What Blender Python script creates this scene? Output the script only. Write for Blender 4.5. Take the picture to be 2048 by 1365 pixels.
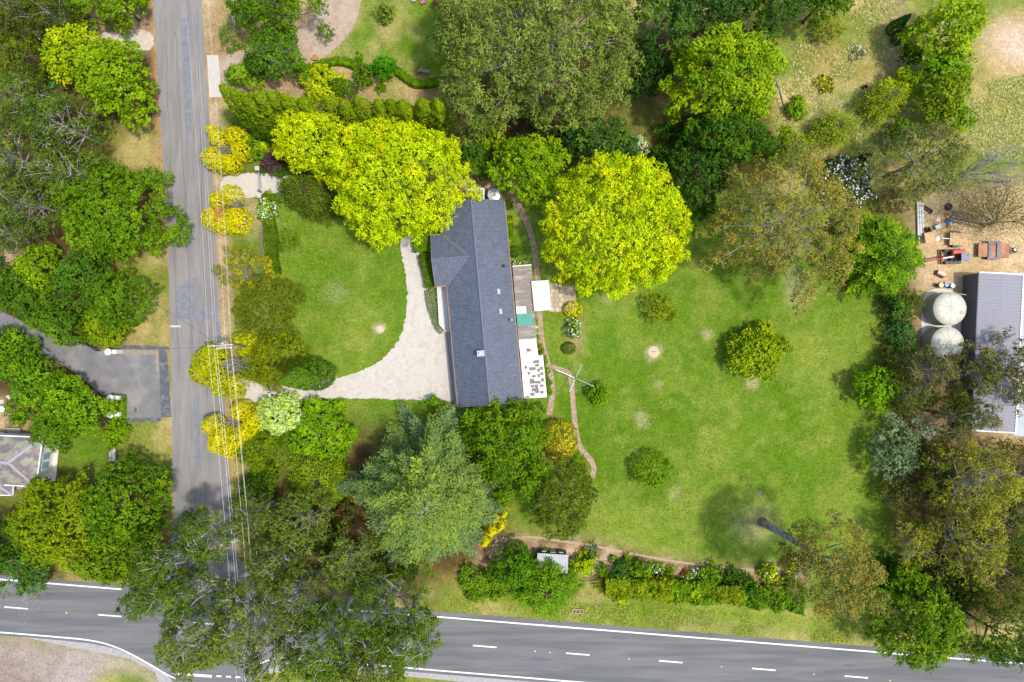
import bpy, math, numpy as np
from mathutils import Vector, Matrix

for o in list(bpy.data.objects):
    bpy.data.objects.remove(o)
SC = bpy.context.scene
COL = SC.collection

# ------------------------------------------------------------------ camera, sky, sun, exposure
CAM_H = 90.0
PPM = 15.5                      # photo pixels per metre on the ground
cam_d = bpy.data.cameras.new('camera')
cam = bpy.data.objects.new('camera', cam_d)
COL.objects.link(cam)
cam.location = (0, 0, CAM_H)
cam_d.sensor_width = 36.0
cam_d.lens = 36.0 * CAM_H / (2048 / PPM)
cam_d.clip_start = 0.5
cam_d.clip_end = 6000
SC.camera = cam

SUN_EL, SUN_AZ = math.radians(68), math.atan2(0.974, -0.227)
world = bpy.data.worlds.new('World')
SC.world = world
world.use_nodes = True
nt = world.node_tree
nt.nodes.clear()
sky = nt.nodes.new('ShaderNodeTexSky')
sky.sky_type = 'NISHITA'
sky.sun_disc = False
sky.sun_elevation = SUN_EL
sky.sun_rotation = SUN_AZ
sky.dust_density = 2.0
bg = nt.nodes.new('ShaderNodeBackground')
bg.inputs[1].default_value = 0.15
wo = nt.nodes.new('ShaderNodeOutputWorld')
nt.links.new(sky.outputs[0], bg.inputs[0])
nt.links.new(bg.outputs[0], wo.inputs[0])

sl = bpy.data.lights.new('sun', 'SUN')
sl.energy = 2.1
sl.angle = math.radians(3.5)
sl.color = (1.0, 0.95, 0.87)
sun = bpy.data.objects.new('sun', sl)
COL.objects.link(sun)
sv = Vector((math.sin(SUN_AZ) * math.cos(SUN_EL), math.cos(SUN_AZ) * math.cos(SUN_EL), math.sin(SUN_EL)))
sun.rotation_euler = (-sv).to_track_quat('-Z', 'Y').to_euler()
sun.location = sv * 200

SC.view_settings.view_transform = 'Standard'
SC.view_settings.look = 'None'
SC.view_settings.gamma = 1.0
SC.view_settings.exposure = 1.0
SC.cycles.max_bounces = 6
SC.cycles.transparent_max_bounces = 4

# ------------------------------------------------------------------ helpers
RNG = np.random.default_rng(7)


def P(px, py, h=0.0):
    """photo pixel -> world x, y for a point at height h"""
    k = (1 - h / CAM_H) / PPM
    return ((px - 1024) * k, (682.5 - py) * k)


def P3(px, py, h=0.0):
    x, y = P(px, py, h)
    return Vector((x, y, h))


def S(r, g, b, k=1.0):
    f = lambda c: ((c / 255 + 0.055) / 1.055) ** 2.4 if c > 10 else c / 255 / 12.92
    return (f(r) * k, f(g) * k, f(b) * k)


MATS = {}


def mat(name, col, rough=0.7, var=0.18, scale=3.0, bump=0.0, bscale=20.0, metal=0.0, col2=None, thr=0.5, stretch=None, spec=0.3, attr=False):
    if name in MATS:
        return MATS[name]
    m = bpy.data.materials.new(name)
    m.use_nodes = True
    t = m.node_tree
    N, L = t.nodes, t.links
    b = N['Principled BSDF']
    b.inputs['Roughness'].default_value = rough
    b.inputs['Metallic'].default_value = metal
    b.inputs['Specular IOR Level'].default_value = spec
    tc = N.new('ShaderNodeTexCoord')
    vec = tc.outputs['Object']
    if stretch:
        mp = N.new('ShaderNodeMapping')
        mp.inputs['Scale'].default_value = stretch[:3]
        if len(stretch) > 3:
            mp.inputs['Rotation'].default_value = (0, 0, stretch[3])
        L.new(vec, mp.inputs[0])
        vec = mp.outputs[0]
    n1 = N.new('ShaderNodeTexNoise')
    n1.inputs['Scale'].default_value = scale
    n1.inputs['Detail'].default_value = 5
    n1.inputs['Roughness'].default_value = 0.65
    L.new(vec, n1.inputs['Vector'])
    rmp = N.new('ShaderNodeMapRange')
    rmp.inputs['From Min'].default_value = 0.3
    rmp.inputs['From Max'].default_value = 0.7
    rmp.inputs['To Min'].default_value = 1 - var
    rmp.inputs['To Max'].default_value = 1 + var
    L.new(n1.outputs[0], rmp.inputs[0])
    base = None
    if attr:
        a = N.new('ShaderNodeAttribute')
        a.attribute_name = 'col'
        base = a.outputs['Color']
    elif col2 is not None:
        n2 = N.new('ShaderNodeTexNoise')
        n2.inputs['Scale'].default_value = scale * 0.45
        n2.inputs['Detail'].default_value = 6
        L.new(vec, n2.inputs['Vector'])
        r2 = N.new('ShaderNodeMapRange')
        r2.inputs['From Min'].default_value = thr - 0.06
        r2.inputs['From Max'].default_value = thr + 0.06
        L.new(n2.outputs[0], r2.inputs[0])
        mx = N.new('ShaderNodeMix')
        mx.data_type = 'RGBA'
        mx.inputs[6].default_value = (*col, 1)
        mx.inputs[7].default_value = (*col2, 1)
        L.new(r2.outputs[0], mx.inputs[0])
        base = mx.outputs[2]
    vm = N.new('ShaderNodeVectorMath')
    vm.operation = 'SCALE'
    if base is None:
        vm.inputs[0].default_value = col
    else:
        L.new(base, vm.inputs[0])
    L.new(rmp.outputs[0], vm.inputs['Scale'])
    L.new(vm.outputs[0], b.inputs['Base Color'])
    if bump:
        nb = N.new('ShaderNodeTexNoise')
        nb.inputs['Scale'].default_value = bscale
        nb.inputs['Detail'].default_value = 4
        L.new(vec, nb.inputs['Vector'])
        bp = N.new('ShaderNodeBump')
        bp.inputs['Strength'].default_value = bump
        bp.inputs['Distance'].default_value = 0.05
        L.new(nb.outputs[0], bp.inputs['Height'])
        L.new(bp.outputs[0], b.inputs['Normal'])
    MATS[name] = m
    return m


def leaf_mat(name='leaf', trans=0.3, rough=0.55):
    if name in MATS:
        return MATS[name]
    m = bpy.data.materials.new(name)
    m.use_nodes = True
    t = m.node_tree
    N, L = t.nodes, t.links
    b = N['Principled BSDF']
    b.inputs['Roughness'].default_value = rough
    b.inputs['Specular IOR Level'].default_value = 0.1
    a = N.new('ShaderNodeAttribute')
    a.attribute_name = 'col'
    L.new(a.outputs['Color'], b.inputs['Base Color'])
    tr = N.new('ShaderNodeBsdfTranslucent')
    L.new(a.outputs['Color'], tr.inputs['Color'])
    mx = N.new('ShaderNodeMixShader')
    mx.inputs[0].default_value = trans
    out = N['Material Output']
    L.new(b.outputs[0], mx.inputs[1])
    L.new(tr.outputs[0], mx.inputs[2])
    L.new(mx.outputs[0], out.inputs[0])
    MATS[name] = m
    return m


class MB:
    """collects vertices and faces; build() links them as one mesh object"""

    def __init__(s):
        s.v, s.f = [], []

    def quad(s, a, b, c, d):
        n = len(s.v)
        s.v += [tuple(a), tuple(b), tuple(c), tuple(d)]
        s.f.append((n, n + 1, n + 2, n + 3))

    def poly(s, pts):
        n = len(s.v)
        s.v += [tuple(p) for p in pts]
        s.f.append(tuple(range(n, n + len(pts))))

    def box(s, c, d, rz=0.0, M=None, taper=1.0):
        n = len(s.v)
        cr, sr = math.cos(rz), math.sin(rz)
        for z in (-1, 1):
            k = taper if z > 0 else 1.0
            for x, y in ((-1, -1), (1, -1), (1, 1), (-1, 1)):
                lx, ly = x * d[0] / 2 * k, y * d[1] / 2 * k
                p = Vector((lx * cr - ly * sr, lx * sr + ly * cr, z * d[2] / 2))
                if M is not None:
                    p = M @ p
                s.v.append((c[0] + p.x, c[1] + p.y, c[2] + p.z))
        for q in ((3, 2, 1, 0), (4, 5, 6, 7), (0, 1, 5, 4), (1, 2, 6, 5), (2, 3, 7, 6), (3, 0, 4, 7)):
            s.f.append(tuple(n + i for i in q))
        return s

    def bar(s, a, b, w, h=None):
        """square bar between two points"""
        a, b = Vector(a), Vector(b)
        d = (b - a)
        L = d.length
        M = d.to_track_quat('X', 'Z').to_matrix()
        return s.box((a + b) / 2, (L, w, h or w), M=M)

    def tube(s, pts, rad, n=6, cap=True):
        pts = [Vector(p) for p in pts]
        if not hasattr(rad, '__len__'):
            rad = [rad] * len(pts)
        base = len(s.v)
        up = Vector((0, 0, 1))
        u = None
        for i, p in enumerate(pts):
            d = (pts[min(i + 1, len(pts) - 1)] - pts[max(i - 1, 0)]).normalized()
            if u is None:
                u = d.cross(up if abs(d.z) < 0.95 else Vector((1, 0, 0))).normalized()
            else:
                u = (u - d * u.dot(d)).normalized()
            w = d.cross(u)
            for k in range(n):
                t = 2 * math.pi * k / n
                q = p + (u * math.cos(t) + w * math.sin(t)) * rad[i]
                s.v.append((q.x, q.y, q.z))
        for i in range(len(pts) - 1):
            for k in range(n):
                a = base + i * n + k
                b = base + i * n + (k + 1) % n
                s.f.append((a, b, b + n, a + n))
        if cap:
            s.f.append(tuple(base + k for k in range(n - 1, -1, -1)))
            s.f.append(tuple(base + (len(pts) - 1) * n + k for k in range(n)))
        return s

    def lathe(s, prof, c=(0, 0, 0), n=24):
        """prof: list of (r, z)"""
        base = len(s.v)
        for r, z in prof:
            for k in range(n):
                t = 2 * math.pi * k / n
                s.v.append((c[0] + r * math.cos(t), c[1] + r * math.sin(t), c[2] + z))
        for i in range(len(prof) - 1):
            for k in range(n):
                a = base + i * n + k
                b = base + i * n + (k + 1) % n
                s.f.append((a, b, b + n, a + n))
        s.f.append(tuple(base + k for k in range(n - 1, -1, -1)))
        s.f.append(tuple(base + (len(prof) - 1) * n + k for k in range(n)))
        return s

    def prism(s, pts, z0, z1):
        """vertical extrusion of a ccw polygon"""
        n = len(s.v)
        k = len(pts)
        ar = sum(pts[i][0] * pts[(i + 1) % k][1] - pts[(i + 1) % k][0] * pts[i][1] for i in range(k))
        if ar < 0:
            pts = pts[::-1]
        s.v += [(p[0], p[1], z0) for p in pts] + [(p[0], p[1], z1) for p in pts]
        s.f.append(tuple(range(n + k - 1, n - 1, -1)))
        s.f.append(tuple(range(n + k, n + 2 * k)))
        for i in range(k):
            j = (i + 1) % k
            s.f.append((n + i, n + j, n + k + j, n + k + i))
        return s

    def build(s, name, m, parent=None, smooth=False, loc=None, bevel=0.0):
        me = bpy.data.meshes.new(name)
        me.from_pydata(s.v, [], s.f)
        if bevel:
            import bmesh
            bm = bmesh.new()
            bm.from_mesh(me)
            bmesh.ops.bevel(bm, geom=bm.edges[:], offset=bevel, segments=2, affect='EDGES', profile=0.5)
            bm.to_mesh(me)
            bm.free()
        me.materials.append(m)
        if smooth:
            me.polygons.foreach_set('use_smooth', [True] * len(me.polygons))
        o = bpy.data.objects.new(name, me)
        COL.objects.link(o)
        if parent is not None:
            o.parent = parent
        if loc is not None:
            o.location = loc
        return o


def tag(o, label=None, cat=None, group=None, kind=None):
    if label:
        o['label'] = label
    if cat:
        o['category'] = cat
    if group:
        o['group'] = group
    if kind:
        o['kind'] = kind
    return o


def empty(name, loc=(0, 0, 0), rz=0.0, label=None, cat=None, group=None):
    o = bpy.data.objects.new(name, None)
    o.empty_display_size = 0.3
    COL.objects.link(o)
    o.location = loc
    o.rotation_euler = (0, 0, rz)
    return tag(o, label, cat, group)


def copy_tree(o, parent=None):
    c = o.copy()
    COL.objects.link(c)
    c.parent = parent
    for ch in list(o.children):
        copy_tree(ch, c)
    return c


def sheet(name, px, z, m, thick=0.0, world=False):
    """flat polygon from photo pixels lying on the ground"""
    pts = px if world else [P(a, b) for a, b in px]
    mb = MB()
    if thick:
        mb.prism(pts, z - thick, z)
    else:
        k = len(pts)
        ar = sum(pts[i][0] * pts[(i + 1) % k][1] - pts[(i + 1) % k][0] * pts[i][1] for i in range(k))
        if ar < 0:
            pts = pts[::-1]
        mb.poly([(a, b, z) for a, b in pts])
    return mb.build(name, m)


def smooth_poly(pts, it=2):
    """Chaikin corner cutting, closed"""
    p = np.array(pts, float)
    for _ in range(it):
        q = np.roll(p, -1, 0)
        p = np.stack([p * .75 + q * .25, p * .25 + q * .75], 1).reshape(-1, 2)
    return [tuple(a) for a in p]


def smooth_line(pts, it=2):
    p = np.array(pts, float)
    for _ in range(it):
        a, b = p[:-1], p[1:]
        q = np.stack([a * .75 + b * .25, a * .25 + b * .75], 1).reshape(-1, p.shape[1])
        p = np.concatenate([p[:1], q, p[-1:]])
    return p


def ribbon(pts, w):
    """closed outline of a band of width w (same units) along a polyline"""
    p = np.array(pts, float)
    d = np.gradient(p, axis=0)
    d /= np.linalg.norm(d, axis=1)[:, None] + 1e-9
    n = np.stack([-d[:, 1], d[:, 0]], 1)
    ww = np.asarray(w, float).reshape(-1, 1) if np.ndim(w) else w
    return [tuple(a) for a in np.concatenate([p + n * ww / 2, (p - n * ww / 2)[::-1]])]
# ------------------------------------------------------------------ ground
def vnoise(x, y, sc, seed):
    r = np.random.default_rng(seed)
    g = r.random((256, 256))
    u, v = x / sc + 1000, y / sc + 1000
    i, j = np.floor(u).astype(int), np.floor(v).astype(int)
    a, b = u - i, v - j
    a, b = a * a * (3 - 2 * a), b * b * (3 - 2 * b)
    i0, i1, j0, j1 = i % 256, (i + 1) % 256, j % 256, (j + 1) % 256
    return (g[i0, j0] * (1 - a) + g[i1, j0] * a) * (1 - b) + (g[i0, j1] * (1 - a) + g[i1, j1] * a) * b


def fbm(x, y, sc, seed, o=4):
    return sum(vnoise(x, y, sc / 2 ** k, seed + k) * .5 ** k for k in range(o)) / (2 - .5 ** (o - 1))


def in_poly(x, y, poly):
    c = np.zeros(x.shape, bool)
    n = len(poly)
    for i in range(n):
        x0, y0 = poly[i]
        x1, y1 = poly[(i + 1) % n]
        if y0 == y1:
            continue
        t = ((y0 > y) != (y1 > y)) & (x < (x1 - x0) * (y - y0) / (y1 - y0) + x0)
        c ^= t
    return c


GS = 0.4
gx = np.concatenate([[-3000, -800, -250, -120, -85], np.arange(-72, 72.01, GS), [85, 120, 250, 800, 3000]])
gy = np.concatenate([[-3000, -800, -250, -120, -65], np.arange(-50, 50.01, GS), [65, 120, 250, 800, 3000]])
GX, GY = np.meshgrid(gx, gy)
QX, QY = GX * PPM + 1024, 682.5 - GY * PPM       # in photo pixels
wob = 14 * (fbm(GX, GY, 3.0, 11) - .5)
wob2 = 14 * (fbm(GX, GY, 3.0, 31) - .5)


def blur(m, k):
    for ax in (0, 1):
        for _ in range(2):
            p = np.pad(m, [(k, k) if a == ax else (0, 0) for a in (0, 1)], mode='edge')
            c = np.cumsum(p, axis=ax)
            z = np.zeros_like(np.take(c, [0], ax))
            c = np.concatenate([z, c], ax)
            n = m.shape[ax]
            m = (np.take(c, range(2 * k + 1, 2 * k + 1 + n), ax) - np.take(c, range(0, n), ax)) / (2 * k + 1)
    return m


LAWN, LAWN2 = np.array(S(83, 112, 22)), np.array(S(106, 124, 38))
DRYG, STRAW = np.array(S(136, 126, 62)), np.array(S(172, 152, 98))
DIRT, MULCH = np.array(S(170, 146, 112)), np.array(S(120, 92, 62))
LITTER = np.array(S(74, 60, 36))
ORANGE = np.array(S(164, 128, 88))
n_big = fbm(GX, GY, 14, 1)[..., None]
n_mid = fbm(GX, GY, 4, 5)[..., None]
n_sm = fbm(GX, GY, 1.6, 9)[..., None]


def sstep(v, a, b):
    t = np.clip((v - a) / (b - a), 0, 1)
    return t * t * (3 - 2 * t)


def mixc(a, b, t):
    return a * (1 - t) + b * t


lawn = mixc(LAWN, LAWN2, sstep(n_big * .6 + n_mid * .4, .38, .66))
lawn = mixc(lawn, np.array(S(74, 104, 12)), .6 * sstep(fbm(GX, GY, 9, 71)[..., None], .52, .66))
lawn = mixc(lawn, np.array(S(134, 134, 56)), .3 * sstep(fbm(GX, GY, 5, 81)[..., None], .58, .72))
dry = mixc(DRYG, STRAW, sstep(n_mid * .5 + n_sm * .5, .36, .66))
dry = mixc(dry, np.array(S(100, 118, 42)), .8 * sstep(fbm(GX, GY, 5, 91)[..., None], .42, .6))
lawn = mixc(lawn, np.array(S(132, 136, 60)), .3 * sstep(n_sm, .5, .72))
verge = mixc(np.array(S(114, 120, 46)), np.array(S(154, 140, 84)), sstep(n_mid, .35, .65))
dirt = mixc(DIRT, np.array(S(146, 122, 88)), sstep(n_mid, .4, .7))
litter = mixc(LITTER, np.array(S(96, 82, 46)), sstep(n_sm, .35, .7))
mulch = mixc(np.array(S(172, 144, 116)), np.array(S(112, 84, 62)), sstep(n_sm, .35, .7))
gcol = mixc(verge, litter, .3 * sstep(n_big, .4, .6))

ZONES = [
    # (colour field, polygon in photo pixels, edge blur in cells)
    (litter, [(-200, -200), (318, -200), (330, 480), (310, 700), (-200, 620)], 2),
    (litter, [(-200, 620), (200, 680), (230, 900), (340, 930), (345, 1150), (-200, 1170)], 2),
    (verge, [(215, 255), (320, 250), (326, 345), (235, 350)], 3),
    (verge, [(245, 520), (336, 470), (338, 700), (245, 700)], 3),
    (lawn, [(115, 850), (225, 840), (230, 940), (110, 960)], 3),
    (lawn, [(-60, 985), (75, 985), (75, 1010), (-60, 1010)], 2),
    (verge, [(245, 835), (345, 840), (345, 950), (240, 940)], 3),
    (dirt, [(170, 60), (200, 20), (300, 45), (306, 100), (200, 80)], 3),
    (mulch, [(0, 500), (60, 485), (100, 560), (40, 590), (0, 560)], 2),
    (dirt, [(-30, 800), (70, 800), (70, 880), (-30, 880)], 2),
    (verge, [(130, 1115), (300, 1110), (300, 1160), (120, 1150)], 2),
    (np.array(ORANGE) * np.ones_like(lawn), [(296, -60), (310, -60), (324, 180), (334, 350), (342, 480), (330, 480), (318, 300), (306, 150)], 1),
    (dirt, [(400, -60), (436, -60), (446, 200), (458, 420), (470, 700), (484, 840), (450, 850), (440, 640), (420, 300)], 1),
    # neighbour's garden to the north
    (lawn, [(690, -60), (900, -60), (900, 180), (760, 140), (640, 120), (700, 60)], 2),
    (mixc(lawn, STRAW, .55 * sstep(n_mid, .3, .6)), [(700, 40), (820, -10), (840, 130), (740, 140), (660, 112)], 4),
    (dirt, [(425, 98), (520, 96), (560, 60), (620, -60), (724, -60), (714, 40), (680, 90), (640, 118), (600, 140), (640, 190), (480, 180), (430, 190)], 1),
    (dirt, [(560, 130), (700, 130), (760, 160), (880, 172), (890, 200), (600, 200)], 2),
    (dry, [(760, 150), (880, 172), (890, 200), (740, 190)], 2),
    # litter under the tall northern trees, darkened to put their shade into the colour
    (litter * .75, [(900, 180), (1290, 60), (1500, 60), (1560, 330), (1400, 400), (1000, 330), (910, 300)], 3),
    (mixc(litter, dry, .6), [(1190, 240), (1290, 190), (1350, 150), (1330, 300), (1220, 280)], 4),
    # paddock to the north east
    (dry, [(1530, 100), (1660, 40), (1700, -60), (1806, -60), (1812, 380), (1560, 350)], 2),
    (mixc(dry, np.array(S(92, 112, 62)), .6), [(1610, 150), (1690, 170), (1690, 240), (1620, 300), (1590, 290), (1630, 220)], 5),
    (dirt, [(1774, -60), (1800, -60), (1803, 200), (1778, 130)], 2),
    (mixc(dry, lawn, .3), [(1806, -60), (2120, -60), (2120, 400), (1812, 400)], 2),
    (mixc(np.array(S(184, 162, 142)), dry, .35 * sstep(n_sm, .4, .7)), smooth_poly([(1960, 60), (2000, 40), (2120, 40), (2120, 130), (2020, 150), (1985, 120)]), 3),
    (mixc(STRAW, ORANGE, .4), smooth_poly([(1940, 85), (2000, 40), (2120, 40), (2120, 140), (2010, 155), (1975, 150)]), 5),
    (mixc(np.array(S(186, 164, 148)), STRAW, .2), smooth_poly([(1978, 70), (2010, 55), (2120, 55), (2120, 125), (2020, 128)]), 2),
    # the property
    (lawn, [(450, 220), (960, 300), (1800, 440), (1860, 1225), (900, 1170), (520, 1130), (470, 700)], 2),
    (mixc(lawn, litter, .35), [(455, 225), (900, 250), (900, 440), (700, 440), (560, 350), (460, 420)], 3),
    (dirt, [(476, 410), (520, 392), (530, 470), (490, 470)], 3),
    (mulch, [(880, 330), (990, 340), (1030, 400), (900, 410)], 3),
    (dirt, [(880, 370), (1005, 350), (1020, 402), (900, 420)], 3),
    (litter, [(700, 850), (760, 860), (1000, 880), (1010, 1100), (900, 1190), (510, 1150), (500, 980)], 5),
    (mulch, [(1035, 1072), (1150, 1078), (1300, 1112), (1440, 1135), (1540, 1135), (1600, 1110), (1620, 1180), (1210, 1170), (1040, 1110)], 2),
    (mulch, [(960, 1090), (1040, 1072), (1060, 1140), (960, 1160)], 3),
    (mulch, [(1065, 860), (1110, 920), (1085, 925), (1070, 900)], 2),
    (dirt, [(1138, 640), (1160, 640), (1160, 700), (1140, 712)], 1),
    (mixc(lawn, np.array(S(150, 138, 96)), .75), smooth_poly([(1465, 1045), (1510, 1015), (1545, 1030), (1560, 1060), (1520, 1085), (1480, 1080)]), 3),
    (litter, [(1690, 430), (1830, 430), (1850, 600), (1870, 1240), (1790, 1240), (1790, 960), (1775, 600), (1690, 540)], 4),
    # yard with the sheds to the east
    (dirt, [(1830, 390), (2120, 380), (2120, 900), (1850, 900), (1835, 600)], 3),
    (mixc(dirt, np.array(S(190, 164, 118)), .6), [(1845, 400), (2050, 380), (2050, 545), (1860, 600)], 4),
    (mixc(litter, dirt, .45), [(1840, 700), (1945, 740), (1950, 1000), (1850, 1000)], 4),
    (litter, [(1840, 900), (2120, 900), (2120, 1290), (1850, 1240)], 3),
    # verges of the main road
    (mixc(verge, lawn, .35), [(860, 1165), (1250, 1205), (1720, 1235), (1760, 1300), (890, 1230)], 2),
    (mixc(lawn, np.array(S(116, 142, 20)), .4 * sstep(n_sm, .3, .6)), [(1150, 1208), (1500, 1215), (1720, 1240), (1600, 1258), (1400, 1246), (1200, 1232)], 2),
    (mixc(dirt, LITTER, .6), [(1290, 1229), (1310, 1240), (1380, 1248), (1450, 1250), (1610, 1252), (1610, 1256), (1450, 1255), (1370, 1253), (1300, 1245)], 1),
    (mixc(verge, STRAW, .3), [(1860, 1240), (2120, 1260), (2120, 1325), (1870, 1300)], 2),
    (mixc(dirt, np.array(S(150, 142, 134)), .75), [(-200, 1275), (180, 1300), (330, 1352), (340, 1500), (-200, 1500)], 2),
    (mixc(np.array(S(150, 140, 130)) + 0 * dirt, np.array(S(116, 98, 84)), .55 * sstep(fbm(GX, GY, 6, 44)[..., None], .35, .65)), [(-200, 1290), (120, 1300), (260, 1340), (200, 1500), (-200, 1500)], 4),
    (mixc(verge, lawn, .5), smooth_poly([(180, 1352), (230, 1338), (300, 1350), (330, 1400), (180, 1420)]), 2),
    (mixc(verge, lawn, .4), smooth_poly([(500, 1362), (560, 1345), (640, 1360), (700, 1440), (500, 1440)]), 2),
]
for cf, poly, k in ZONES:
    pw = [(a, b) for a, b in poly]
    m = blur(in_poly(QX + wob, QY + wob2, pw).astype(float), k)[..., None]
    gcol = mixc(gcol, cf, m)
# pale worn discs on the lawn
for a, b, r, s_ in ((760, 658, 13, .6), (1307, 703, 20, .55), (1417, 672, 15, .4), (1283, 838, 20, .35), (1505, 765, 16, .5), (1318, 772, 12, .25), (1210, 600, 16, .2), (1515, 990, 9, .4), (1350, 985, 20, .25), (1600, 585, 40, .35), (1575, 470, 60, .2), (670, 585, 30, .2), (560, 660, 12, .3)):
    d = (np.hypot(QX + wob * .8 - a, QY + wob2 * .8 - b) * (.6 + .8 * n_sm[..., 0]))[..., None]
    gcol = mixc(gcol, np.array(S(176, 160, 124)), s_ * (1 - sstep(d, r * .4, r * 1.15)))

far = np.clip(np.maximum((np.abs(GX) - 70) / 4, (np.abs(GY) - 48) / 4), 0, 1)[..., None]
gcol = mixc(gcol, np.array(S(118, 122, 52)), far)
ny, nx = GX.shape
me = bpy.data.meshes.new('ground')
co = np.stack([GX, GY, np.zeros_like(GX)], -1).reshape(-1, 3)
idx = np.arange(nx * ny).reshape(ny, nx)
fc = np.stack([idx[:-1, :-1], idx[:-1, 1:], idx[1:, 1:], idx[1:, :-1]], -1).reshape(-1, 4)
me.vertices.add(len(co))
me.vertices.foreach_set('co', co.ravel())
me.loops.add(fc.size)
me.loops.foreach_set('vertex_index', fc.ravel().astype(np.int32))
me.polygons.add(len(fc))
me.polygons.foreach_set('loop_start', np.arange(0, fc.size, 4, dtype=np.int32))
me.polygons.foreach_set('loop_total', np.full(len(fc), 4, np.int32))
me.update()
at = me.attributes.new('col', 'FLOAT_COLOR', 'POINT')
at.data.foreach_set('color', np.concatenate([gcol.reshape(-1, 3), np.ones((nx * ny, 1))], 1).astype(np.float32).ravel())


def ground_mat():
    m = bpy.data.materials.new('ground')
    m.use_nodes = True
    t = m.node_tree
    N, L = t.nodes, t.links
    b = N['Principled BSDF']
    b.inputs['Roughness'].default_value = 0.95
    b.inputs['Specular IOR Level'].default_value = 0.0
    a = N.new('ShaderNodeAttribute')
    a.attribute_name = 'col'
    tc = N.new('ShaderNodeTexCoord')

    def noise(sc, det=4, r=.7):
        n = N.new('ShaderNodeTexNoise')
        n.inputs['Scale'].default_value = sc
        n.inputs['Detail'].default_value = det
        n.inputs['Roughness'].default_value = r
        L.new(tc.outputs['Object'], n.inputs['Vector'])
        return n.outputs[0]

    def rng(v, lo, hi, a0=.25, a1=.75):
        r = N.new('ShaderNodeMapRange')
        r.inputs['From Min'].default_value = a0
        r.inputs['From Max'].default_value = a1
        r.inputs['To Min'].default_value = lo
        r.inputs['To Max'].default_value = hi
        L.new(v, r.inputs[0])
        return r.outputs[0]
    f = N.new('ShaderNodeMath')
    f.operation = 'MULTIPLY'
    L.new(rng(noise(3.2, 5, .8), .62, 1.38, .3, .7), f.inputs[0])
    L.new(rng(noise(.9, 6, .7), .72, 1.28), f.inputs[1])
    vm = N.new('ShaderNodeVectorMath')
    vm.operation = 'SCALE'
    L.new(a.outputs['Color'], vm.inputs[0])
    L.new(f.outputs[0], vm.inputs['Scale'])
    hs = N.new('ShaderNodeHueSaturation')
    L.new(rng(noise(1.7, 5, .75), .485, .515), hs.inputs['Hue'])
    L.new(rng(noise(4.1, 4, .75), .75, 1.2), hs.inputs['Saturation'])
    L.new(vm.outputs[0], hs.inputs['Color'])
    L.new(hs.outputs[0], b.inputs['Base Color'])
    bp = N.new('ShaderNodeBump')
    bp.inputs['Strength'].default_value = .7
    bp.inputs['Distance'].default_value = .12
    L.new(noise(5.5, 4, .8), bp.inputs['Height'])
    L.new(bp.outputs[0], b.inputs['Normal'])
    return m


me.materials.append(ground_mat())
ground = bpy.data.objects.new('ground', me)
COL.objects.link(ground)
tag(ground, kind='structure')

# ------------------------------------------------------------------ roads
CL = lambda x: 1213.5 + 0.0822 * x              # centre line of the main road in photo pixels
ROADANG = math.atan(0.0822)
M_ASPH = mat('asphalt', S(104, 103, 102), .9, .12, 1.2, .3, 60, col2=S(93, 93, 93), thr=.52, stretch=(.12, 1.6, 1, ROADANG))
M_ASPH2 = mat('asphalt_side', S(126, 122, 117), .9, .12, 1.6, .3, 60, col2=S(117, 114, 110), thr=.52, stretch=(1.3, .16, 1, -.05))
M_ASPH3 = mat('asphalt_drive', S(108, 107, 106), .85, .16, .8, .3, 50, col2=S(124, 121, 114), thr=.58)
M_PATCH = mat('asphalt_patch', S(112, 114, 118), .85, .2, 1.5, .3, 50)
M_TAR = mat('tar_strip', S(78, 80, 86), .7, .25, 2.5, .3, 40, col2=S(98, 101, 106), thr=.55)
M_PAINT = mat('road_paint', S(212, 212, 208), .6, .1, 4, 0)
M_CONC = mat('concrete', S(176, 170, 160), .85, .1, 1.5, .2, 30)
M_SHOULD = mat('shoulder_gravel', S(148, 146, 142), .95, .2, 2.5, .6, 30, col2=S(150, 148, 144), thr=.5)

tag(sheet('road_shoulder', [(-400, CL(-400) + 54), (0, CL(0) + 52), (150, 1296), (260, 1318), (310, 1345), (345, 1420), (480, 1420), (505, 1350), (640, CL(640) + 70), (1000, CL(1000) + 76), (2500, CL(2500) + 76), (2500, CL(2500) + 40), (-400, CL(-400) + 40)], .010, M_SHOULD), kind='structure')
rd = []
for x in range(-400, 2501, 100):
    rd.append((x, CL(x) - 63))
lo = [(2500, CL(2500) + 62), (800, CL(800) + 63), (640, CL(640) + 60), (560, 1326), (515, 1345), (500, 1400), (500, 1800), (355, 1800), (356, 1375), (330, 1345), (280, 1316), (230, 1298), (180, 1287), (100, 1279), (0, 1271), (-400, CL(-400) + 58)]
main_road = tag(sheet('main_road', rd + lo, .018, M_ASPH), kind='structure')
SL = [(303, -140), (306, 0), (318, 200), (328, 350), (336, 480), (341, 700), (344, 900), (347, 1040), (340, 1110), (310, 1160), (300, 1182)]
SR = [(400, -140), (403, 0), (413, 150), (424, 330), (433, 480), (441, 650), (452, 850), (463, 1000), (474, 1100), (500, 1160), (540, 1205)]
tag(sheet('side_road', SL + SR[::-1], .014, M_ASPH2), kind='structure')
side_road = bpy.data.objects['side_road']


def mark(name, px, parent=main_road, z=.024, m=None):
    o = sheet(name, px, z, m or M_PAINT)
    o.parent = parent
    return o


def strip(a, b, w):
    return ribbon([a, b], w)


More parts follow.
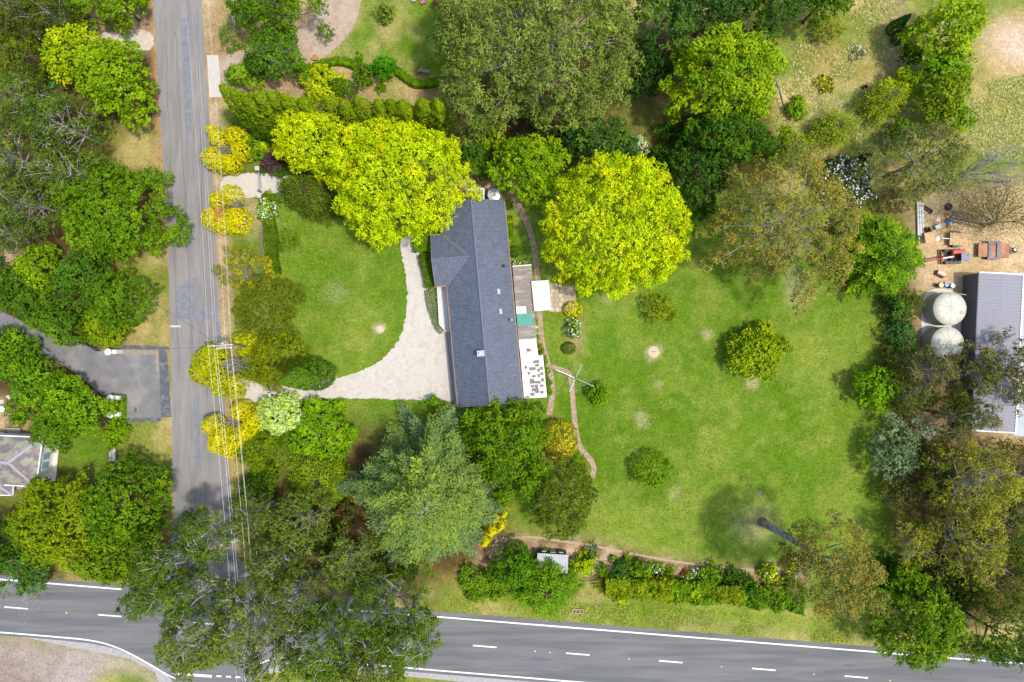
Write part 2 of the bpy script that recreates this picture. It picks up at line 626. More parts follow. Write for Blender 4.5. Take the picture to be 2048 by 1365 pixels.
for x0 in (-177, 9, 196, 384, 571, 759, 946, 1132, 1318, 1504, 1689, 1875):
    mark('centre_dash', strip((x0, CL(x0)), (x0 + 47, CL(x0 + 47)), 2.5))
EU = lambda x: CL(x) - 54.5
mark('edge_line', strip((-380, EU(-380)), (243, EU(243)), 2.8))
for a, b in ((251, 261), (271, 281), (291, 301), (311, 321), (331, 341), (351, 361), (371, 381), (391, 401)):
    mark('give_way_dash', strip((a, EU(a) - 19 + (a - 251) * .04), (b, EU(b) - 19 + (a - 251) * .04), 3.2))
mark('edge_line', strip((428, EU(428) + 4), (2480, EU(2480)), 2.8))
mark('edge_line', ribbon(smooth_line([(-380, CL(-380) + 52), (0, 1265), (100, 1273), (190, 1281), (240, 1297), (290, 1323), (325, 1345), (352, 1358)]), 2.7))
mark('edge_line', ribbon(smooth_line([(486, 1420), (488, 1366), (500, 1342), (530, 1321), (570, 1315), (640, CL(640) + 55), (800, CL(800) + 56), (2480, CL(2480) + 56)]), 2.7))
mark('stop_line', strip((345, 1347), (424, 1353), 5))
for a in (433, 452, 471):
    mark('give_way_dash', strip((a, 1352.5 + (a - 433) * .05), (a + 10, 1353 + (a - 433) * .05), 3.2))
# reflective studs
M_STUD = mat('stud', S(236, 200, 110), .4, .05)
for x in (133, 650, 884, 1070, 1100, 1258, 1443, 1628, 1780):
    px, py = P(x, CL(x) + 1.5)
    o = MB().box((px, py, .034), (.16, .16, .03), .08, taper=.7).build('road_stud', M_STUD, main_road)
# repairs on the side road
for pl in ([(352, 585), (372, 560), (392, 555), (394, 620), (432, 622), (432, 640), (352, 638)], [(428, 640), (440, 650), (444, 690), (432, 690)], [(362, 40), (378, 30), (384, 260), (372, 300)], [(386, 800), (398, 790), (402, 940), (390, 960)]):
    mark('road_patch', pl, side_road, .0185, M_PATCH)
tag(sheet('crossover_slab', [(414, 111), (437, 111), (443, 195), (419, 195)], .03, M_CONC, .028), kind='structure')
mark('drain_slab', [(341, 651), (362, 651), (362, 655), (341, 655)], side_road, .03, M_CONC)

# neighbour's sealed drive on the west side
M_KERBORANGE = mat('drive_edge', S(134, 122, 104), .9, .25, 2)
drv = tag(sheet('sealed_driveway', [(-200, 606), (0, 622), (40, 640), (80, 662), (150, 684), (205, 700), (242, 699), (323, 699), (325, 836), (248, 836), (246, 790), (205, 790), (150, 745), (90, 712), (40, 690), (0, 665), (-200, 640)], .012, M_ASPH3), kind='structure')
mark('tar_kerb', [(243, 690), (338, 694), (338, 700), (243, 699)], drv, .022, M_TAR)
mark('tar_kerb', [(318, 701), (334, 701), (340, 790), (343, 835), (322, 835)], drv, .020, M_TAR)
mark('tar_kerb', [(236, 837), (321, 836), (321, 843), (236, 845)], drv, .022, M_TAR)
mark('drive_edge_band', [(240, 701), (317, 701), (318, 742), (312, 742), (311, 709), (240, 709)], drv, .0165, M_KERBORANGE)
mark('pit_lid', [(268, 815), (274, 815), (274, 825), (269, 825)], drv, .022, M_TAR)

def rough_poly(pts, it=2):
    """smoothed outline with a ragged edge"""
    p = np.array(smooth_poly(pts, 2))
    q = np.roll(p, -1, 0)
    p = np.concatenate([np.stack([p[i] + (q[i] - p[i]) * t for t in np.linspace(0, 1, max(int(np.hypot(*(q[i] - p[i])) / 4), 1), endpoint=False)]) for i in range(len(p))])
    r_ = np.random.default_rng(len(p))
    return [tuple(a) for a in p + r_.normal(0, 1.0, p.shape)]


# gravel drives of the property
M_GRAV = mat('gravel', S(178, 171, 160), .95, .1, 2.2, .5, 35, col2=S(172, 163, 149), thr=.57)
tag(sheet('gravel_driveway', rough_poly([(818, 470), (797, 484), (806, 520), (813, 560), (815, 600), (811, 640), (799, 680), (775, 712), (745, 732), (715, 744), (680, 757), (600, 768), (520, 768), (486, 758), (470, 760), (474, 806), (540, 801), (640, 797), (760, 798), (880, 801), (918, 806), (900, 665), (874, 650), (862, 615), (853, 565), (842, 520), (830, 470)], 1), .008, M_GRAV), kind='structure')
tag(sheet('gravel_entrance', rough_poly([(440, 356), (470, 348), (540, 347), (600, 352), (640, 380), (600, 396), (540, 388), (500, 396), (440, 404)], 1), .008, M_GRAV), kind='structure')

M_GRAV2 = mat('beige_gravel', S(160, 143, 124), .95, .14, 1.4, .5, 35, col2=S(150, 131, 110), thr=.56)
tag(sheet('turning_area', rough_poly([(436, 108), (520, 100), (575, 80), (610, 50), (640, 0), (650, -60), (730, -60), (724, 0), (714, 40), (682, 88), (648, 116), (606, 138), (560, 150), (520, 150), (440, 178)], 2), .006, M_GRAV2), kind='structure')
# worn seams and cracks in the asphalt
rk = np.random.default_rng(12)
for px0, n_, st_, par in ((330, 9, (2, 60), side_road), (352, 7, (3, 70), side_road), (395, 8, (1.5, 66), side_road)):
    yy, xx, pts = rk.uniform(20, 120), px0, []
    for _ in range(n_ * 3):
        pts.append((xx + rk.normal(0, 1.2), yy))
        xx += st_[0] * .55
        yy += st_[1] * .45
    mark('tar_seam', ribbon(pts, 1.0), par, .0205, mat('tar_seam', S(92, 92, 94), .8, .2, 4))
for k_ in range(7):
    x0 = rk.uniform(900, 1950)
    yo = rk.choice([-30, 28]) + rk.uniform(-12, 12)
    pts = [(x0 + q * 14, CL(x0 + q * 14) + yo + rk.normal(0, 1.6)) for q in range(8)]
    mark('tar_seam', ribbon(pts, .8), main_road, .0215, MATS['tar_seam'])
for a_, b_, w_ in ((1240, 1275, 8), (1080, 1318, 10), (140, 1245, 9), (1700, 1330, 7)):
    mark('oil_stain', smooth_poly([(a_ - 3 * w_, b_), (a_, b_ - w_ * .5), (a_ + 3 * w_, b_ + 3), (a_, b_ + w_ * .6)]), main_road, .0205, mat('oil_stain', S(90, 91, 96), .8, .15, 2))

tag(sheet('sandy_drive', rough_poly([(120, 92), (190, 70), (240, 62), (304, 58), (310, 100), (280, 104), (240, 92), (190, 92), (90, 116)], 2), .006, mat('pale_sand', S(176, 164, 146), .95, .14, 1.8, .5, 30, col2=S(160, 138, 110), thr=.6)), kind='structure')
# brick paths
M_BRK = mat('path_brick', S(160, 136, 114), .92, .22, 5, .5, 25, col2=S(138, 118, 100), thr=.5)
pth = [(1028, 395), (1040, 418), (1056, 450), (1068, 490), (1074, 540), (1077, 580), (1079, 640), (1084, 690), (1098, 735), (1106, 770), (1104, 800), (1098, 830)]
tag(sheet('brick_path', ribbon(smooth_line(pth), 11), .014, M_BRK), kind='structure')
tag(sheet('brick_path', ribbon(smooth_line([(1102, 734), (1130, 742), (1143, 752), (1145, 790), (1150, 850), (1158, 895), (1178, 915), (1190, 935), (1184, 955)]), 10), .018, M_BRK), kind='structure')
tag(sheet('brick_path', ribbon(smooth_line([(1030, 1076), (1070, 1074), (1100, 1080), (1180, 1090), (1300, 1116), (1420, 1134), (1520, 1142), (1570, 1136), (1604, 1106)]), 4.5), .010, mat('bed_edge', S(158, 136, 112), .95, .2, 4, .4, 20)), kind='structure')

# flagstone patio behind the house: every stone its own piece
pat = tag(sheet('patio_slab', [(1098, 566), (1150, 570), (1153, 620), (1140, 626), (1098, 624)], .02, mat('patio_joint', S(150, 132, 104), .95, .2, 4)), kind='structure')
M_FLAG = mat('flagstone', S(182, 164, 136), .9, .16, 3, .3, 20)
M_FLAG2 = mat('flagstone_grey', S(160, 146, 126), .9, .16, 3, .3, 20)
r = np.random.default_rng(3)
for iy in range(6):
    for ix in range(5):
        cx, cy = 1102 + ix * 9.6 + (iy % 2) * 3, 573 + iy * 9.2
        pts = []
        for k in range(7):
            t = 2 * math.pi * (k + r.uniform(-.25, .25)) / 7
            q = r.uniform(4.1, 5.1)
            pts.append(P(min(max(cx + q * math.cos(t), 1099), 1150), cy + q * math.sin(t)))
        MB().prism(pts, .0, .04 + r.uniform(0, .012)).build('flagstone', M_FLAG if r.random() < .6 else M_FLAG2, pat)
# ------------------------------------------------------------------ main house
M_TILE = mat('roof_tile', (0, 0, 0), .5, .1, 1.2, .15, 30, attr=True, spec=.35)
M_RIDGE = mat('ridge_cap', S(90, 97, 112), .5, .1, 2)
M_WALL = mat('rendered_wall', S(206, 198, 184), .85, .08, 1.5, .1, 20)
M_GUT = mat('copper_gutter', S(142, 110, 84), .6, .2, 3)
M_WHITE = mat('white_paint', S(206, 206, 202), .6, .06, 2)
M_GLASS = mat('window_glass', S(40, 50, 58), .08, .05, 1, spec=.6)
M_CORR_W = mat('white_iron', S(198, 198, 195), .5, .1, 1.8, col2=S(182, 180, 172), thr=.56)
M_CORR_G = mat('grey_iron', S(150, 152, 152), .5, .15, 1.5, metal=.2)
M_RUST = mat('rusty_iron', S(146, 118, 92), .75, .3, 3, col2=S(170, 172, 164), thr=.55)
M_FIBRO = mat('weathered_fibro', S(124, 116, 106), .9, .22, 1.6, .3, 18, col2=S(148, 139, 127), thr=.56, stretch=(.6, 3, 1))
M_GALV = mat('galvanised', S(176, 182, 182), .4, .12, 2, metal=.45)
M_DARKM = mat('dark_metal', S(52, 54, 60), .5, .15, 3)
M_TIMBER = mat('timber', S(150, 126, 98), .8, .2, 4)


def tile_slope(mb, cols, o, du, dv, nu, nv, rng, base, keep=None):
    """interlocking tiles on a slope: o = lower corner, du along the eave, dv up the slope (vectors per tile)"""
    o, du, dv = Vector(o), Vector(du), Vector(dv)
    n = du.cross(dv).normalized()
    if n.z < 0:
        n = -n
    for j in range(nv):
        for i in range(nu):
            c = o + du * (i + .5) + dv * (j + .5)
            if keep and not keep(c):
                continue
            a = o + du * i + dv * j
            k = base * rng.uniform(.86, 1.12)
            prof = ((0.03, .030), (.55, .004), (.70, .085), (.97, .08))
            lo = [a + du * p + n * (h + .014) for p, h in prof]
            hi = [a + dv * 1.06 + du * p + n * (h - .016) for p, h in prof]
            fr = [a + du * p - n * .004 for p, h in prof]
            b = len(mb.v)
            mb.v += [tuple(v) for v in lo + hi + fr]
            for q in range(3):
                mb.f.append((b + q, b + q + 1, b + 4 + q + 1, b + 4 + q))
                mb.f.append((b + 8 + q, b + 8 + q + 1, b + q + 1, b + q))
                cols += [k, k * .98]


def with_cols(o, cols):
    me = o.data
    a = me.attributes.new('col', 'FLOAT_COLOR', 'FACE')
    c = np.concatenate([np.array(cols), np.ones((len(cols), 1))], 1).astype(np.float32)
    a.data.foreach_set('color', c.ravel())
    return o


HC, HA = Vector((-3.87, 4.71, 0)), math.atan2(35.6, 390)
house = empty('house', HC, HA, 'long white house with slate-blue tiled gable roof', 'house')
RI = Matrix.Rotation(-HA, 3, 'Z')


def HL(px, py, h):
    return RI @ (P3(px, py, h) - HC)


HLn, HW, EZ, RZ = 12.63, 4.05, 2.6, 4.6
SLP = (RZ - EZ) / HW
rng = np.random.default_rng(21)
BLUE = np.array(S(86, 92, 105))
# walls with the gables
wb = MB()
w, l = HW - .45, HLn - .3
for s in (-1, 1):
    wb.box((s * w, 0, EZ / 2 + .05), (.2, 2 * l, EZ + .1))
    gz = RZ - .12
    wb.poly([(-w, s * l, 0), (w, s * l, 0), (w, s * l, EZ + .1), (0, s * l, gz - .1), (-w, s * l, EZ + .1)])
    wb.poly([(-w, s * (l - .2), 0), (w, s * (l - .2), 0), (w, s * (l - .2), EZ + .1), (0, s * (l - .2), gz - .1), (-w, s * (l - .2), EZ + .1)])
# wing in front: px corners at eave height
WA, WB_, WI = HL(860.4, 472, EZ), HL(869.6, 573.4, EZ), HL(938.5, 513, 4.17)
wy = (WA.y + WB_.y) / 2
wh = abs(WA.y - WB_.y) / 2
wx = (WA.x + WB_.x) / 2
WRZ = EZ + wh * SLP
wix = -(RZ - WRZ) / SLP
wb.box(((wx + .4 - w) / 2 - .05, wy + wh - .4, EZ / 2), (abs(wx + .4 + w) + .1, .2, EZ))
wb.box(((wx + .4 - w) / 2 - .05, wy - wh + .4, EZ / 2), (abs(wx + .4 + w) + .1, .2, EZ))
wb.poly([(wx + .4, wy - wh + .4, 0), (wx + .4, wy + wh - .4, 0), (wx + .4, wy + wh - .4, EZ), (wx + .4, wy, WRZ - .2), (wx + .4, wy - wh + .4, EZ)])
wb.build('wall', M_WALL, house)
# windows and door on the long walls
for s, ys in ((1, (-9.6, -6.2, 6.5, 9.4)), (-1, (-8.5, -4.6, -1.2, 10.3))):
    for y in ys:
        f = MB().box((s * (w + .12), y, 1.5), (.1, 1.7, 1.3)).build('window', M_WHITE, house)
        MB().box((s * (w + .18), y, 1.5), (.03, 1.5, 1.1)).build('pane', M_GLASS, f)
for y in (wy - 1.2, wy + 1.2):
    f = MB().box((wx + .34, y, 1.5), (.1, 1.5, 1.3)).build('window', M_WHITE, house)
    MB().box((wx + .28, y, 1.5), (.03, 1.3, 1.1)).build('pane', M_GLASS, f)
d = MB().box((-w - .14, -3.0, 1.05), (.08, .95, 2.1)).build('door', mat('door_blue', S(70, 84, 104), .5, .05), house)
MB().box((-w - .2, -2.66, 1.0), (.06, .05, .14)).build('handle', M_GALV, d)
# roof deck under the tiles, then the tiles
rf_ = MB()
e0 = EZ - .04
t_ = .07
rf_.quad((-HW, -HLn, e0), (0, -HLn, RZ - t_), (0, HLn, RZ - t_), (-HW, HLn, e0))
rf_.quad((HW, HLn, e0), (0, HLn, RZ - t_), (0, -HLn, RZ - t_), (HW, -HLn, e0))
rf_.poly([(wx, wy - wh, e0), (wx, wy, WRZ - t_), (wix + .2, wy, WRZ - t_), (-HW + .05, wy - wh, e0)])
rf_.poly([(wx, wy + wh, e0), (wx, wy, WRZ - t_), (wix + .2, wy, WRZ - t_), (-HW + .05, wy + wh, e0)])
roof = rf_.build('roof', mat('roof_deck', S(70, 76, 92), .7, .1, 2), house)
tm_, tc_ = MB(), []
nu, nv = 80, 14
ul = 2 * HLn / nu
sv_ = lambda s: Vector((-s * HW / nv, 0, (RZ - EZ) / nv))
tile_slope(tm_, tc_, (HW, -HLn, EZ), (0, ul, 0), sv_(1), nu, nv, rng, BLUE)
inwing = lambda c: not (c.x < wix - .05 and abs(c.y - wy) < wh * max(0, (wix - c.x) / (wix + HW)) - .1)
tile_slope(tm_, tc_, (-HW, HLn, EZ), (0, -ul, 0), sv_(-1), nu, nv, rng, BLUE, inwing)
nwu = int(abs(wix - wx) / ul)
nwv = 11
for s in (-1, 1):
    kp = lambda c: c.x < wix - (wix + HW) * min(1, abs(c.y - wy) / wh) + .12
    tile_slope(tm_, tc_, (wx if s < 0 else wx + ul * nwu, wy + s * wh, EZ), (ul * -s, 0, 0) if s > 0 else (ul, 0, 0), (0, -s * wh / nwv, (WRZ - EZ) / nwv), nwu, nwv, rng, BLUE, kp)
tag(with_cols(tm_.build('roof_tiles', M_TILE, house), tc_), kind='stuff')
rg_ = MB()
for i in range(60):
    y = -HLn + (i + .5) * 2 * HLn / 60
    rg_.tube([(0, y - .23, RZ + .0), (0, y + .2, RZ + .012)], [.13, .15], 8)
for i in range(12):
    x = wx + (i + .5) * (wix - wx) / 12
    rg_.tube([(x - .2, wy, WRZ + .012), (x + .2, wy, WRZ)], [.14, .12], 8)
tag(rg_.build('ridge_tiles', M_RIDGE, roof), kind='stuff')
for s in (-1, 1):
    MB().bar((wix + .05, wy, WRZ + .03), (-HW - .02, wy + s * wh, EZ + .035), .13, .03).build('valley_flashing', M_GUT, roof)
MB().box((HW + .06, 0, EZ - .02), (.12, 2 * HLn, .1)).build('gutter', M_GUT, roof)
for a, b in ((-HLn, wy - wh), (wy + wh, HLn)):
    MB().box((-HW - .06, (a + b) / 2, EZ - .02), (.12, b - a, .1)).build('gutter', M_GUT, roof)
for s in (-1, 1):
    MB().box(((wx - HW) / 2, wy + s * (wh + .06), EZ - .02), (HW + wx if False else abs(wx + HW), .12, .1)).build('gutter', M_GUT, roof)
M_BARGE = mat('barge_board', S(94, 101, 116), .5, .06)
for s in (-1, 1):
    for t in (-1, 1):
        MB().bar((t * HW, s * (HLn + .02), EZ + .0), (0, s * (HLn + .02), RZ + .0), .06, .2).build('barge_board', M_BARGE, roof)
# skylights, vents and flue standing on the east slope
for px, py in ((997, 583), (1001, 623)):
    c = HL(px, py, 4.0)
    c.z = RZ - abs(c.x) * SLP + .06
    Mx = Matrix.Rotation(math.atan(SLP), 3, 'Y')
    o = MB().box((c.x, c.y, c.z), (.34, .62, .12), M=Mx).build('skylight', M_GALV, roof)
    MB().box((c.x + .03, c.y, c.z + .055), (.24, .48, .05), M=Mx).build('pane', mat('skylight_glass', S(150, 166, 182), .1, .03), o)
for px, py, hh in ((1008, 532, .5), (1023, 640, .75)):
    c = HL(px, py, 3.6)
    z = RZ - abs(c.x) * SLP
    o = MB().tube([(c.x, c.y, z - .1), (c.x, c.y, z + hh)], .09, 10).build('vent_pipe', M_DARKM, roof, True)
    MB().lathe([(.19, 0), (.19, .05), (.05, .16)], (c.x, c.y, z + hh), 12).build('vent_cap', M_DARKM if hh < .6 else mat('terracotta', S(176, 136, 112), .8), o)
c = HL(962, 707, 4.4)
z = RZ - abs(c.x) * SLP
ch = MB().box((c.x, c.y, z + .3), (.8, .62, 1.0)).build('chimney', mat('chimney_render', S(140, 152, 172), .7, .1), roof)
MB().box((c.x, c.y, z + .84), (.9, .72, .08)).build('chimney_cap', mat('chimney_cap', S(150, 160, 178), .7, .1), ch)
MB().tube([(c.x - .05, c.y, z + .8), (c.x - .05, c.y, z + 1.25)], .13, 10).build('flue', M_WHITE, ch)
# front veranda deck with white edge and a lower skillion roof
q = [HL(a, b, .4) for a, b in ((876, 573), (895, 573), (900, 664), (893, 664), (880, 650))]
MB().prism([(v.x, v.y) for v in q], 0.0, .4).build('veranda_deck', mat('pale_concrete', S(190, 187, 182), .8, .07, 1.5), house)
for a, b in (((875, 575), (879, 649)), ((879, 649), (892, 664))):
    p0, p1 = HL(*a, .9), HL(*b, .9)
    o = MB().bar(p0, p1, .1, .08).build('veranda_rail', M_WHITE, house)
    for k in range(7):
        t = k / 6
        MB().box((p0.x * (1 - t) + p1.x * t, p0.y * (1 - t) + p1.y * t, .63), (.08, .08, .5)).build('baluster', M_WHITE, o)
a0, a1, b0, b1 = HL(893, 666, 1.0), HL(908, 812, 1.0), HL(898, 664, 1.0), HL(922, 812, 1.0)
pl = MB()
pl.prism([(a0.x, a0.y), (a1.x, a1.y), (b1.x, b1.y), (b0.x, b0.y)], 0, .55)
pl.build('planter_wall', mat('grey_plinth', S(146, 150, 158), .8, .1, 1.5), house)
MB().bar((a0.x, a0.y, .58), (a1.x, a1.y, .58), .16, .1).build('plinth_edge', mat('plinth_edge', S(122, 116, 108), .8, .1), house)


# lean-to roofs at the back
def iron_sheet(name, corners, m, parent, wave=.16, amp=.028, thick=0):
    """corrugated sheet from 4 corners (a,b along the ribs' run; ribs go a->b, repeated towards d)"""
    a, b, c_, d_ = [Vector(v) for v in corners]
    L = (d_ - a).length
    n = max(int(L / wave * 4), 8)
    up = (b - a).cross(d_ - a).normalized()
    if up.z < 0:
        up = -up
    mb = MB()
    for i in range(n + 1):
        t = i / n
        h = up * (amp * math.sin(t * L / wave * 2 * math.pi))
        mb.v += [tuple(a * (1 - t) + d_ * t + h), tuple(b * (1 - t) + c_ * t + h)]
    for i in range(n):
        k = 2 * i
        mb.f.append((k, k + 1, k + 3, k + 2))
    return mb.build(name, m, parent, True)


lt = empty('lean_to', HC, HA, 'low lean-to behind the house with weathered grey roof and teal panel', 'lean-to')
q = [HL(*v) for v in ((1025, 534, 2.45), (1063, 531, 2.2), (1073, 680, 2.2), (1037, 682, 2.45))]
lw = MB()
for v in q:
    lw.box((v.x, v.y, 1.1), (.12, .12, 2.2))
lw2 = MB().box(((q[1].x + q[2].x) / 2 - .15, (q[1].y + q[2].y) / 2, 1.05), (.1, abs(q[1].y - q[2].y) - .2, 2.1)).build('wall', M_WALL, lt)
for v in q:
    MB().box((v.x - .05, v.y, 1.1), (.12, .12, 2.2)).build('post', M_WHITE, lt)
iron_sheet('roof_sheet', [q[0], q[1], q[2], q[3]], M_FIBRO, lt, .18, .012)
MB().bar(q[0] + Vector((0, .05, .04)), q[1] + Vector((0, .05, .04)), .12, .06).build('roof_edge', M_WHITE, lt)
for nm, px, m in (('white_panel', ((1032, 614), (1052, 613), (1053, 627), (1033, 628)), mat('white_panel', S(206, 206, 194), .6, .05)), ('teal_panel', ((1033, 628), (1063, 626), (1064, 651), (1035, 652)), mat('teal_panel', S(68, 134, 118), .6, .12, 2))):
    v = [HL(a, b, 2.53 - (a - 1030) / 35 * .2) for a, b in px]
    iron_sheet(nm, v, m, lt, .2, .008)
pr_ = empty('patio_roof', HC, HA, 'white ribbed patio roof with dark square sheets lying on it', 'roof')
v1 = [HL(*v) for v in ((1037, 680, 2.5), (1072, 677, 2.35), (1077, 712, 2.35), (1041, 714, 2.5))]
v2 = [HL(*v) for v in ((1041, 714, 2.5), (1085, 711, 2.3), (1093, 794, 2.3), (1048, 797, 2.5))]
iron_sheet('roof_sheet', v1, M_CORR_W, pr_, .3, .05)
iron_sheet('roof_sheet', v2, M_CORR_W, pr_, .3, .05)
MB().bar(v2[1], v2[2], .1, .08).build('gutter', M_GALV, pr_)
MB().bar(v2[3], v2[2], .1, .1).build('end_beam', M_WHITE, pr_)
for v in (v1[1], v2[1], v2[2], (v2[1] + v2[2]) / 2):
    MB().box((v.x - .1, v.y, v.z / 2 - .05), (.1, .1, v.z - .1)).build('post', M_WHITE, pr_)
M_SLATE = mat('loose_slate', S(116, 106, 100), .8, .2, 4)
RT = lambda x: 2.5 - (x - v2[0].x) / (v2[1].x - v2[0].x) * .2
for px, py, sx, sy in ((1072, 724, 13, 6), (1074, 731, 8, 5), (1052, 735, 5, 6), (1065, 738, 13, 6), (1083, 737, 6, 6), (1077, 741, 5, 6), (1058, 747, 5, 5), (1084, 748, 6, 6), (1068, 753, 7, 5), (1078, 752, 5, 6), (1064, 763, 9, 10), (1075, 765, 13, 5), (1085, 760, 6, 7), (1065, 773, 7, 5), (1073, 773, 6, 7), (1084, 772, 7, 5), (1067, 780, 7, 6), (1074, 782, 8, 10), (1065, 789, 8, 6), (1084, 785, 7, 5)):
    c = HL(px, py, 2.45)
    k = .95 / PPM
    MB().box((c.x, c.y, RT(c.x) + .05), (sx * k, sy * k, .03), rng.uniform(-.15, .15)).build('loose_sheet', M_SLATE, pr_)
c = HL(1060, 701, 2.5)
o = MB().tube([(c.x, c.y, 2.3), (c.x, c.y, 3.0)], .1, 10).build('roof_flue', mat('terracotta', S(176, 136, 112), .8), pr_)
MB().lathe([(.2, 0), (.2, .12), (.06, .22)], (c.x, c.y, 3.0), 12).build('flue_cap', MATS['terracotta'], o)
for dx, dy in ((-1, .35), (-.9, -.5), (.5, 0)):
    MB().tube([(c.x, c.y, 2.9), (c.x + dx * 1.1, c.y + dy * 1.1, 2.5)], .012, 4).build('stay_wire', M_DARKM, o)
cp = empty('carport', HC, HA, 'flat white metal awning over the flagstone patio', 'awning')
v = [HL(*k) for k in ((1063, 563, 2.6), (1097, 561, 2.5), (1102, 620, 2.5), (1069, 622, 2.6))]
iron_sheet('roof_sheet', v, M_CORR_W, cp, .3, .03)
for k in v:
    kx = k + (sum(v, Vector()) / 4 - k) * .06
    MB().box((kx.x, kx.y, 1.27), (.08, .08, 2.5)).build('post', M_WHITE, cp)
for a, b in ((0, 1), (1, 2), (2, 3), (3, 0)):
    MB().bar(v[a] - Vector((0, 0, .05)), v[b] - Vector((0, 0, .05)), .06, .08).build('frame_rail', M_WHITE, cp)
# little rusty lean-to and round tank at the north gable
rl = empty('garden_store', HC, HA, 'small rusty corrugated store against the north gable', 'shed')
v = [HL(*k) for k in ((930, 402, 1.9), (930, 380, 1.75), (968, 378, 1.75), (967, 401, 1.9))]
iron_sheet('roof_sheet', v, M_RUST, rl, .17, .03)
MB().bar(v[2] + Vector((0, 0, .04)), v[3] + Vector((0, 0, .04)), .2, .05).build('roof_edge', mat('pale_green_paint', S(186, 204, 186), .7), rl)
MB().bar(v[1] + Vector((0, 0, .05)), v[2] + Vector((0, 0, .05)), .2, .05).build('roof_edge', MATS['pale_green_paint'], rl)
for a, b in ((0, 1), (1, 2), (2, 3)):
    m_ = (v[a] + v[b]) / 2
    MB().bar((v[a].x, v[a].y, .85), (v[b].x, v[b].y, .85), .06, 1.7).build('wall', M_RUST, rl)
tk = empty('water_tank', P3(987, 391, 0), 0, 'small round galvanised tank at the north gable of the house', 'water tank')
tk.location = (*P(988, 390, 2.0), 0)
MB().lathe([(.78, 0), (.78, 2.0), (.74, 2.02)], (0, 0, 0), 28).build('tank_wall', M_GALV, tk, False)
MB().lathe([(.82, 2.03), (.8, 2.08), (.25, 2.22), (.02, 2.24)], (0, 0, 0), 28).build('lid', mat('tank_lid', S(188, 198, 198), .4, .08, 3, metal=.4), tk)
MB().lathe([(.22, 2.2), (.22, 2.27), (.05, 2.28)], (.05, -.05, 0), 16).build('hatch', mat('rust_hatch', S(156, 116, 88), .8, .3, 6), tk)
MB().tube([(.0, 0, 2.32), (-.5, -.6, 2.5), (-.8, -.95, 2.5)], .05, 8).build('inlet_pipe', M_GALV, tk)

# ------------------------------------------------------------------ house in the south west
M_OLDR = mat('old_roof', S(112, 98, 99), .8, .18, 2, .2, 25, col2=S(134, 135, 116), thr=.5)
M_HIP = mat('hip_cap', S(142, 139, 144), .7, .1, 3)
h2 = empty('old_house', (*P(60, 930, 0), 0), 0, 'white house with mossy purple-grey hipped iron roof', 'house')
h2o = Vector(h2.location)
g_ = lambda px, py, h: P3(px, py, h) - h2o
ez, rz = 3.2, 5.0
A0, A1, A2, R0 = g_(86, 875, ez), g_(72, 974, ez), g_(-130, 962, ez), g_(17, 926, rz)
A3, R1 = g_(-130, 866, ez), g_(-130, 916, rz)
o = MB()
for f in ([A3, A0, R0, R1], [A0, A1, R0], [A1, A2, R1, R0]):
    o.poly(f if (f[1] - f[0]).cross(f[2] - f[0]).z > 0 else f[::-1])
rf2 = o.build('roof', M_OLDR, h2)
for a, b in ((A0, R0), (A1, R0), (R0, R1)):
    MB().bar(a + Vector((0, 0, .03)), b + Vector((0, 0, .05)), .34, .06).build('hip_cap', M_HIP, rf2)
for a, b in ((A3, A0), (A0, A1), (A1, A2)):
    MB().bar(a, b, .14, .12).build('gutter', M_WHITE, rf2)
ins = lambda v, k=.93: Vector(((v.x - R0.x) * k + R0.x - .2, (v.y - R0.y) * k + R0.y, 0))
for a, b in ((A3, A0), (A0, A1), (A1, A2)):
    p0, p1 = ins(a), ins(b)
    MB().bar((p0.x, p0.y, 1.58), (p1.x, p1.y, 1.58), .2, 3.16).build('wall', M_WHITE, h2)
p0, p1 = ins(A0), ins(A1)
for t in (.42, .62):
    q = p0 * (1 - t) + p1 * t
    f = MB().box((q.x + .12, q.y, 1.7), (.08, 1.0, 1.4), math.atan2(p1.y - p0.y, p1.x - p0.x) + math.pi / 2).build('window', M_WHITE, h2)
    MB().box((q.x + .18, q.y, 1.7), (.04, .8, 1.2), math.atan2(p1.y - p0.y, p1.x - p0.x) + math.pi / 2).build('pane', mat('pane_blue', S(120, 146, 156), .1, .05), f)
q = [g_(*k) for k in ((92, 874, 0), (120, 874, 0), (112, 962, 0), (80, 966, 0))]
MB().prism([(k.x, k.y) for k in q], 0, .12).build('porch_slab', mat('porch_tiles', S(206, 196, 180), .8, .1, 3), h2)
B0, B1, S0 = g_(27, 972, 2.9), g_(26, 991, 2.9), g_(-40, 950, 4.2)
B2, S1 = g_(-130, 990, 2.9), g_(-130, 950, 4.2)
o = MB()
for f in ([B0, B1, S0], [B1, B2, S1, S0]):
    o.poly(f if (f[1] - f[0]).cross(f[2] - f[0]).z > 0 else f[::-1])
wr = o.build('wing_roof', M_OLDR, h2)
MB().bar(B1 + Vector((0, 0, .03)), S0, .3, .06).build('hip_cap', M_HIP, wr)
MB().bar(B0, B1, .12, .12).build('gutter', M_WHITE, wr)
MB().bar(B1, B2, .12, .12).build('gutter', M_WHITE, wr)
MB().bar((B1.x - .5, B1.y + .5, 1.4), (B2.x, B2.y + .5, 1.4), .2, 2.8).build('wall', M_WHITE, h2)
MB().bar((B0.x - .5, B0.y + .2, 1.4), (B1.x - .5, B1.y + .4, 1.4), .2, 2.8).build('wall', M_WHITE, h2)

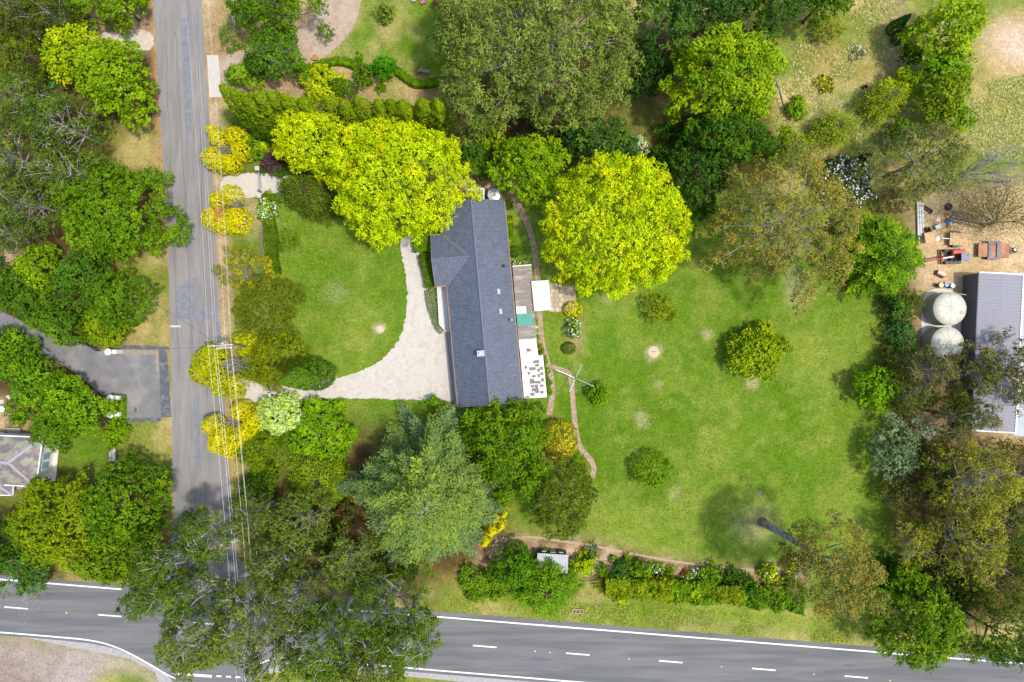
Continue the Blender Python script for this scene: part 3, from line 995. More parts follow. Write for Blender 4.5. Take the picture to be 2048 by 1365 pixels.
# ------------------------------------------------------------------ shed in the eastern yard
shp = [(1958, 545, 3.0), (2047, 550, 3.0), (2031, 866, 3.0), (1944, 861, 3.0)]
sv4 = [P3(*k) for k in shp]
sc_ = sum(sv4, Vector()) / 4
shed = empty('machinery_shed', (sc_.x, sc_.y, 0), 0, 'long shed with grey ribbed roof and white gutters', 'shed')
L4 = [k - Vector((sc_.x, sc_.y, 0)) for k in sv4]
M_SHR = mat('shed_roof', S(126, 125, 131), .55, .07, 3)
mid0, mid1 = (L4[0] + L4[1]) / 2 + Vector((0, 0, .22)), (L4[3] + L4[2]) / 2 + Vector((0, 0, .22))
rs = iron_sheet('roof_sheet', [L4[0], mid0, mid1, L4[3]], M_SHR, shed, .42, .06)
iron_sheet('roof_sheet', [mid0, L4[1], L4[2], mid1], M_SHR, shed, .42, .06)
for a, b, nm in ((0, 1, 'barge_board'), (1, 2, 'gutter'), (2, 3, 'barge_board')):
    if nm == 'gutter':
        MB().bar(L4[a], L4[b], .2, .16).build(nm, M_WHITE, shed)
    else:
        md = (L4[a] + L4[b]) / 2 + Vector((0, 0, .22))
        MB().bar(L4[a], md, .16, .2).build(nm, M_WHITE, shed)
        MB().bar(md, L4[b], .16, .2).build(nm, M_WHITE, shed)
M_SHW = mat('shed_wall', S(92, 92, 96), .6, .1, 1.5)
for a, b in ((0, 1), (1, 2), (2, 3), (3, 0)):
    p0, p1 = L4[a] * .985, L4[b] * .985
    MB().bar((p0.x, p0.y, 1.46), (p1.x, p1.y, 1.46), .1, 2.92).build('wall', M_SHW, shed)
MB().bar((L4[0].x, L4[0].y, 2.95), (L4[3].x, L4[3].y, 2.95), .14, .12).build('gutter', M_SHW, shed)
tag(sheet('concrete_apron', [(2040, 545), (2140, 545), (2140, 880), (2028, 872)], .012, mat('apron', S(160, 164, 168), .85, .1, 1)), kind='structure')

# garden shed on the southern bed
gs = empty('garden_shed', (*P(1104, 1098, 0), 0), -.06, 'small dark green garden shed with grey corrugated roof', 'shed')
MB().box((0, -1.0, .95), (3.5, 1.9, 1.9)).build('wall', mat('green_board', S(40, 66, 58), .7, .15, 4), gs)
iron_sheet('roof_sheet', [(-1.95, -.25 + .2, 2.05), (-1.95, -2.3, 2.3), (1.95, -2.3, 2.3), (1.95, -.05, 2.05)], M_RUST if False else M_CORR_G, gs, .2, .03)
for x in (-1.1, 1.1):
    f = MB().box((x, .0, 1.1), (.55, .08, .7)).build('window', M_WHITE, gs)
    MB().box((x, .05, 1.1), (.42, .03, .56)).build('pane', mat('pane_dark', S(96, 108, 104), .15), f)
dd = MB().box((.05, .02, .85), (.7, .08, 1.6)).build('door', mat('shed_door', S(150, 150, 140), .7, .1), gs)
MB().box((.3, .08, .85), (.05, .06, .12)).build('handle', M_DARKM, dd)
# ------------------------------------------------------------------ plants: generators
LEAF = leaf_mat('leaf', .3, .55)
NEEDLE = leaf_mat('needle', .15, .65)
PETAL = leaf_mat('petal', .3, .6)
BARK = mat('bark_brown', S(96, 80, 62), .9, .3, 6, .6, 12)
BARKG = mat('bark_grey', S(150, 144, 136), .85, .25, 5, .4, 12, col2=S(110, 100, 90), thr=.55)
BARKP = mat('bark_pale', S(168, 162, 152), .8, .22, 4, .3, 12, col2=S(130, 120, 108), thr=.6)


def unit(v):
    return v / (np.linalg.norm(v, axis=-1, keepdims=True) + 1e-9)


def quads_obj(name, co, col, m, parent):
    """co: (n,4,3) corner positions, col: (n,3) face colours -> one mesh"""
    n = len(co)
    me = bpy.data.meshes.new(name)
    me.vertices.add(n * 4)
    me.vertices.foreach_set('co', co.astype(np.float32).ravel())
    me.loops.add(n * 4)
    me.loops.foreach_set('vertex_index', np.arange(n * 4, dtype=np.int32))
    me.polygons.add(n)
    me.polygons.foreach_set('loop_start', np.arange(0, n * 4, 4, dtype=np.int32))
    me.polygons.foreach_set('loop_total', np.full(n, 4, np.int32))
    me.update()
    a = me.attributes.new('col', 'FLOAT_COLOR', 'FACE')
    a.data.foreach_set('color', np.concatenate([np.clip(col, 0, .9), np.ones((n, 1))], 1).astype(np.float32).ravel())
    me.materials.append(m)
    o = bpy.data.objects.new(name, me)
    COL.objects.link(o)
    if parent is not None:
        o.parent = parent
    return o


def leaves(pos, nrm, size, rng, asp=.6, axis=None, jit=.8):
    """kite-shaped leaf faces at pos facing nrm; axis = preferred long direction"""
    n = len(pos)
    nr = unit(nrm + rng.normal(0, jit, (n, 3)))
    a = rng.normal(0, 1, (n, 3)) if axis is None else axis + rng.normal(0, .35, (n, 3))
    u = unit(a - nr * np.sum(a * nr, 1, keepdims=True))
    w = np.cross(nr, u)
    s = (size * rng.uniform(.65, 1.3, n))[:, None]
    f = nr * s * .12
    return np.stack([pos - u * s * .5, pos + w * s * asp * .5 + f, pos + u * s * .5, pos - w * s * asp * .5 + f], 1)


def shade(pal, wts, n_clump, idx, rng, cj=.14, lj=.2):
    pal = np.array(pal)
    k = rng.choice(len(pal), n_clump, p=wts)
    k2 = rng.choice(len(pal), n_clump, p=wts)
    t = rng.random((n_clump, 1)) * .5
    c = pal[k] * (1 - t) + pal[k2] * t
    c = c * rng.uniform(1 - cj, 1 + cj, (n_clump, 1))
    lc = c[idx] * rng.uniform(1 - lj, 1 + lj, (len(idx), 1))
    lc[:, 0] *= rng.uniform(.88, 1.14, len(idx))
    g1 = (lc[:, 0:1] < .85 * lc[:, 1:2]) & (lc[:, 2:3] < .4 * lc[:, 1:2])
    lc *= np.where(g1, np.array([[1.17, 1.1, .55]]), np.array([[1.02, 1.06, .85]]))
    return lc


def polar(poly, cx, cy, k):
    """radius by angle (metres) of a pixel outline seen from its centre"""
    p = np.array(poly, float)
    q = np.roll(p, -1, 0)
    t = np.linspace(0, 1, 24, endpoint=False)[None, :, None]
    d = (p[:, None] * (1 - t) + q[:, None] * t).reshape(-1, 2) - (cx, cy)
    d[:, 1] *= -1
    an = np.arctan2(d[:, 1], d[:, 0])
    r = np.hypot(d[:, 0], d[:, 1]) * k
    bins = np.linspace(-np.pi, np.pi, 73)
    out = np.array([r[(an >= a) & (an < b)].max() if ((an >= a) & (an < b)).any() else np.nan for a, b in zip(bins[:-1], bins[1:])])
    c = (bins[:-1] + bins[1:]) / 2
    ok = ~np.isnan(out)
    oo = out[ok]
    for _ in range(2):
        oo = .25 * np.roll(oo, 1) + .5 * oo + .25 * np.roll(oo, -1)
    out[ok] = oo
    return lambda th: np.interp(th, np.r_[c[ok] - 2 * np.pi, c[ok], c[ok] + 2 * np.pi], np.tile(out[ok], 3))


def ellfun(rx, ry, rot, rng, wob=.12):
    ph = rng.uniform(0, 6.28, 5)
    am = rng.normal(0, wob / 2, 5)

    def f(th):
        t = th - rot
        r = rx * ry / np.sqrt((ry * np.cos(t)) ** 2 + (rx * np.sin(t)) ** 2)
        return r * (1 + sum(am[i] * np.cos((i + 2) * th + ph[i]) for i in range(5)))
    return f


# leaf size, leaves per m2 of footprint, clump radius, profile, palette, weights
KIND = {
    'elm':   dict(leaf=.29, dens=240, cl=.8, asp=.5, pal=[S(182, 198, 8), S(164, 190, 10), S(206, 206, 10), S(138, 170, 10)], w=[.42, .36, .1, .12], lj=.14, rag=.05),
    'green': dict(leaf=.34, dens=150, cl=1.05, asp=.62, pal=[S(96, 134, 18), S(82, 120, 16), S(118, 150, 24)], w=[.4, .35, .25]),
    'lime':  dict(leaf=.36, dens=150, cl=1.0, asp=.62, pal=[S(142, 168, 16), S(124, 154, 14), S(166, 182, 24)], w=[.4, .4, .2]),
    'deep':  dict(leaf=.34, dens=145, cl=1.05, asp=.62, pal=[S(62, 102, 28), S(54, 90, 26), S(82, 118, 28)], w=[.4, .35, .25]),
    'teal':  dict(leaf=.32, dens=150, cl=.95, asp=.6, pal=[S(58, 96, 44), S(50, 84, 42), S(84, 118, 46)], w=[.4, .35, .25]),
    'pine':  dict(leaf=.44, dens=175, cl=.7, asp=.25, pal=[S(108, 128, 68), S(94, 114, 58), S(124, 142, 82)], w=[.4, .35, .25], lj=.2, needle=1, rag=.03),
    'cypress': dict(leaf=.26, dens=190, cl=.6, asp=.5, pal=[S(76, 96, 20), S(64, 84, 22), S(90, 108, 24)], w=[.4, .35, .25], needle=1),
    'gold':  dict(leaf=.22, dens=230, cl=.5, asp=.55, pal=[S(198, 187, 6), S(178, 174, 8), S(210, 194, 12)], w=[.4, .35, .25], needle=1),
    'golime': dict(leaf=.24, dens=200, cl=.55, asp=.55, pal=[S(164, 166, 8), S(146, 154, 10), S(180, 176, 12)], w=[.4, .35, .25], needle=1),
    'mint':  dict(leaf=.26, dens=200, cl=.5, asp=.6, pal=[S(176, 200, 128), S(160, 188, 108), S(192, 212, 150)], w=[.4, .35, .25]),
    'olive': dict(leaf=.22, dens=210, cl=.55, asp=.5, pal=[S(120, 134, 18), S(104, 120, 20), S(136, 144, 24)], w=[.4, .4, .2]),
    'brown': dict(leaf=.2, dens=220, cl=.6, asp=.5, pal=[S(98, 114, 26), S(86, 104, 32), S(110, 120, 34)], w=[.4, .35, .25]),
    'euc':   dict(leaf=.36, dens=135, cl=.75, asp=.28, pal=[S(146, 138, 62), S(128, 130, 60), S(156, 142, 62), S(120, 128, 66)], w=[.35, .3, .2, .15], lj=.25, rag=.15),
    'eucd':  dict(leaf=.36, dens=125, cl=.85, asp=.34, pal=[S(88, 104, 40), S(76, 92, 40), S(108, 118, 48), S(96, 104, 58)], w=[.35, .35, .15, .15], lj=.25),
    'eucg':  dict(leaf=.38, dens=100, cl=.8, asp=.34, pal=[S(112, 118, 66), S(96, 106, 56), S(128, 128, 70)], w=[.4, .35, .25], lj=.25),
    'eucy':  dict(leaf=.36, dens=105, cl=.8, asp=.3, pal=[S(146, 146, 44), S(126, 132, 48), S(154, 150, 44), S(110, 122, 50)], w=[.35, .25, .2, .2], lj=.25),
    'bluegrey': dict(leaf=.28, dens=170, cl=.6, asp=.45, pal=[S(112, 130, 92), S(98, 116, 82), S(134, 148, 112)], w=[.4, .4, .2], needle=1),
    'purple': dict(leaf=.24, dens=210, cl=.5, asp=.6, pal=[S(92, 62, 76), S(78, 54, 66), S(108, 78, 88)], w=[.4, .4, .2]),
    'red':   dict(leaf=.26, dens=190, cl=.5, asp=.6, pal=[S(132, 84, 40), S(116, 70, 40)], w=[.5, .5]),
    'sage':  dict(leaf=.22, dens=160, cl=.4, asp=.5, pal=[S(128, 140, 104), S(112, 126, 90)], w=[.5, .5]),
    'pale':  dict(leaf=.26, dens=170, cl=.5, asp=.5, pal=[S(186, 196, 160), S(170, 182, 140)], w=[.5, .5]),
    'grass': dict(leaf=.3, dens=200, cl=.4, asp=.3, pal=[S(96, 134, 34), S(82, 120, 28), S(118, 146, 44)], w=[.4, .4, .2]),
    'box':   dict(leaf=.16, dens=330, cl=.35, asp=.65, pal=[S(98, 138, 12), S(86, 124, 12), S(112, 150, 18)], w=[.4, .4, .2]),
    'boxd':  dict(leaf=.17, dens=320, cl=.35, asp=.65, pal=[S(76, 106, 16), S(66, 94, 16), S(90, 118, 22)], w=[.4, .4, .2]),
}


def crown_dome(rng, rf, H, Hb, K, fill=1.0, prof=2.2):
    rag = K.get('rag', .07)
    rg_n = rng.normal(0, rag, 36)
    rf1 = rf
    rf = lambda t_: rf1(t_) * (1 + np.interp(t_, np.linspace(-np.pi, np.pi, 37), np.r_[rg_n, rg_n[:1]]))
    th = np.linspace(-np.pi, np.pi, 73)[:-1]
    rr = rf(th)
    area = np.mean(rr ** 2) * np.pi
    Rm = math.sqrt(area / np.pi)
    cl = min(K['cl'], Rm * .42)
    nb = int(np.clip(area / (np.pi * cl * cl) * 1.75 * fill, 7, 900))
    # jittered sunflower layout keeps the clumps spread out
    i = np.arange(nb) + .5
    u = np.sqrt(i / nb)
    t = i * 2.39996 + rng.normal(0, .12, nb)
    t = (t + np.pi) % (2 * np.pi) - np.pi
    u = np.clip(u + rng.normal(0, .03, nb), 0, 1)
    R = rf(t)
    rho = u * np.maximum(R - cl * .55, R * .55)
    z = Hb + (H - Hb - cl * .7) * np.power(np.clip(1 - u ** prof, 0, 1), .5) - rng.uniform(0, .55, nb) * cl
    z += rng.normal(0, .055, nb) * (H - Hb)
    C = np.stack([rho * np.cos(t), rho * np.sin(t), z], 1)
    Rb = cl * rng.uniform(.7, 1.25, nb)
    # skirt: lower clumps round the rim
    ns = int(nb * .4)
    ts = rng.uniform(-np.pi, np.pi, ns)
    us = rng.uniform(.68, .97, ns)
    Rs = rf(ts)
    rs = us * np.maximum(Rs - cl * .5, Rs * .6)
    zs = rng.uniform(max(Hb * .75, .3), Hb + (H - Hb) * .5, ns)
    C = np.concatenate([C, np.stack([rs * np.cos(ts), rs * np.sin(ts), zs], 1)])
    Rb = np.concatenate([Rb, cl * rng.uniform(.6, 1.1, ns)])
    C[:, 2] = np.maximum(C[:, 2], Rb * .45)
    if K.get('rag', 0) > .1 and len(C) > 30:
        kp = rng.random(len(C)) > .14
        C, Rb = C[kp], Rb[kp]
    nleaf = int(area * K['dens'] * (.8 + .2 * fill) * (1 if fill >= .8 else .85))
    per = 7
    nsub = max(nleaf // per, 20)
    w = Rb ** 2
    bi = rng.choice(len(C), nsub * 2, p=w / w.sum())
    d = unit(rng.normal(0, 1, (nsub * 2, 3)) + np.array([0, 0, .35]))
    sp = C[bi] + d * (Rb[bi] * rng.uniform(.72, 1.05, nsub * 2))[:, None] * np.array([1, 1, .8])
    # drop those buried inside other clumps
    keep = np.ones(len(sp), bool)
    for s in range(0, len(sp), 4000):
        q = sp[s:s + 4000]
        dd = np.linalg.norm((q[:, None] - C[None]) / Rb[None, :, None], axis=2)
        dd[np.arange(len(q)), bi[s:s + 4000]] = 9
        keep[s:s + 4000] = dd.min(1) > .72
    ok = np.where(keep & (sp[:, 2] > .05))[0]
    if len(ok) > nsub:
        ok = ok[rng.permutation(len(ok))[:nsub]]
    sp, bi, d = sp[ok], bi[ok], d[ok]
    per = max(per, int(round(nleaf / max(len(sp), 1))))
    per = min(per, 12)
    si = np.repeat(np.arange(len(sp)), per)
    pos = sp[si] + rng.normal(0, K['leaf'] * .42, (len(si), 3))
    nrm = d[si] * .8 + np.array([0, 0, .55])
    ax = d[si] + np.array([0, 0, -.1])
    co = leaves(pos, nrm, K['leaf'], rng, K['asp'], ax, .55)
    # colour by big clump and by twig
    col = shade(K['pal'], K['w'], len(C), bi[si], rng, .1, K.get('lj', .18))
    col *= rng.uniform(.84, 1.16, len(sp))[si][:, None]
    return co, col, C, Rb


def crown_lobes(rng, lobes, K, rough=.12):
    """union of rounded bodies: (x, y, z0, rx, ry, h, profile)"""
    cos, cols = [], []
    for (x, y, z0, rx, ry, h, pf) in lobes:
        area = np.pi * rx * ry + 1.2 * np.pi * (rx + ry) * .5 * h * .5
        n = int(area * K['dens'] * .62)
        t = rng.uniform(-np.pi, np.pi, n)
        if pf == 'col':              # column with a rounded tip
            v = rng.random(n) ** .8
            pr = np.minimum(1, 1.2 * (1 - v) ** K.get('tip', .72)) * (.75 + .25 * np.minimum(1, v * 4))
            slope = np.where(v > .6, .9, .25)
            zz = v * h
        else:                        # dome
            a = np.arcsin(rng.uniform(-.12, 1, n))
            pr = np.cos(a)
            zz = h * (.12 + .88 * np.clip(np.sin(a), -.1, 1))
            slope = np.sin(a) * 1.2
        ph = rng.uniform(0, 6.28, 6)
        lump = 1 + rough * (np.sin(5 * t + ph[0] + 2 * zz / max(h, .1)) * .35 + np.sin(3 * t + ph[1] - 3 * zz) * .35 + .5 * np.sin(zz * 4 / max(rx, .3) + ph[2] + 2 * t)) + rng.normal(0, .035, n)
        pos = np.stack([x + rx * pr * lump * np.cos(t), y + ry * pr * lump * np.sin(t), z0 + zz + rng.normal(0, .05, n)], 1)
        nrm = np.stack([np.cos(t), np.sin(t), slope], 1)
        ax = nrm * .4 + np.array([0, 0, 1.0])
        co = leaves(pos, unit(nrm), K['leaf'], rng, K['asp'], ax, .45)
        nc = max(int(n / 40), 4)
        ci = (((t + np.pi) * 2.3 * rx).astype(int) * 31 + (zz * 2.2).astype(int) * 17) % nc
        col = shade(K['pal'], K['w'], nc, ci, rng, .07, K.get('lj', .18))
        ok = pos[:, 2] > .02
        cos.append(co[ok])
        cols.append(col[ok])
    return np.concatenate(cos), np.concatenate(cols)


def curve(a, b, rng, bend=.12, n=4, sag=0.0):
    a, b = np.array(a, float), np.array(b, float)
    L = np.linalg.norm(b - a)
    o = rng.normal(0, bend * L, 3)
    t = np.linspace(0, 1, n)[:, None]
    return a * (1 - t) + b * t + o * np.sin(t * np.pi) * .6 + np.array([0, 0, sag * L]) * np.sin(t * np.pi)


def trunk_mesh(rng, H, r, lean=(0, 0)):
    mb = MB()
    pts = [(lean[0] * t + rng.normal(0, .02 * H * .3) * (t > 0), lean[1] * t + rng.normal(0, .02 * H * .3) * (t > 0), H * t) for t in (0, .08, .35, .7, 1)]
    mb.tube(pts, [r * 1.5, r * 1.05, r * .85, r * .6, r * .3], 8)
    return mb, pts


def fronds(rng, rf, H, Hb, pal, w, nbr=90, droop=-.05, leafs=.24, twig=.34, dense=1.0, side=True, tipup=.0, prof=1.0, pal_top=None):
    """layered flat branches with herringbone twigs, as on a cedar"""
    pos, axs, nr, ci = [], [], [], []
    br = MB()
    cidx = 0
    for i in range(nbr):
        f = (i + .5) / nbr
        v = 1 - math.sqrt(1 - f) if prof == 1.0 else f ** prof   # more branches low down
        z0 = Hb + (H - Hb) * v * .97
        an = i * 2.39996 + rng.normal(0, .2)
        an = (an + math.pi) % (2 * math.pi) - math.pi
        L = float(rf(np.array([an]))[0]) * (1 - v) ** .8 * rng.uniform(.78, 1.05) + .5
        d = np.array([math.cos(an), math.sin(an), droop + .35 * v + rng.normal(0, .05)])
        nst = max(int(L / .3), 3)
        t = np.linspace(0, 1, nst)
        path = np.array([0, 0, z0]) + d * (L * t)[:, None] + np.array([0, 0, 1.]) * ((tipup - .12) * L * t ** 2)[:, None]
        br.tube(path[::max(nst // 4, 1)], np.linspace(.02 + L * .011, .015, len(path[::max(nst // 4, 1)])), 4, False)
        sd = np.array([-math.sin(an), math.cos(an), 0])
        fw = d / np.linalg.norm(d)
        for k in range(1, nst):
            if t[k] < .22 * (1 - v) and L > 1.2:
                continue
            for sg in (-1, 1):
                tl = twig * L * (1.08 - t[k]) * rng.uniform(.6, 1.15) * (1.3 if t[k] < .5 else 1) + .28
                td = fw * .75 + sd * sg * .8 + np.array([0, 0, rng.normal(.02, .08)])
                td /= np.linalg.norm(td)
                m_ = max(int(tl / .13 * dense), 2)
                s_ = np.linspace(.1, 1, m_)[:, None]
                pp = path[k] + td * tl * s_
                pos.append(pp + rng.normal(0, .05, pp.shape))
                alt = np.where(np.arange(m_) % 2 == 0, 1, -1)[:, None]
                ax = td + (sd * sg * alt * .5 + fw * .2)
                axs.append(ax)
                nr.append(np.tile([0, 0, 1.], (m_, 1)))
                ci.append(np.full(m_, cidx))
        cidx += 1
    pos, axs, nr, ci = map(np.concatenate, (pos, axs, nr, ci))
    co = leaves(pos, nr, leafs, rng, .42, axs * 2, .45)
    col = shade(pal, w, cidx, ci, rng, .12, .2)
    if pal_top is not None:  # yellower palette towards the top: younger growth, and sunlit tone painted into the leaves
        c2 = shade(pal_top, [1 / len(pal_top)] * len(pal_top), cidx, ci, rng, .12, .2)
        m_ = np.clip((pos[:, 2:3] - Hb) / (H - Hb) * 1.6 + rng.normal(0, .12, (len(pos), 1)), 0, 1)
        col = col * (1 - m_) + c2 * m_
    return co, col, br


def bare_branches(rng, mb, a, b, r, depth, spread=.5, kids=4):
    """recursive twigs into mb"""
    pts = curve(a, b, rng, .06, 4)
    mb.tube(pts, np.linspace(r, r * .45, 4), 5 if r > .05 else 3, False)
    if depth == 0:
        return
    a, b = np.array(a, float), np.array(b, float)
    L = np.linalg.norm(b - a)
    d = (b - a) / L
    for k in range(kids):
        t = rng.uniform(.35, 1)
        s = a * (1 - t) + b * t
        q = d + rng.normal(0, spread, 3)
        q /= np.linalg.norm(q)
        bare_branches(rng, mb, s, s + q * L * rng.uniform(.45, .75), max(r * .5, .012), depth - 1, spread, kids)


SEED = [100]


def plant(name, label, cat, kind, cx, cy, rx, ry, H, rot=0, poly=None, group=None, shape='dome', Hb=None, fill=1.0,
          tpath=None, tip=None, bark=None, limbs=6, flowers=None, prof=2.2, lobes=None, pal=None, wob=.12, dens=1.0, base=None, rough=.12, hollow=None, nbr=90, fr={}):
    """one plant from its outline in the photo: (cx, cy) and (rx, ry) in photo pixels at the height of its widest part"""
    SEED[0] += 1
    rng = np.random.default_rng(SEED[0])
    K = dict(KIND[kind])
    if pal:
        K['pal'] = pal
        K['w'] = [1 / len(pal)] * len(pal)
    K['dens'] = K['dens'] * dens * .785
    if tip:
        K['tip'] = tip
    hm = H * (.5 if shape in ('dome', 'frond') else .4)
    if poly:
        pa = np.array(poly, float)
        cx, cy = (pa[:, 0].min() + pa[:, 0].max()) / 2 if cx is None else cx, (pa[:, 1].min() + pa[:, 1].max()) / 2 if cy is None else cy
    k = (1 - hm / CAM_H) / PPM
    bx, by = P(cx, cy, hm) if base is None else base
    e = empty(name, (bx, by, 0), 0, label, cat, group)
    if poly:
        rf0 = polar(poly, cx, cy, k)
        rf = lambda th: rf0(th) * (1.05 if shape == 'dome' else 1.1)
        Rm = float(np.mean(rf(np.linspace(-3, 3, 40))))
    else:
        rf = ellfun(rx * k * 1.1, ry * k * 1.1, math.radians(-rot), rng, wob)
        Rm = math.sqrt(rx * ry) * k
    Hb = Hb if Hb is not None else H * .3
    LM = NEEDLE if K.get('needle') else LEAF
    bark = bark or BARK
    if shape == 'dome':
        co, col, C, Rb = crown_dome(rng, rf, H, Hb, K, fill, prof)
        quads_obj('crown', co, col, LM, e)
        if H > 2.2:
            mb, tp = trunk_mesh(rng, H * .72, max(.035 * H * .5, .06))
            if tpath is not None:
                mb = MB()
                tp = [np.array(q[:3], float) for q in tpath]
                mb.tube(tp, [q[3] for q in tpath], 10)
            tpa = np.array([np.array(q, float) for q in tp])
            mb.build('trunk', bark, e, True)
            lb = MB()
            top = C[np.argsort(-C[:, 2])]
            sel = rng.permutation(len(C))[:limbs]
            for s in sel:
                za = min(max(C[s, 2] * rng.uniform(.5, .85), Hb * .7), tpa[-1, 2])
                a = np.array([np.interp(za, tpa[:, 2], tpa[:, 0]), np.interp(za, tpa[:, 2], tpa[:, 1]), za])
                pts = curve(a, C[s] + np.array([0, 0, Rb[s] * .35]), rng, .08, 5, .05)
                r0 = max(.0075 * H, .03)
                lb.tube(pts, np.linspace(r0, r0 * .35, 5), 5, False)
                if limbs > 12:
                    for q in range(3):
                        dd = unit(rng.normal(0, 1, 3) + np.array([0, 0, .5]))
                        st = pts[rng.integers(2, 5)]
                        lb.tube(curve(st, st + dd * Rb[s] * rng.uniform(.9, 1.8), rng, .15, 4), np.linspace(r0 * .45, .015, 4), 4, False)
            lb.build('branches', bark, e, True)
    elif shape == 'frond':
        co, col, br = fronds(rng, rf, H, Hb, K['pal'], K['w'], nbr, **fr)
        quads_obj('crown', co, col, LM, e)
        br.build('branches', bark, e, True)
        mb = MB()
        mb.tube([(0, 0, 0), (.03, 0, H * .1), (0, .04, H * .5), (0, 0, H * .88)], [.026 * H, .017 * H, .009 * H, .015], 8)
        mb.build('trunk', bark, e, True)
    elif shape in ('ball', 'col'):
        if lobes is None:
            L = [(0, 0, 0, Rm * rx / math.sqrt(rx * ry) if rx else Rm, Rm * ry / math.sqrt(rx * ry) if rx else Rm, H, shape)]
            if rot:
                th = math.radians(-rot)
        else:
            L = []
            for (lx, ly, lr, lh) in lobes:
                z = lh * .45
                wx, wy = P(lx, ly, z)
                L.append((wx - bx, wy - by, 0 if shape == 'col' else max(lh * .12, 0), lr / PPM, lr / PPM, lh * .88, shape))
        co, col = crown_lobes(rng, L, K, rough)
        quads_obj('crown', co, col, LM, e)
        tm = MB()
        for l in L:
            tm.tube([(l[0] * .4, l[1] * .4, 0), (l[0], l[1], l[5] * .45), (l[0], l[1], l[5] * .7)], [max(.05, l[5] * .02), max(.035, l[5] * .014), .02], 6)
        tm.build('trunk', bark, e)
        if hollow:
            hb = MB()
            hx, hy = P(hollow[0], hollow[1], H * .5)
            hx, hy = hx - bx, hy - by
            hr = hollow[2] / PPM
            for i in range(int(hollow[3])):
                t = rng.uniform(-np.pi, np.pi)
                q = hr * math.sqrt(rng.random())
                dx, dy = math.cos(t), math.sin(t)
                z = H * rng.uniform(.35, .72)
                a = (hx + q * dx * .7, hy + q * dy * .7, z - .35)
                l = rng.uniform(.5, 1.2)
                b = (a[0] + rng.normal(0, .5) * l + dx * .3, a[1] + rng.normal(0, .25) * l, z + rng.uniform(0, .4))
                hb.tube(curve(a, b, rng, .08, 3), [.045, .035, .015], 4, False)
            hb.build('bare_twigs', BARKG, e)
    if flowers:
        fc, fn, fs = flowers
        n = fn
        sel = rng.choice(len(co), n)
        pp = co[sel].mean(1)
        hi = pp[:, 2] > np.percentile(co[..., 2], 30)
        pp = pp[hi] + np.array([0, 0, .1])
        cf = leaves(pp, np.tile([0, 0, 1.], (len(pp), 1)), fs, rng, .95, None, .3)
        o = quads_obj('flowers', cf, np.array(fc)[None] * rng.uniform(.85, 1.1, (len(cf), 1)), PETAL, e)
        tag(o, kind='stuff')
    return e


def hedge(name, label, px_line, width, H, kind, group=None, dens=1.0, cat='hedge', flowers=None, loose=0.0, pal=None):
    """clipped hedge of rectangular section along a pixel polyline"""
    SEED[0] += 1
    rng = np.random.default_rng(SEED[0])
    K = dict(KIND[kind])
    if pal:
        K.update(pal=pal, w=[1 / len(pal)] * len(pal))
    ln = smooth_line([P(a, b, H) for a, b in px_line], 2)
    org = ln.mean(0)
    ln = ln - org
    seg = np.diff(ln, axis=0)
    sl_ = np.linalg.norm(seg, axis=1)
    Lt = sl_.sum()
    W = width / PPM
    e = empty(name, (org[0], org[1], 0), 0, label, cat, group)
    n = int((Lt * W + 1.0 * Lt * H * 2) * K['dens'] * .62 * dens)
    si = rng.choice(len(seg), n, p=sl_ / Lt)
    t = rng.random((n, 1))
    c = ln[si] * (1 - t) + ln[si + 1] * t
    d = seg[si] / sl_[si][:, None]
    nn = np.stack([-d[:, 1], d[:, 0]], 1)
    top = rng.random(n) < W / (W + 2 * H * .7)
    sg = np.where(rng.random(n) < .5, -1., 1.)
    off = np.where(top, rng.uniform(-1, 1, n), sg)
    z = np.where(top, H, rng.uniform(.05, 1, n) * H)
    rnd = np.clip(np.abs(off) - .8, 0, .2) * np.clip(z / H - .7, 0, .3)
    z = z - rnd * H * 1.2
    und = 1 + .08 * np.sin(c[:, 0] * 2.1 + c[:, 1] * 1.7)
    if loose:
        lw = 2.6 * (fbm(c[:, 0], c[:, 1] * 0 + sg * 7, 1.6, SEED[0]) - .5)
        und = und + loose * lw
        z = z * (1 + loose * 2.2 * (fbm(c[:, 0], c[:, 1] + off * 1.1, 1.1, SEED[0] + 9) - .5))
        off = off + rng.normal(0, loose * .25, n)
    pos = np.concatenate([c + nn * (off * W / 2 * und)[:, None], (z + .06 * np.sin(c[:, 0] * 3 + c[:, 1] * 2.3))[:, None]], 1) + rng.normal(0, .05, (n, 3))
    nrm = np.where(top[:, None], np.array([[0, 0, 1.]]), np.concatenate([nn * sg[:, None], np.full((n, 1), .25)], 1))
    co = leaves(pos, nrm, K['leaf'] * 1.2, rng, K['asp'], None, .5)
    ci = ((pos[:, 0] * 1.7).astype(int) * 7 + (pos[:, 1] * 1.7).astype(int) * 13) % 40
    col = shade(K['pal'], K['w'], 40, ci, rng, .1, .2)
    quads_obj('foliage', co, col, LEAF, e)
    st = MB()
    k = max(int(Lt / .8), 2)
    cum = np.r_[0, np.cumsum(sl_)]
    for q in np.linspace(.1, Lt - .1, k):
        x, y = np.interp(q, cum, ln[:, 0]), np.interp(q, cum, ln[:, 1])
        st.tube([(x, y, 0), (x, y, H * .8)], [.04, .02], 5)
    tag(st.build('stems', BARK, e), kind='stuff')
    if flowers:
        fc, fn, fs = flowers
        pp = co[rng.choice(len(co), fn)].mean(1) + np.array([0, 0, .06])
        cf = leaves(pp, np.tile([0, 0, 1.], (fn, 1)), fs, rng, .95, None, .3)
        tag(quads_obj('flowers', cf, np.array(fc)[None] * rng.uniform(.85, 1.1, (fn, 1)), PETAL, e), kind='stuff')
    return e
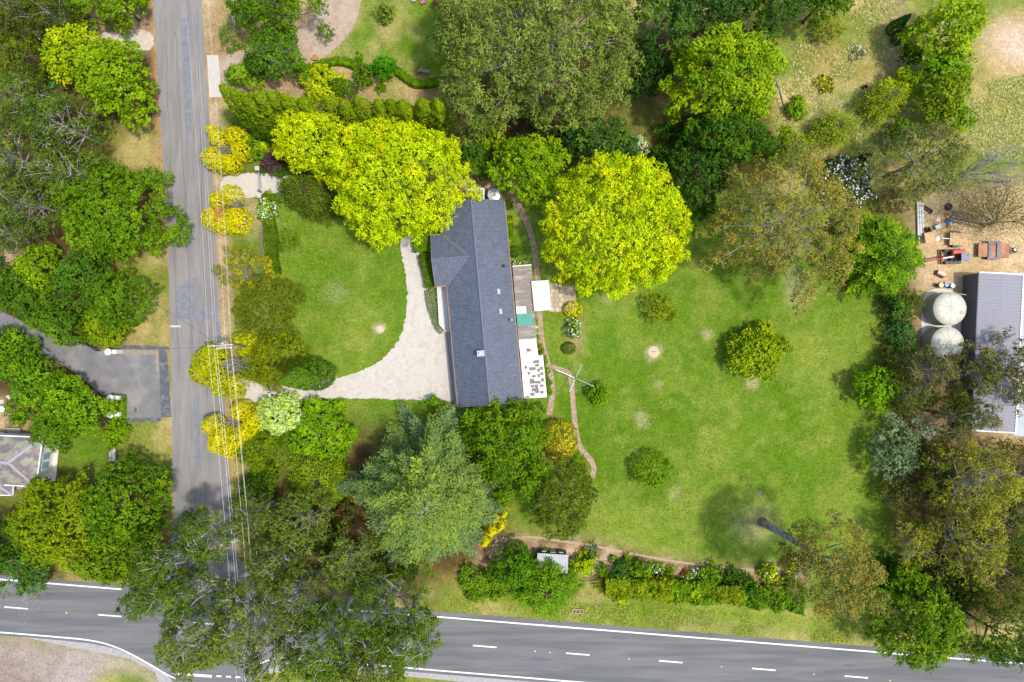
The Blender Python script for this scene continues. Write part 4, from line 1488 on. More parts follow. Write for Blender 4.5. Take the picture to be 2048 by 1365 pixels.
# ------------------------------------------------------------------ plants: what grows where
WHITE, PINKW, RED_, YEL = S(238, 238, 228), S(226, 206, 218), S(190, 40, 60), S(240, 214, 30)
A = plant
# --- two golden trees and the trees north of the house
A('golden_tree', 'huge golden-yellow leafy tree overhanging the slate-blue roof', 'tree', 'elm', 795, 362, 0, 0, 13.5, poly=[(664, 385), (646, 335), (650, 280), (690, 250), (760, 245), (830, 252), (895, 270), (925, 318), (950, 352), (938, 385), (918, 412), (900, 440), (880, 462), (850, 474), (790, 480), (740, 470), (700, 450), (680, 420)], Hb=3.5, limbs=8)
A('golden_tree', 'smaller golden-green tree between cypress row and purple shrub', 'tree', 'elm', 632, 290, 78, 58, 11, poly=[(548, 272), (558, 240), (600, 230), (650, 234), (710, 256), (722, 320), (690, 362), (630, 348), (580, 330), (554, 302)], Hb=2.6, pal=[S(176, 194, 10), S(160, 184, 12), S(196, 202, 12)])
A('golden_tree', 'huge round golden-yellow tree standing on the back lawn beside the patio', 'tree', 'elm', 1235, 452, 0, 0, 14, poly=[(1090, 430), (1084, 470), (1108, 530), (1150, 572), (1220, 597), (1290, 582), (1350, 540), (1380, 470), (1372, 415), (1340, 350), (1285, 312), (1220, 304), (1150, 335), (1108, 372)], Hb=3, limbs=8)
A('broadleaf_tree', 'mid-green round tree between round water tank and golden lawn tree', 'tree', 'lime', 1056, 338, 70, 64, 9, pal=[S(110, 146, 14), S(96, 134, 14), S(130, 160, 18)])
A('broadleaf_tree', 'dark green tree against the pine behind the golden lawn tree', 'tree', 'teal', 1200, 288, 84, 46, 8, rot=8)
A('conifer_shrub', 'small lime-green conifer at the foot of the big pine', 'shrub', 'lime', 984, 274, 23, 26, 4.5, fill=1.1, pal=[S(112, 146, 22), S(132, 160, 26)])
A('ivy_mound', 'dark green ivy mound below the big pine', 'shrub', 'teal', 1062, 232, 22, 32, 4)
A('dead_palm', 'drooping brown dead palm fronds below the big pine', 'palm', 'brown', 1098, 262, 14, 24, 4, pal=[S(112, 94, 76), S(96, 78, 62)])
A('leafy_shrub', 'dark leafy shrub between golden tree and cypress row behind the house', 'shrub', 'deep', 948, 322, 44, 26, 3.5, rot=8)
A('pale_shrub', 'whitish silver-leaved shrub on top of the golden lawn tree edge', 'shrub', 'pale', 1278, 294, 17, 18, 5)
A('pine_tree', 'huge grey-green umbrella pine with bare twigs showing through', 'tree', 'pine', 1062, 105, 0, 0, 17, poly=[(905, -30), (882, 30), (872, 70), (878, 108), (896, 118), (884, 150), (892, 195), (905, 230), (930, 256), (970, 250), (1016, 236), (1024, 212), (1012, 186), (1054, 200), (1080, 240), (1120, 250), (1165, 246), (1212, 226), (1224, 206), (1262, 175), (1272, 128), (1268, 44), (1240, 6), (1230, -40)], Hb=5.5, limbs=95, bark=BARKG, prof=3.2, fill=1.3, dens=1.0)
# --- dark trees on the north edge
A('evergreen_tree', 'dark blue-green tree touching the east side of the umbrella pine', 'tree', 'teal', 1318, 62, 66, 72, 12)
A('evergreen_tree', 'dark blue-green tree between pine neighbour and paddock thicket', 'tree', 'teal', 1415, 28, 68, 50, 12, pal=[S(44, 78, 44), S(52, 88, 44), S(68, 104, 40)])
A('evergreen_tree', 'dark green tree standing over the dry paddock corner', 'tree', 'deep', 1530, 26, 72, 48, 12, pal=[S(48, 82, 34), S(58, 92, 34), S(76, 106, 30)])
A('evergreen_tree', 'olive-green tree above the yellow dry shrub of the paddock', 'tree', 'deep', 1640, 8, 58, 36, 10, pal=[S(74, 106, 24), S(88, 118, 26)])
A('dry_shrub', 'yellowing feathery shrub at the paddock edge', 'shrub', 'olive', 1660, 62, 30, 28, 3, pal=[S(150, 150, 50), S(126, 140, 44)])
A('broadleaf_tree', 'tall bright yellow-green tree west of the dry paddock', 'tree', 'lime', 1440, 165, 0, 0, 13.5, poly=[(1318, 170), (1350, 110), (1400, 90), (1440, 58), (1500, 66), (1548, 105), (1556, 150), (1545, 195), (1530, 235), (1480, 245), (1440, 240), (1400, 260), (1360, 235)], pal=[S(116, 150, 16), S(102, 138, 16), S(136, 164, 18)], limbs=8, fill=1.3)
A('broadleaf_tree', 'deep green tree at the southern foot of the tall yellow-green tree', 'tree', 'deep', 1448, 278, 88, 52, 10, rot=5)
A('broadleaf_tree', 'very dark tree squeezed between golden lawn tree and brown gum', 'tree', 'teal', 1388, 345, 58, 76, 8, pal=[S(50, 86, 32), S(44, 76, 32), S(60, 96, 30)])
A('broadleaf_tree', 'small mid-green tree beside the slatted compost bay', 'tree', 'green', 1574, 296, 44, 34, 6)
A('broadleaf_shrub', 'dark shrub beneath the tall yellow-green tree trunk', 'shrub', 'deep', 1335, 262, 20, 18, 3)
# --- dry paddock
A('weed_clump', 'yellow-flowering weed clump in the dry paddock', 'weed', 'olive', 1650, 168, 22, 14, .8, rot=40, shape='dome', flowers=(YEL, 60, .2))
A('weed_clump', 'white-flowering weed clump in the dry paddock', 'weed', 'sage', 1716, 104, 16, 12, .8, flowers=(WHITE, 40, .18))
A('round_shrub', 'bright green shrub beside the bare curved log in the paddock', 'shrub', 'lime', 1594, 219, 20, 20, 2, pal=[S(120, 156, 20), S(104, 142, 18)])
A('willow_tree', 'young weeping willow in the middle of the dry paddock', 'tree', 'lime', 1672, 255, 60, 30, 5, rot=-22, shape='frond', nbr=70, pal=[S(124, 146, 36), S(104, 130, 34), S(140, 156, 44)], fr=dict(droop=-.1, twig=.25, leafs=.3), Hb=1.2)
A('willow_tree', 'young weeping willow leaning over the green wire fence', 'tree', 'lime', 1776, 196, 58, 34, 6, rot=-28, shape='frond', nbr=70, pal=[S(128, 150, 28), S(108, 134, 30), S(146, 164, 36)], fr=dict(droop=-.1, twig=.25, leafs=.3), Hb=1.2)
A('broadleaf_shrub', 'bright yellow-green bush beside the willow at the wire fence', 'shrub', 'lime', 1808, 168, 30, 24, 4.5)
for i, (x, y) in enumerate(((1796, 50), (1805, 70))):
    A('narrow_conifer', 'small dark narrow conifer leaning by the green wire fence', 'conifer', 'deep', x, y, 13, 13, 4.6, shape='col', group='narrow conifers at the wire fence', pal=[S(52, 92, 28), S(62, 104, 30)], dens=1.3)
A('narrow_conifer', 'tiny blackish narrow cypress beside the white rose thicket', 'conifer', 'deep', 1728, 316, 7, 7, 3.2, shape='col', pal=[S(30, 44, 20), S(38, 54, 22)], dens=1.6)
A('broadleaf_shrub', 'small dark green tree tight against the wire fence', 'shrub', 'deep', 1814, 110, 18, 20, 4)
A('broadleaf_tree', 'large bright green tree spreading over bare sandy patch corner', 'tree', 'lime', 1888, 70, 0, 0, 10, poly=[(1818, 80), (1830, 40), (1860, 20), (1910, 4), (1950, 22), (1950, 70), (1935, 110), (1900, 130), (1850, 125)], pal=[S(128, 158, 26), S(110, 144, 24), S(146, 172, 34)])
A('broadleaf_tree', 'bright green tree south of the large one along the wire fence', 'tree', 'lime', 1876, 142, 58, 34, 8, pal=[S(108, 148, 20), S(94, 134, 20)])
A('broadleaf_tree', 'yellow-olive tree between bright trees and grey-olive gum', 'tree', 'lime', 1880, 196, 52, 34, 8, rot=-25, pal=[S(120, 142, 28), S(100, 126, 26)])
A('broadleaf_tree', 'small dark-edged green tree above the grey-olive gum', 'tree', 'green', 1898, 242, 34, 28, 6)
A('gum_tree', 'grey-olive bushy tree beside the leafless tree', 'tree', 'eucg', 1832, 326, 90, 70, 11, limbs=22, bark=BARKG, fill=.95)
A('broadleaf_shrub', 'bright green shrub clinging to the grey-olive tree', 'shrub', 'green', 1806, 268, 32, 22, 4)
A('rose_thicket', 'sprawling rose thicket covered in pinkish-white blossoms', 'rose bush', 'teal', 1694, 368, 56, 44, 3.5, rot=35, flowers=(PINKW, 620, .26))
A('dry_bracken', 'pinkish-grey dry undergrowth below the grey-olive tree', 'shrub', 'brown', 1790, 402, 42, 22, 2, fill=.8, pal=[S(150, 128, 106), S(120, 112, 78), S(104, 106, 60)])
# --- big gum at the north-east of the lawn
A('gum_tree', 'wide brownish-olive gum with bare grey limbs over back lawn', 'tree', 'euc', 1552, 455, 0, 0, 15, poly=[(1392, 440), (1398, 500), (1432, 528), (1470, 520), (1510, 560), (1548, 596), (1600, 606), (1648, 580), (1676, 545), (1700, 500), (1722, 440), (1706, 398), (1660, 352), (1590, 318), (1520, 322), (1476, 350), (1440, 392)], Hb=4.5, limbs=36, bark=BARKG, fill=1.0, prof=2.8)
A('feathery_tree', 'bright green drooping tree between brown gum and excavator yard', 'tree', 'green', 1768, 508, 90, 78, 9, shape='frond', nbr=150, pal=[S(104, 146, 18), S(88, 128, 20), S(126, 162, 24), S(66, 104, 22)], fr=dict(droop=-.02, twig=.3, leafs=.4, tipup=-.05, dense=1.25), Hb=2)
A('broadleaf_shrub', 'dark green shrub filling the gap between brown gum and feathery tree', 'shrub', 'deep', 1700, 470, 26, 40, 4, pal=[S(58, 104, 18), S(48, 88, 20)])
# --- eastern boundary thicket
A('boundary_shrub', 'bluish ivy-green shrub beside the larger water tank', 'shrub', 'teal', 1792, 618, 22, 32, 3.5)
A('boundary_shrub', 'olive shrub close to the larger water tank', 'shrub', 'olive', 1818, 606, 24, 32, 3.5, pal=[S(88, 106, 26), S(112, 120, 26), S(72, 94, 26)])
A('boundary_shrub', 'blue-green low shrub beside the second water tank', 'shrub', 'teal', 1800, 672, 28, 36, 2.8, pal=[S(62, 104, 58), S(52, 92, 50)])
A('boundary_shrub', 'dark twiggy shrub between second water tank and lawn', 'shrub', 'eucd', 1806, 722, 36, 32, 4, limbs=16, bark=BARKG)
A('broadleaf_shrub', 'bright green bush on lawn edge below the water tanks', 'shrub', 'lime', 1750, 778, 42, 42, 4.5, pal=[S(112, 154, 14), S(94, 136, 14)])
A('gum_tree', 'thin olive sapling beside the bright bush below the tanks', 'tree', 'eucd', 1808, 790, 44, 40, 6, limbs=20, bark=BARKG, fill=.8)
A('wattle_shrub', 'blue-grey wattle bush on the eastern edge of the lawn', 'shrub', 'bluegrey', 1786, 902, 42, 60, 6)
A('wattle_shrub', 'pale silver-grey wattle sprig behind the blue-grey wattle', 'shrub', 'bluegrey', 1842, 858, 24, 28, 5, pal=[S(142, 152, 120), S(124, 138, 106)])
A('boundary_shrub', 'brown-olive scrub below the blue-grey wattle', 'shrub', 'eucd', 1798, 980, 46, 34, 4.5, limbs=14, pal=[S(96, 100, 40), S(80, 84, 44)])
A('gum_tree', 'small yellowish gum on lawn edge beside the tall yellow gums', 'tree', 'eucy', 1812, 1082, 40, 50, 8, limbs=18, bark=BARKG, fill=.9)
A('gum_tree', 'dark gum leaning across the second water tank', 'tree', 'eucd', 1850, 742, 52, 40, 9, limbs=30, bark=BARKG, fill=.55, pal=[S(92, 96, 52), S(108, 106, 60)])
A('gum_tree', 'olive gum between second water tank and shed', 'tree', 'eucd', 1936, 742, 44, 62, 10, limbs=26, bark=BARKG, fill=.7, pal=[S(96, 100, 46), S(80, 88, 40), S(116, 112, 50)])
A('gum_tree', 'big olive gum spreading over the ribbed shed roof', 'tree', 'eucd', 2018, 752, 66, 92, 12, limbs=34, bark=BARKG, fill=.72, pal=[S(104, 104, 50), S(90, 94, 44), S(124, 116, 54)])
A('gum_tree', 'dark gum at the lower end of the ribbed shed', 'tree', 'eucd', 1900, 830, 48, 46, 9, limbs=20, bark=BARKG, fill=.8, pal=[S(66, 78, 34), S(84, 90, 40)])
A('gum_tree', 'tall yellow-olive gum south of the ribbed shed', 'tree', 'eucy', 1930, 962, 84, 78, 13, limbs=30, bark=BARKG)
A('gum_tree', 'tall yellow-olive gum between shed gum and roadside trees', 'tree', 'eucy', 1922, 1076, 70, 72, 12, limbs=26, bark=BARKG)
A('gum_tree', 'yellow-olive gum by the sandy strip south of the shed', 'tree', 'eucy', 2022, 940, 56, 60, 11, limbs=22, bark=BARKG, pal=[S(120, 114, 36), S(98, 100, 40)])
A('gum_tree', 'dark green tree east of the tall yellow gums', 'tree', 'eucd', 2014, 1052, 64, 74, 11, limbs=22, bark=BARKG, pal=[S(66, 92, 32), S(88, 110, 34), S(54, 76, 32)])
A('gum_tree', 'brownish-green gum with dark trunk above roadside trees', 'tree', 'eucd', 1998, 1155, 70, 58, 11, limbs=26, bark=BARK, pal=[S(92, 110, 36), S(70, 88, 34)])
A('broadleaf_tree', 'dark green tree overhanging the road beside the yellow gums', 'tree', 'eucd', 1984, 1256, 76, 68, 11, pal=[S(66, 96, 28), S(84, 112, 30), S(54, 78, 28)], limbs=16)
A('broadleaf_tree', 'leafy green tree overhanging the road edge line near hedge end', 'tree', 'green', 1826, 1240, 0, 0, 11, poly=[(1712, 1228), (1750, 1170), (1790, 1130), (1840, 1140), (1890, 1180), (1905, 1240), (1892, 1310), (1840, 1330), (1800, 1318), (1750, 1290)], pal=[S(88, 124, 18), S(74, 106, 18), S(108, 140, 24)])
A('broadleaf_shrub', 'dark green thicket behind the leafy roadside tree', 'shrub', 'deep', 1800, 1160, 62, 42, 4, pal=[S(50, 92, 16), S(60, 106, 18)])
A('broadleaf_shrub', 'shadowy dark thicket among the eastern gums', 'shrub', 'deep', 1898, 1170, 50, 44, 5, pal=[S(52, 76, 28), S(66, 90, 30)])
A('broadleaf_shrub', 'shadowy olive thicket beside the blue-grey wattle', 'shrub', 'eucd', 1860, 930, 40, 60, 6, pal=[S(64, 74, 34), S(78, 84, 40)], limbs=12)
# --- tall leaning gum in the south-east of the lawn, its bare trunk in view
gb, tb = np.array(P(1660, 1132, 13.5)), np.array(P(1524, 1044))
d0 = tb - gb
A('gum_tree', 'tall brown-olive gum with long bare trunk rooted in lawn', 'tree', 'euc', 1668, 1138, 0, 0, 18, poly=[(1576, 1100), (1630, 1068), (1706, 1030), (1724, 1062), (1730, 1092), (1718, 1112), (1757, 1126), (1772, 1172), (1756, 1212), (1707, 1228), (1630, 1224), (1583, 1180)], Hb=11.5, limbs=15, bark=BARKG, fill=.95, prof=3, base=tuple(gb), dens=1.15,
  tpath=[(d0[0], d0[1], 0, .62), (d0[0] * .82, d0[1] * .82, 1.5, .46), (d0[0] * .5 + .2, d0[1] * .5, 5, .4), (d0[0] * .22, d0[1] * .22 + .2, 9, .34), (0, 0, 12.5, .22), (.4, -.5, 15, .08)], pal=[S(142, 134, 60), S(126, 124, 58), S(152, 138, 60), S(118, 122, 60)])
# --- shrubs standing on the back lawn
A('round_shrub', 'olive-green bush on lawn just below the golden lawn tree', 'shrub', 'olive', 1316, 616, 31, 28, 3, shape='dome', pal=[S(124, 142, 22), S(104, 128, 20), S(140, 152, 26)])
A('round_shrub', 'large loose yellow-green bush standing alone on the back lawn', 'shrub', 'lime', 1513, 704, 57, 49, 4.2, pal=[S(126, 152, 16), S(108, 138, 14), S(142, 164, 22)])
A('round_shrub', 'small green ball bush beside the rotary clothes line', 'shrub', 'green', 1198, 790, 20, 20, 2.2, shape='dome')
A('round_shrub', 'dense mid-green rounded bush on the lower back lawn', 'shrub', 'boxd', 1303, 938, 40, 36, 3.2, shape='dome', pal=[S(104, 142, 18), S(90, 128, 18), S(116, 152, 22)], dens=.9)
A('clipped_ball', 'clipped ball shrub with golden sides at the patio corner', 'shrub', 'gold', 1146, 619, 19, 16, 1.6, shape='ball', rough=.05, pal=[S(214, 194, 10), S(150, 160, 14), S(222, 204, 16)])
A('clipped_ball', 'yellow-green ball shrub tucked under the golden lawn tree', 'shrub', 'golime', 1132, 560, 14, 12, 1.5, shape='ball', rough=.05)
A('rose_bush', 'white rose bush below the golden clipped ball', 'rose bush', 'green', 1147, 646, 10, 12, 1.2, flowers=(WHITE, 60, .17))
A('rose_bush', 'white rose bush between grey lavender and clipped green ball', 'rose bush', 'green', 1150, 666, 10, 10, 1.2, flowers=(WHITE, 60, .17))
A('lavender_bush', 'grey lavender bush beside the white roses', 'shrub', 'sage', 1134, 660, 11, 12, .9)
A('clipped_ball', 'clipped dark green ball at the end of the rose bed', 'shrub', 'boxd', 1138, 697, 14, 12, 1.3, shape='ball', rough=.05)
A('conical_shrub', 'half golden half grey-green mound beside the brick path', 'shrub', 'gold', 1118, 880, 36, 40, 4, shape='ball', rough=.1, pal=[S(196, 176, 16), S(140, 130, 40), S(120, 112, 50), S(206, 188, 14)])
# --- planting around the house
A('broadleaf_tree', 'spreading mid-green tree against the south gable of the house', 'tree', 'green', 1012, 905, 0, 0, 10, poly=[(928, 850), (950, 815), (1000, 806), (1050, 800), (1088, 800), (1090, 850), (1078, 900), (1100, 940), (1080, 980), (1040, 1005), (1000, 1000), (960, 960), (935, 910)], pal=[S(84, 122, 12), S(72, 108, 12), S(102, 134, 18)], limbs=8)
A('cypress_tree', 'dark green flat-topped cypress with orange dead patch', 'tree', 'cypress', 1124, 996, 0, 0, 8, poly=[(1060, 1000), (1075, 950), (1085, 925), (1130, 920), (1170, 935), (1186, 970), (1184, 1010), (1170, 1040), (1150, 1066), (1120, 1076), (1085, 1060), (1064, 1030)], prof=3.4)
A('dead_patch_shrub', 'orange-grey dead growth on the flat-topped cypress', 'shrub', 'red', 1140, 1028, 15, 13, 7.2, Hb=5, fill=.7, pal=[S(164, 120, 84), S(140, 124, 104), S(150, 140, 126)])
A('golden_conifer', 'bright yellow conifer clump beside the big cedar', 'conifer', 'gold', 985, 1056, 20, 20, 6, shape='col', lobes=[(968, 1082, 15, 4.5), (982, 1058, 18, 5.5), (1000, 1050, 13, 5), (1006, 1026, 11, 4.5), (990, 1036, 12, 4.5)])
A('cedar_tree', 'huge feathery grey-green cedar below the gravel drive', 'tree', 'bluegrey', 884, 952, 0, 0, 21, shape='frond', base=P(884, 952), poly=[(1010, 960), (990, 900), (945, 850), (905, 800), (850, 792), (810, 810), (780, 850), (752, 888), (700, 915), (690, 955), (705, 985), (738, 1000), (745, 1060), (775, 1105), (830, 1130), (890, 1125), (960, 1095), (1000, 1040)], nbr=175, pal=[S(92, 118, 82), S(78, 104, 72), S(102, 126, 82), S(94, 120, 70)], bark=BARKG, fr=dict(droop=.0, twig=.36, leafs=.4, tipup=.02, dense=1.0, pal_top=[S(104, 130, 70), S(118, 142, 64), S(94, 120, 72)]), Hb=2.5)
A('leafy_shrub', 'small bright green shrub poking out at the cedar top beside drive', 'shrub', 'green', 866, 803, 14, 10, 2.5, pal=[S(84, 132, 14), S(100, 146, 16)])
hedge('clipped_hedge', 'bright lime clipped hedge block beside the blue roof gable', [(844, 474), (845, 503)], 34, 1.6, 'box')
hedge('clipped_hedge', 'long olive clipped hedge in front of the blue roof gable', [(849, 508), (856, 540), (862, 574)], 21, 1.3, 'boxd')
hedge('ground_cover', 'curved grey-green ground cover strip along the front veranda', [(858, 580), (866, 620), (874, 648), (886, 664)], 18, .35, 'sage', cat='ground cover')
hedge('flower_border', 'leafy border under the east eave of the house', [(1016, 432), (1019, 460), (1022, 482)], 12, .8, 'box', cat='border', flowers=(YEL, 14, .16))
A('clipped_ball', 'dark green clipped ball at the lower end of the eave border', 'shrub', 'boxd', 1029, 503, 10, 12, 1.3, shape='ball', rough=.05)
A('clipped_ball', 'green clipped ball beside the round metal water tank', 'shrub', 'boxd', 1016, 410, 9, 9, 1.2, shape='ball', rough=.05)
hedge('flower_border', 'white flower border at the north end of the concrete lean-to', [(1026, 528), (1044, 527), (1060, 526)], 8, .5, 'box', cat='border', flowers=(WHITE, 46, .16))
hedge('flower_border', 'white flower border between lean-to roof and brick path', [(1070, 640), (1073, 660), (1075, 680)], 7, .6, 'box', cat='border', flowers=(WHITE, 40, .16))
A('flowering_plant', 'red-flowering plant beside the white patio roof', 'flower', 'green', 1079, 700, 7, 9, .9, flowers=(RED_, 36, .16))
for i, (x, y) in enumerate(((1088, 722), (1092, 744), (1095, 766), (1097, 784))):
    A('border_plant', ['small green border plant at the step of the white patio roof', 'dark border plant halfway along the white patio roof', 'leafy border plant towards the end of the white patio roof', 'yellow-flowering border plant at the end of white patio roof'][i], 'plant', 'green', x, y, 6, 7, .8, flowers=(YEL if i == 3 else WHITE, 14, .14), group='plants along the white patio roof')
# --- western front garden
A('purple_shrub', 'purple-leaved shrub beside the gated gravel entrance', 'shrub', 'purple', 546, 325, 23, 20, 2.6)
A('leafy_shrub', 'green shrub between golden cypress and purple shrub', 'shrub', 'green', 508, 296, 17, 27, 2.5)
A('leafy_shrub', 'dark green shrub wrapped round the purple shrub', 'shrub', 'deep', 552, 340, 28, 12, 1.6)
A('leafy_shrub', 'lime shrub by the brown bare soil above the purple shrub', 'shrub', 'lime', 528, 300, 11, 12, 1.8)
A('cypress_shrub', 'dark spreading cypress shrub beneath the golden tree by front lawn', 'shrub', 'cypress', 615, 388, 62, 36, 4.5, rot=28, shape='frond', nbr=110, pal=[S(72, 92, 22), S(60, 80, 24), S(86, 104, 26)], fr=dict(twig=.4, leafs=.34, dense=1.3, droop=.1), Hb=.6)
A('rose_bush', 'white climbing rose on the fence beside gravel entrance', 'rose bush', 'green', 534, 416, 18, 28, 1.8, flowers=(WHITE, 230, .18))
hedge('clipped_hedge', 'green hedge running south from the white climbing rose', [(536, 440), (540, 480), (541, 515), (546, 548)], 22, 1.1, 'boxd')
hedge('clipped_hedge', 'short green hedge behind the farm gate end', [(526, 392), (560, 396)], 12, 1.0, 'boxd')
A('round_shrub', 'low grassy round clump on the front lawn', 'shrub', 'grass', 577, 481, 21, 18, .9)
A('twiggy_shrub', 'half-bare grey twiggy bush with yellow tips by the road', 'shrub', 'olive', 492, 540, 56, 46, 3.2, fill=.42, limbs=60, bark=BARKG, pal=[S(160, 150, 26), S(130, 130, 40)])
A('spreading_shrub', 'broad brownish-olive bush between twiggy bush and front lawn', 'shrub', 'brown', 536, 612, 66, 62, 3.6, dens=1.3, prof=3.2)
A('spreading_shrub', 'olive-yellow bush above the leaning cypress', 'shrub', 'olive', 556, 722, 58, 54, 3.8, dens=1.25, prof=3.2)
A('leaning_cypress', 'single tall dark green teardrop cypress beside the gravel drive', 'conifer', 'deep', 0, 0, 32, 32, 18, shape='col', base=P(558, 763, 18), pal=[S(78, 114, 28), S(66, 100, 28), S(90, 126, 32)], dens=.9, rough=.14)
A('mint_shrub', 'pale mint-green flowering bush at the drive entrance', 'shrub', 'mint', 561, 827, 42, 40, 3.4, prof=4, dens=1.6, fill=1.3)
A('leafy_bush', 'bright green bush below the pale mint bush', 'shrub', 'lime', 640, 860, 62, 54, 3.6, pal=[S(106, 150, 12), S(92, 134, 14), S(122, 162, 18)], limbs=26, bark=BARKG)
A('spreading_shrub', 'olive-green bush below the roadside golden cypress pair', 'shrub', 'olive', 524, 902, 60, 42, 3.2, pal=[S(108, 136, 12), S(92, 120, 14)])
A('feathery_shrub', 'feathery yellow-green conifer bush beside the cedar', 'conifer', 'lime', 640, 962, 64, 50, 4, shape='frond', nbr=110, pal=[S(126, 150, 30), S(108, 136, 28), S(92, 120, 30)], fr=dict(twig=.42, leafs=.36, dense=1.2), Hb=.8)
A('leafy_shrub', 'dim green shrub at the corner under roadside gums', 'shrub', 'green', 520, 965, 34, 30, 2.5, pal=[S(76, 106, 26), S(62, 92, 26)])
# --- golden cypresses pruned under the power lines
A('golden_cypress', 'golden cypress with hollow twiggy centre above the gravel entrance', 'conifer', 'gold', 452, 298, 44, 44, 4.2, shape='ball', lobes=[(428, 318, 22, 4), (440, 280, 18, 4.2), (430, 265, 12, 3.8), (474, 276, 20, 4.2), (484, 304, 18, 4), (462, 328, 18, 4), (446, 330, 16, 3.8)], hollow=(458, 300, 16, 70))
A('golden_cypress', 'golden cypress with orange dead patch below the gravel entrance', 'conifer', 'gold', 454, 425, 44, 44, 4, shape='ball', lobes=[(462, 390, 20, 3.6), (436, 402, 16, 3.4), (430, 438, 24, 4), (474, 442, 26, 4), (448, 448, 20, 3.8)], hollow=(476, 408, 10, 40))
A('dead_patch_shrub', 'orange dead foliage patch in the golden cypress', 'shrub', 'red', 445, 434, 8, 11, 4.2, Hb=3, pal=[S(206, 140, 70), S(186, 130, 80)])
A('golden_cypress', 'lime-gold cypress with twiggy hollow below the power pole', 'conifer', 'golime', 440, 735, 44, 44, 4.6, shape='ball', lobes=[(418, 724, 30, 4.6), (406, 744, 24, 4.4), (436, 756, 26, 4.4), (442, 780, 14, 3.8), (472, 768, 20, 3.6), (472, 788, 14, 3.2), (424, 704, 18, 4), (440, 714, 18, 4)], hollow=(470, 730, 22, 130))
A('golden_cypress', 'rounded lime-gold cypress right beside the power pole foot', 'conifer', 'golime', 488, 688, 28, 24, 3.2, shape='ball', lobes=[(480, 684, 19, 3), (496, 686, 18, 3.2), (492, 698, 16, 3)])
A('golden_cypress', 'golden cypress with dark twiggy notch beside pale mint bush', 'conifer', 'gold', 460, 860, 44, 44, 4.6, shape='ball', lobes=[(428, 850, 20, 4.4), (446, 872, 24, 4.6), (462, 896, 20, 4.2), (440, 888, 20, 4.4), (484, 822, 20, 4), (508, 842, 20, 4), (494, 862, 20, 4.2), (476, 876, 18, 4)], hollow=(470, 842, 13, 50))
# --- row of columnar cypresses on the north boundary
TIPS = [(440, 172), (462, 182), (484, 189), (508, 185), (536, 184), (566, 193), (600, 198), (650, 196), (684, 204), (712, 195), (752, 203), (778, 200), (800, 204), (842, 200), (872, 201)]
for i, (x, y) in enumerate(TIPS):
    hh = [13, 12.5, 12, 12, 11.5, 11, 10, 10, 10.5, 11, 10.4, 10.4, 10.2, 10.6, 10.6][i]
    bx_, by_ = P(x, y, hh)
    lab = 'columnar dark green cypress in the clipped boundary row'
    if i == 0:
        lab = 'columnar cypress at the roadside end of the boundary row'
    if i == len(TIPS) - 1:
        lab = 'columnar cypress at the pine end of the boundary row'
    A('columnar_cypress', lab, 'conifer', 'cypress', 0, 0, (26, 29, 24, 28)[i % 4], (27, 25, 29, 24)[i % 4], hh, shape='col', tip=.6, base=(bx_, by_), group='columnar cypresses in the boundary row', pal=[S(104, 130, 12), S(90, 116, 12), S(118, 142, 16)], dens=.95, rough=.26)
for i, (x, y, hh) in enumerate(((492, 240, 7), (520, 248, 7), (545, 244, 6.5))):
    bx_, by_ = P(x, y - 14, hh)
    A('columnar_cypress', 'shorter dark cypress in front of the boundary row near road', 'conifer', 'cypress', 0, 0, 26, 26, hh, shape='col', base=(bx_, by_), group='short cypresses before the boundary row', pal=[S(80, 108, 14), S(68, 96, 16)], dens=.85)
# --- northern neighbour's garden
A('broadleaf_tree', 'large dark green tree over the gravel turning area', 'tree', 'green', 552, 18, 88, 52, 10, pal=[S(78, 114, 16), S(66, 100, 18), S(96, 130, 20)])
A('broadleaf_tree', 'airy mid-green tree beside the gravel turning area', 'tree', 'green', 552, 112, 50, 48, 7.5, pal=[S(82, 122, 24), S(70, 108, 24)], limbs=18, bark=BARKG, fill=.9)
A('leafy_bush', 'dense green bush between concrete crossover and cypress row', 'shrub', 'green', 498, 150, 38, 25, 4)
A('sparse_shrub', 'sparse grey-green roadside shrub behind white fence rail', 'shrub', 'sage', 460, 72, 22, 28, 2.2, fill=.6, pal=[S(112, 132, 66), S(96, 118, 56)])
for x, y in ((459, 101), (471, 96), (482, 93)):
    A('clipped_ball', 'tiny clipped green ball below the sparse roadside shrub', 'shrub', 'box', x, y, 6, 6, .7, shape='ball', rough=.04, group='tiny clipped balls by the crossover')
A('lime_shrub', 'lime-yellow shrub between curved hedge and cypress row', 'shrub', 'lime', 646, 166, 52, 32, 3.2, pal=[S(164, 178, 16), S(142, 164, 16), S(182, 192, 24)])
A('lime_shrub', 'lime-yellow branch growing through a gap in the cypress row', 'shrub', 'elm', 618, 226, 12, 18, 6, pal=[S(166, 182, 14), S(184, 194, 18)])
A('round_shrub', 'dark green dome shrub embedded in the lime-yellow shrub', 'shrub', 'boxd', 682, 178, 30, 20, 3.4, shape='ball', rough=.06, pal=[S(74, 112, 22), S(64, 100, 22)])
hedge('curved_hedge', 'low curved clipped hedge winding across the northern garden', [(594, 141), (625, 132), (652, 124), (684, 118), (716, 132), (744, 138), (786, 134), (810, 152), (832, 168), (856, 166), (884, 160)], 13, .9, 'box')
A('leafy_shrub', 'small bushy shrub on the curved hedge line', 'shrub', 'green', 717, 118, 8, 10, 1.6)
A('leafy_shrub', 'sage-green loose shrub beside the dark dome shrub', 'shrub', 'green', 728, 154, 18, 24, 2.2, pal=[S(92, 124, 30), S(80, 108, 34)])
A('fig_shrub', 'big-leaved bright green shrub rising from the curved hedge', 'shrub', 'green', 767, 137, 22, 26, 3, pal=[S(74, 134, 14), S(62, 116, 14)])
